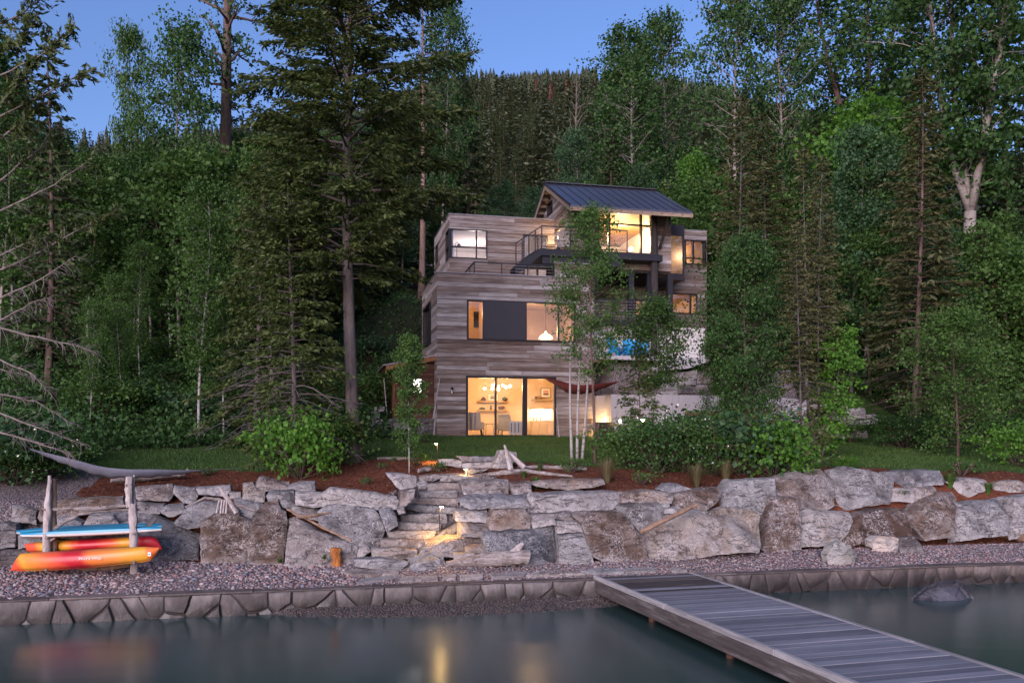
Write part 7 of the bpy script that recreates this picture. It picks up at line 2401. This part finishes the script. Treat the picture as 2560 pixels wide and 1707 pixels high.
for k in range(8):
    u = shl + (-.03 - shl) * k / 8; v = shl + (-.03 - shl) * (k + 1) / 8
    a_, c_ = SL(u, SS0 + .002, roofz(shl) - .15), SL(v, SS0 + .1, roofz(u) - .12)
    if c_.z > a_.z: mb.box(a_.x, c_.x, a_.y, c_.y, a_.z, c_.z)
a_, c_ = SL(shl, SS0 + .1, zb_ - .2), SL(shl + .1, SS0 + 3.2, roofz(shl) - .12); mb.box(a_.x, c_.x, a_.y, c_.y, a_.z, c_.z)
mb.build('wall', M['shedboard'], sh)
rf = MB(); rf.prism([SL(tl - .08, SS0 - .32, roofz(tl - .08)), SL(-.02, SS0 - .32, roofz(-.02)), SL(-.02, SS0 + 3.4, roofz(-.02)), SL(tl - .08, SS0 + 3.4, roofz(tl - .08))], Vector((0, 0, .045)))
rf.build('roof', M['cap'], sh)
mb = MB(); mb.prism([SL(tl + .04, SS0 - .30, roofz(tl + .04) - .004), SL(-.02, SS0 - .30, roofz(-.02) - .004), SL(-.02, SS0 - .30, roofz(-.02) - .2), SL(tl + .04, SS0 - .30, roofz(tl + .04) - .2)], Vector((0, .05, 0))); mb.build('fascia', M['sheddoor'], sh)
for k in range(5):
    s_ = SS0 + .2 + k * .7
    mb = MB(); mb.bar(SL(tl + .05, s_, roofz(tl + .05) - .08), SL(shl + .1, s_, roofz(shl + .1) - .08), .05, .12); mb.build('rafter', M['sheddoor'], sh)
ds = [on_side(*q, shl) for q in cpx('E', [255, 450, 372, 1195])]
s0_, s1_ = SS0 + .06, SS0 + 1.0
for k in range(6):
    a_, c_ = SL(shl - .045, s0_ + (s1_ - s0_) * k / 6 + .004, zb_ + .05), SL(shl - .005, s0_ + (s1_ - s0_) * (k + 1) / 6 - .004, roofz(shl) - .22)
    mb = MB(); mb.box(a_.x, c_.x, a_.y, c_.y, a_.z, c_.z); mb.build('door_board', M['sheddoor'], sh)
mb = MB()
for (u, v, p, q) in cells(hole[0], hole[1], hole[2], hole[3], [(hole[0] + .05, hole[1] - .05, hole[2] + .05, hole[3] - .05)]):
    a_, c_ = SL(u, SS0 - .05, p), SL(v, SS0 + .04, q); mb.box(a_.x, c_.x, a_.y, c_.y, a_.z, c_.z)
wf = mb.build('window', M['frame'], sh)
a_, c_ = SL(hole[0] + .05, SS0 + .0, hole[2] + .05), SL(hole[1] - .05, SS0 + .01, hole[3] - .05)
mb = MB(); mb.box(a_.x, c_.x, a_.y, c_.y, a_.z, c_.z); mb.build('pane', M['glass'], wf)
a_, c_ = SL(shl + .12, SS0 + .9, zb_), SL(-.03, SS0 + .96, roofz(shl) - .15); mb = MB(); mb.box(a_.x, c_.x, a_.y, c_.y, a_.z, c_.z); mb.build('interior_wall', M['white'], sh)
lamp('p', HW(-.7, SS0 + .45, 5.6), 24, (1.0, .93, .85), .1, name='shed_light')
a_, c_ = SL(shl - .15, SS0 - .3, zb_ - .06), SL(0, SS0 + 3.2, zb_ - .0); mb = MB(); mb.box(a_.x, c_.x, a_.y, c_.y, a_.z - .12, c_.z); mb.build('floor', M['docksoot'], sh)
shs = empty('shed_boulders', HW(-1.2, .3, 3.6), A, 'row of grey and pinkish boulders carrying the shed', 'wall')
for pts, m in (([130,1222, 335,1217, 338,1355, 190,1352, 182,1290], 'rock_tan'), ([345,1232, 560,1215, 592,1385, 370,1387, 345,1300], 'rock'), ([555,1475, 640,1330, 760,1205, 1068,1235, 1070,1500, 700,1500], 'rock_grey'),
               ([170,1370, 545,1410, 530,1475, 160,1460], 'rock_tan'), ([-40,1240, 125,1240, 185,1300, 180,1375, -40,1375], 'rock_grey'), ([-40,1380, 165,1375, 160,1465, -40,1460], 'rock_dark'), ([40,1020, 212,1020, 200,1097, 50,1092], 'rock'), ([0,1100, 130,1100, 125,1215, 0,1230], 'rock_dark')):
    plane_rock(shs, 'E', pts, .45, m, lean=.15, thick=.6)
# poles leaning on the wall
for c, pts, Y0, Y1, lb in (('E', [1108,548, 1000,1222], 34.9, 34.4, 'thin grey pole leaning on the house corner beside the shed'), ('E', [1043,1035, 1010,1485], 34.8, 34.2, 'short white pole standing against the house corner'),
                           ('F', [1443,940, 1463,1152], 35.6, 35.2, 'thin pale pole leaning on the wall right of the glass door'), ('E', [195,560, 245,1170], 35.4, 35.2, 'bent pale stick leaning on the left end of the shed')):
    drift('pole', ypts(c, pts, [Y0, Y1]), [.022, .028], 'driftwood', lb, 'pole', n=7)

# --- inside the house
def inside(name, label, cat, parts, at, rz=A, group=None):
    root = empty(name, at, rz, label, cat, group)
    for nm, mb, m in parts: mb.build(nm, m, root)
    return root
SB = 4.3
def bz(c, x, y): return on_wall(*cpx(c, [x, y])[0], SB - .02)
def shelf(x0, x1, y, lb):
    a_ = bz('I', x0, y); c_ = bz('I', x1, y)
    mb = MB(); mb.box(0, c_[0] - a_[0], -.26, 0, -.025, .025)
    inside('wall_shelf', lb, 'shelf', [('board', mb, M['inwood'])], HW(a_[0], SB - .005, a_[1]))
    return a_[1] + .025
M['chocolate'] = simple_mat('dark_brown_glaze', (.10, .025, .012), .4)
M['dkgreen'] = simple_mat('dark_green_glaze', (.03, .04, .025), .4)
M['cream'] = simple_mat('cream_cloth', (.62, .50, .33), .9)
M['greycloth'] = simple_mat('grey_cloth', (.30, .26, .26), .9)
M['stripe'] = simple_mat('pale_throw', (.60, .57, .52), .9)
zs = shelf(390, 1110, 683, 'upper wooden shelf on the back wall behind the glass door')
def pot(x, z, prof, m, nm, lb, c='I', ds=.14, cat=None):
    t_ = bz(c, x, 700)[0]; mb = MB(); mb.lathe(prof, n=14)
    inside(nm, lb, cat or nm, [('body', mb, M[m])], HW(t_, SB - ds, z))
pot(530, zs, [(.10, 0), (.13, .06), (.09, .15), (.02, .19)], 'chocolate', 'vase', 'squat dark vase at the left of the upper shelf')
pot(1020, zs, [(.06, 0), (.13, .09), (.10, .18), (.02, .21)], 'dkgreen', 'vase', 'round dark green vase at the right of the upper shelf')
def picture(x0, x1, y0, y1, lb, art, c='I', ds=.03):
    a_ = bz(c, x0, y0); c_ = bz(c, x1, y1); w = c_[0] - a_[0]; h = a_[1] - c_[1]
    f_ = MB(); f_.box(-w / 2, w / 2, -.02, 0, 0, h); mt = MB(); mt.box(-w / 2 + .02, w / 2 - .02, -.024, -.0205, .02, h - .02)
    ar = MB(); ar.box(-w * .27, w * .27, -.028, -.0245, h * .27, h * .78); a2 = MB(); a2.box(-w * .27, w * .27, -.031, -.0285, h * .27, h * .42)
    inside('framed_picture', lb, 'picture', [('frame', f_, M['frame'] if 'black' in lb else M['inwood']), ('mat', mt, M['white']), ('print', ar, M[art]), ('print_detail', a2, M['dkgreen'])], HW((a_[0] + c_[0]) / 2, SB - ds, c_[1]))
M['pinkart'] = simple_mat('pink_print', (.55, .28, .26), .8); M['greyart'] = simple_mat('grey_print', (.35, .30, .24), .8)
picture(640, 880, 500, 665, 'wood framed picture leaning on the upper shelf', 'greyart')
zs = shelf(400, 1070, 882, 'lower wooden shelf on the back wall behind the glass door')
pot(938, zs, [(.09, 0), (.15, .10), (.17, .16), (.15, .155), (.08, .02)], 'chocolate', 'bowl', 'dark red bowl on the lower shelf')
pot(700, zs, [(.07, 0), (.05, .07), (.03, .14), (.05, .2)], 'dkgreen', 'figurine', 'small dark figurine on the lower shelf')
pot(500, zs, [(.10, 0), (.16, .04), (.12, .10), (.03, .12)], 'dkgreen', 'bowl', 'low dark dish at the left of the lower shelf')
zs = shelf(1640, 2120, 640, 'high shelf behind the right pane of the glass door')
picture(1860, 2080, 372, 590, 'black framed picture with a pink print on the high shelf', 'pinkart', ds=.06)
pot(1738, zs, [(.055, 0), (.055, .13), (.05, .135)], 'frame', 'jar', 'small black square jar on the high shelf')
pot(1825, zs, [(.05, 0), (.10, .06), (.08, .14), (.02, .17)], 'inwood', 'vase', 'round honey coloured vase on the high shelf')
zs = shelf(1620, 2115, 848, 'lit kitchen shelf behind the right pane')
a_ = bz('I', 1605, 1115); c_ = bz('I', 2110, 1115)
mb = MB(); mb.box(0, c_[0] - a_[0], -.55, 0, -.04, .0); doors = []
zf = 3.56
kc = empty('kitchen_counter', HW(a_[0], SB - .005, a_[1]), A, 'pale kitchen counter with cupboard doors behind the right pane', 'counter')
mb.build('worktop', M['white'], kc)
for k in range(3):
    w = (c_[0] - a_[0]) / 3; mb = MB(); mb.box(k * w + .005, (k + 1) * w - .005, -.53, -.02, zf - a_[1] + .08, -.045); mb.build('door', M['cream'], kc)
ls = MB(); ls.box(.05, c_[0] - a_[0] - .05, -.22, -.17, 0, .012)
inside('light_strip', 'bright lamp strip under the lit kitchen shelf', 'lamp', [('strip', ls, emit_mat('strip_glow', (1, .86, .45), 45))], HW(a_[0], SB, zs - .085))
lamp('p', HW((a_[0] + c_[0]) / 2, SB - .3, zs - .18), 16, (1, .84, .42), .1, name='counter_light')
for k, x in enumerate((1665, 1735, 1822)):
    pot(x, a_[1], [(.03, 0), (.035, .1), (.02, .16)], 'dkgreen', 'bottle', ('left', 'middle', 'right')[k] + ' small bottle on the kitchen counter', ds=.3)
# chandelier
cp = ray_plane(1243, 966, site(0, 2.0, 0), V3)
ch = empty('chandelier', cp, A, 'branching chandelier with glowing bulbs behind the glass door', 'chandelier')
mb = MB(); mb.tube([Vector((0, 0, 0)), Vector((0, 0, 6.44 - cp.z))], .012, 6); mb.build('rod', M['frame'], ch)
for px_, py_ in ((567, 380), (760, 303), (745, 388), (888, 340), (985, 310), (1060, 352), (1150, 325), (888, 402)):
    q = ray_plane(*cpx('I', [px_, py_])[0], site(0, 2.0 + rr.uniform(-.35, .35), 0), V3) - cp
    q = Matrix.Rotation(-A, 3, 'Z') @ q
    mb = MB(); mb.bar(Vector((0, 0, 0)), q, .014, .014); mb.build('arm', M['frame'], ch)
    mb = MB(); mb.lathe([(.01, -.05), (.045, -.02), (.05, .02), (.01, .06)], q, 10); mb.build('bulb', M['bulb'], ch, smooth=True)
def armchair(t_, s_, rz, m, lb, sc=1.0):
    root = empty('armchair', HW(t_, s_, 3.56), A + R(rz), lb, 'armchair'); root.scale = (sc,) * 3
    mb = MB(); mb.box(-.34, .34, -.32, .32, .26, .44); mb.build('seat', M[m], root, bevel=.05)
    mb = MB(); mb.prism([Vector((-.33, .22, .36)), Vector((.33, .22, .36)), Vector((.30, .40, .98)), Vector((-.30, .40, .98))], Vector((0, .13, .02))); mb.build('backrest', M[m], root, bevel=.04)
    for sx in (-1, 1):
        mb = MB(); mb.box(sx * .37 - .05, sx * .37 + .05, -.30, .36, .30, .60); mb.build('armrest', M[m], root, bevel=.03)
        for sy in (-.26, .28):
            mb = MB(); mb.bar(Vector((sx * .30, sy, .27)), Vector((sx * .34, sy * 1.15, 0)), .035); mb.build('leg', M['frame'], root)
    return root
tA = on_wall(*cpx('I', [320, 1300])[0], .95)[0]; armchair(tA, .95, 165, 'greycloth', 'grey armchair behind the left pane of the glass door')
tB = on_wall(*cpx('I', [1080, 1300])[0], 1.3)[0]; armchair(tB, 1.3, 150, 'cream', 'cream armchair behind the middle pane of the glass door', .95)
thr = empty('throw_blanket', HW(tB + .32, .72, 4.02), A, 'pale throw blanket with dark stripes hanging over the cream armchair', 'blanket')
for k in range(9):
    mb = MB(); mb.box(-.34 + k * .078, -.34 + (k + 1) * .078, -.02 - .012 * (k % 2), .01, -.38, .18); mb.build('fold', M['stripe'] if k % 2 == 0 else M['frame'] if k in (1, 3, 5, 7) and False else M['stripe'], thr)
for k in range(4):
    mb = MB(); mb.box(-.28 + k * .16, -.25 + k * .16, -.045, -.034, -.30, .10); mb.build('stripe', M['frame'], thr)
tt_ = on_wall(*cpx('I', [640, 1300])[0], 1.6)[0]
mb = MB(); mb.lathe([(.34, .52), (.34, .545)], n=20); lg = MB()
for k in range(3): lg.bar(Vector((.22 * math.cos(k * 2.1), .22 * math.sin(k * 2.1), .52)), Vector((.28 * math.cos(k * 2.1), .28 * math.sin(k * 2.1), 0)), .02)
inside('side_table', 'small round side table between the two armchairs', 'table', [('top', mb, M['inwood']), ('legs', lg, M['frame'])], HW(tt_, 1.6, 3.56))
# pendant of the middle floor
q = ray_plane(*cpx('F', [1365, 405])[0], site(0, 1.5, 0), V3)
pn = empty('pendant_lamp', q, A, 'glowing dome lamp behind the middle window', 'lamp')
mb = MB(); mb.lathe([(.30, -.16), (.27, -.07), (.17, .02), (.03, .05)], n=18); mb.build('shade', emit_mat('shade_glow', (1, .70, .36), 3.2), pn, smooth=True)
mb = MB(); mb.lathe([(.01, .05), (.04, .08), (.04, .12), (.01, .15)], n=10); mb.build('bulb', M['bulb'], pn, smooth=True)
mb = MB(); mb.tube([Vector((0, 0, .15)), Vector((0, 0, 9.44 - q.z))], .008, 5); mb.build('cord', M['frame'], pn)
a_ = on_wall(*cpx('F', [870, 285])[0], 3.0); c_ = on_wall(*cpx('F', [885, 350])[0], 3.0)
mb = MB(); mb.box(-.22, .22, -.02, 0, 0, .7); inside('framed_picture', 'small dark picture on the orange wall of the middle floor', 'picture', [('frame', mb, M['frame'])], HW(a_[0], 2.98, c_[1]))
mb = MB(); mb.box(-.06, 0, -.6, .6, 0, 2.7); mb.box(-1.2, 0, .6, .66, 0, 2.7)
inside('partition_wall', 'warm timber partition behind the narrow left pane of the middle floor', 'partition', [('panel', mb, M['inwood'])], HW(R2('F', 2.4, 895, 300, 900, 301)[1], 2.4, 6.73))
# arc floor lamp in the bedroom
q = [ray_plane(*cpx('G', [x, y])[0], site(0, US0 + 1.0, 0), V3) for x, y in ((418, 655), (417, 600), (405, 560), (418, 543), (432, 560))]
al = empty('floor_lamp', q[0], A, 'slim dark arc floor lamp in the corner window', 'lamp')
ri = Matrix.Rotation(-A, 3, 'Z')
mb = MB(); mb.tube([ri @ (p - q[0]) for p in q], .014, 6); mb.build('arm', M['frame'], al)
mb = MB(); mb.lathe([(.10, -.10), (.07, -.01), (.02, .03)], ri @ (q[-1] - q[0]), 12); mb.build('shade', M['frame'], al)
# globe lamps of the living room
for x, y, lb in ((660, 375, 'bright globe lamp at the right of the living room window, left one'), (708, 382, 'bright globe lamp at the right edge of the living room window'), (475, 603, 'bright table lamp low in the living room window')):
    q = ray_plane(*cpx('N', [x, y])[0], site(0, GS0 + 1.6, 0), V3)
    gl_ = empty('globe_lamp', q, A, lb, 'lamp')
    mb = MB(); mb.lathe([(.01, -.10), (.08, -.06), (.10, 0), (.08, .06), (.01, .10)], n=12); mb.build('globe', emit_mat('globe_glow', (1, .78, .48), 25), gl_, smooth=True)
    mb = MB()
    if y < 500: mb.tube([Vector((0, 0, .1)), Vector((0, 0, 13.74 - q.z))], .008, 5)
    else: mb.tube([Vector((0, 0, -.1)), Vector((0, 0, 11.01 - q.z))], .02, 6)
    mb.build('stem', M['frame'], gl_)
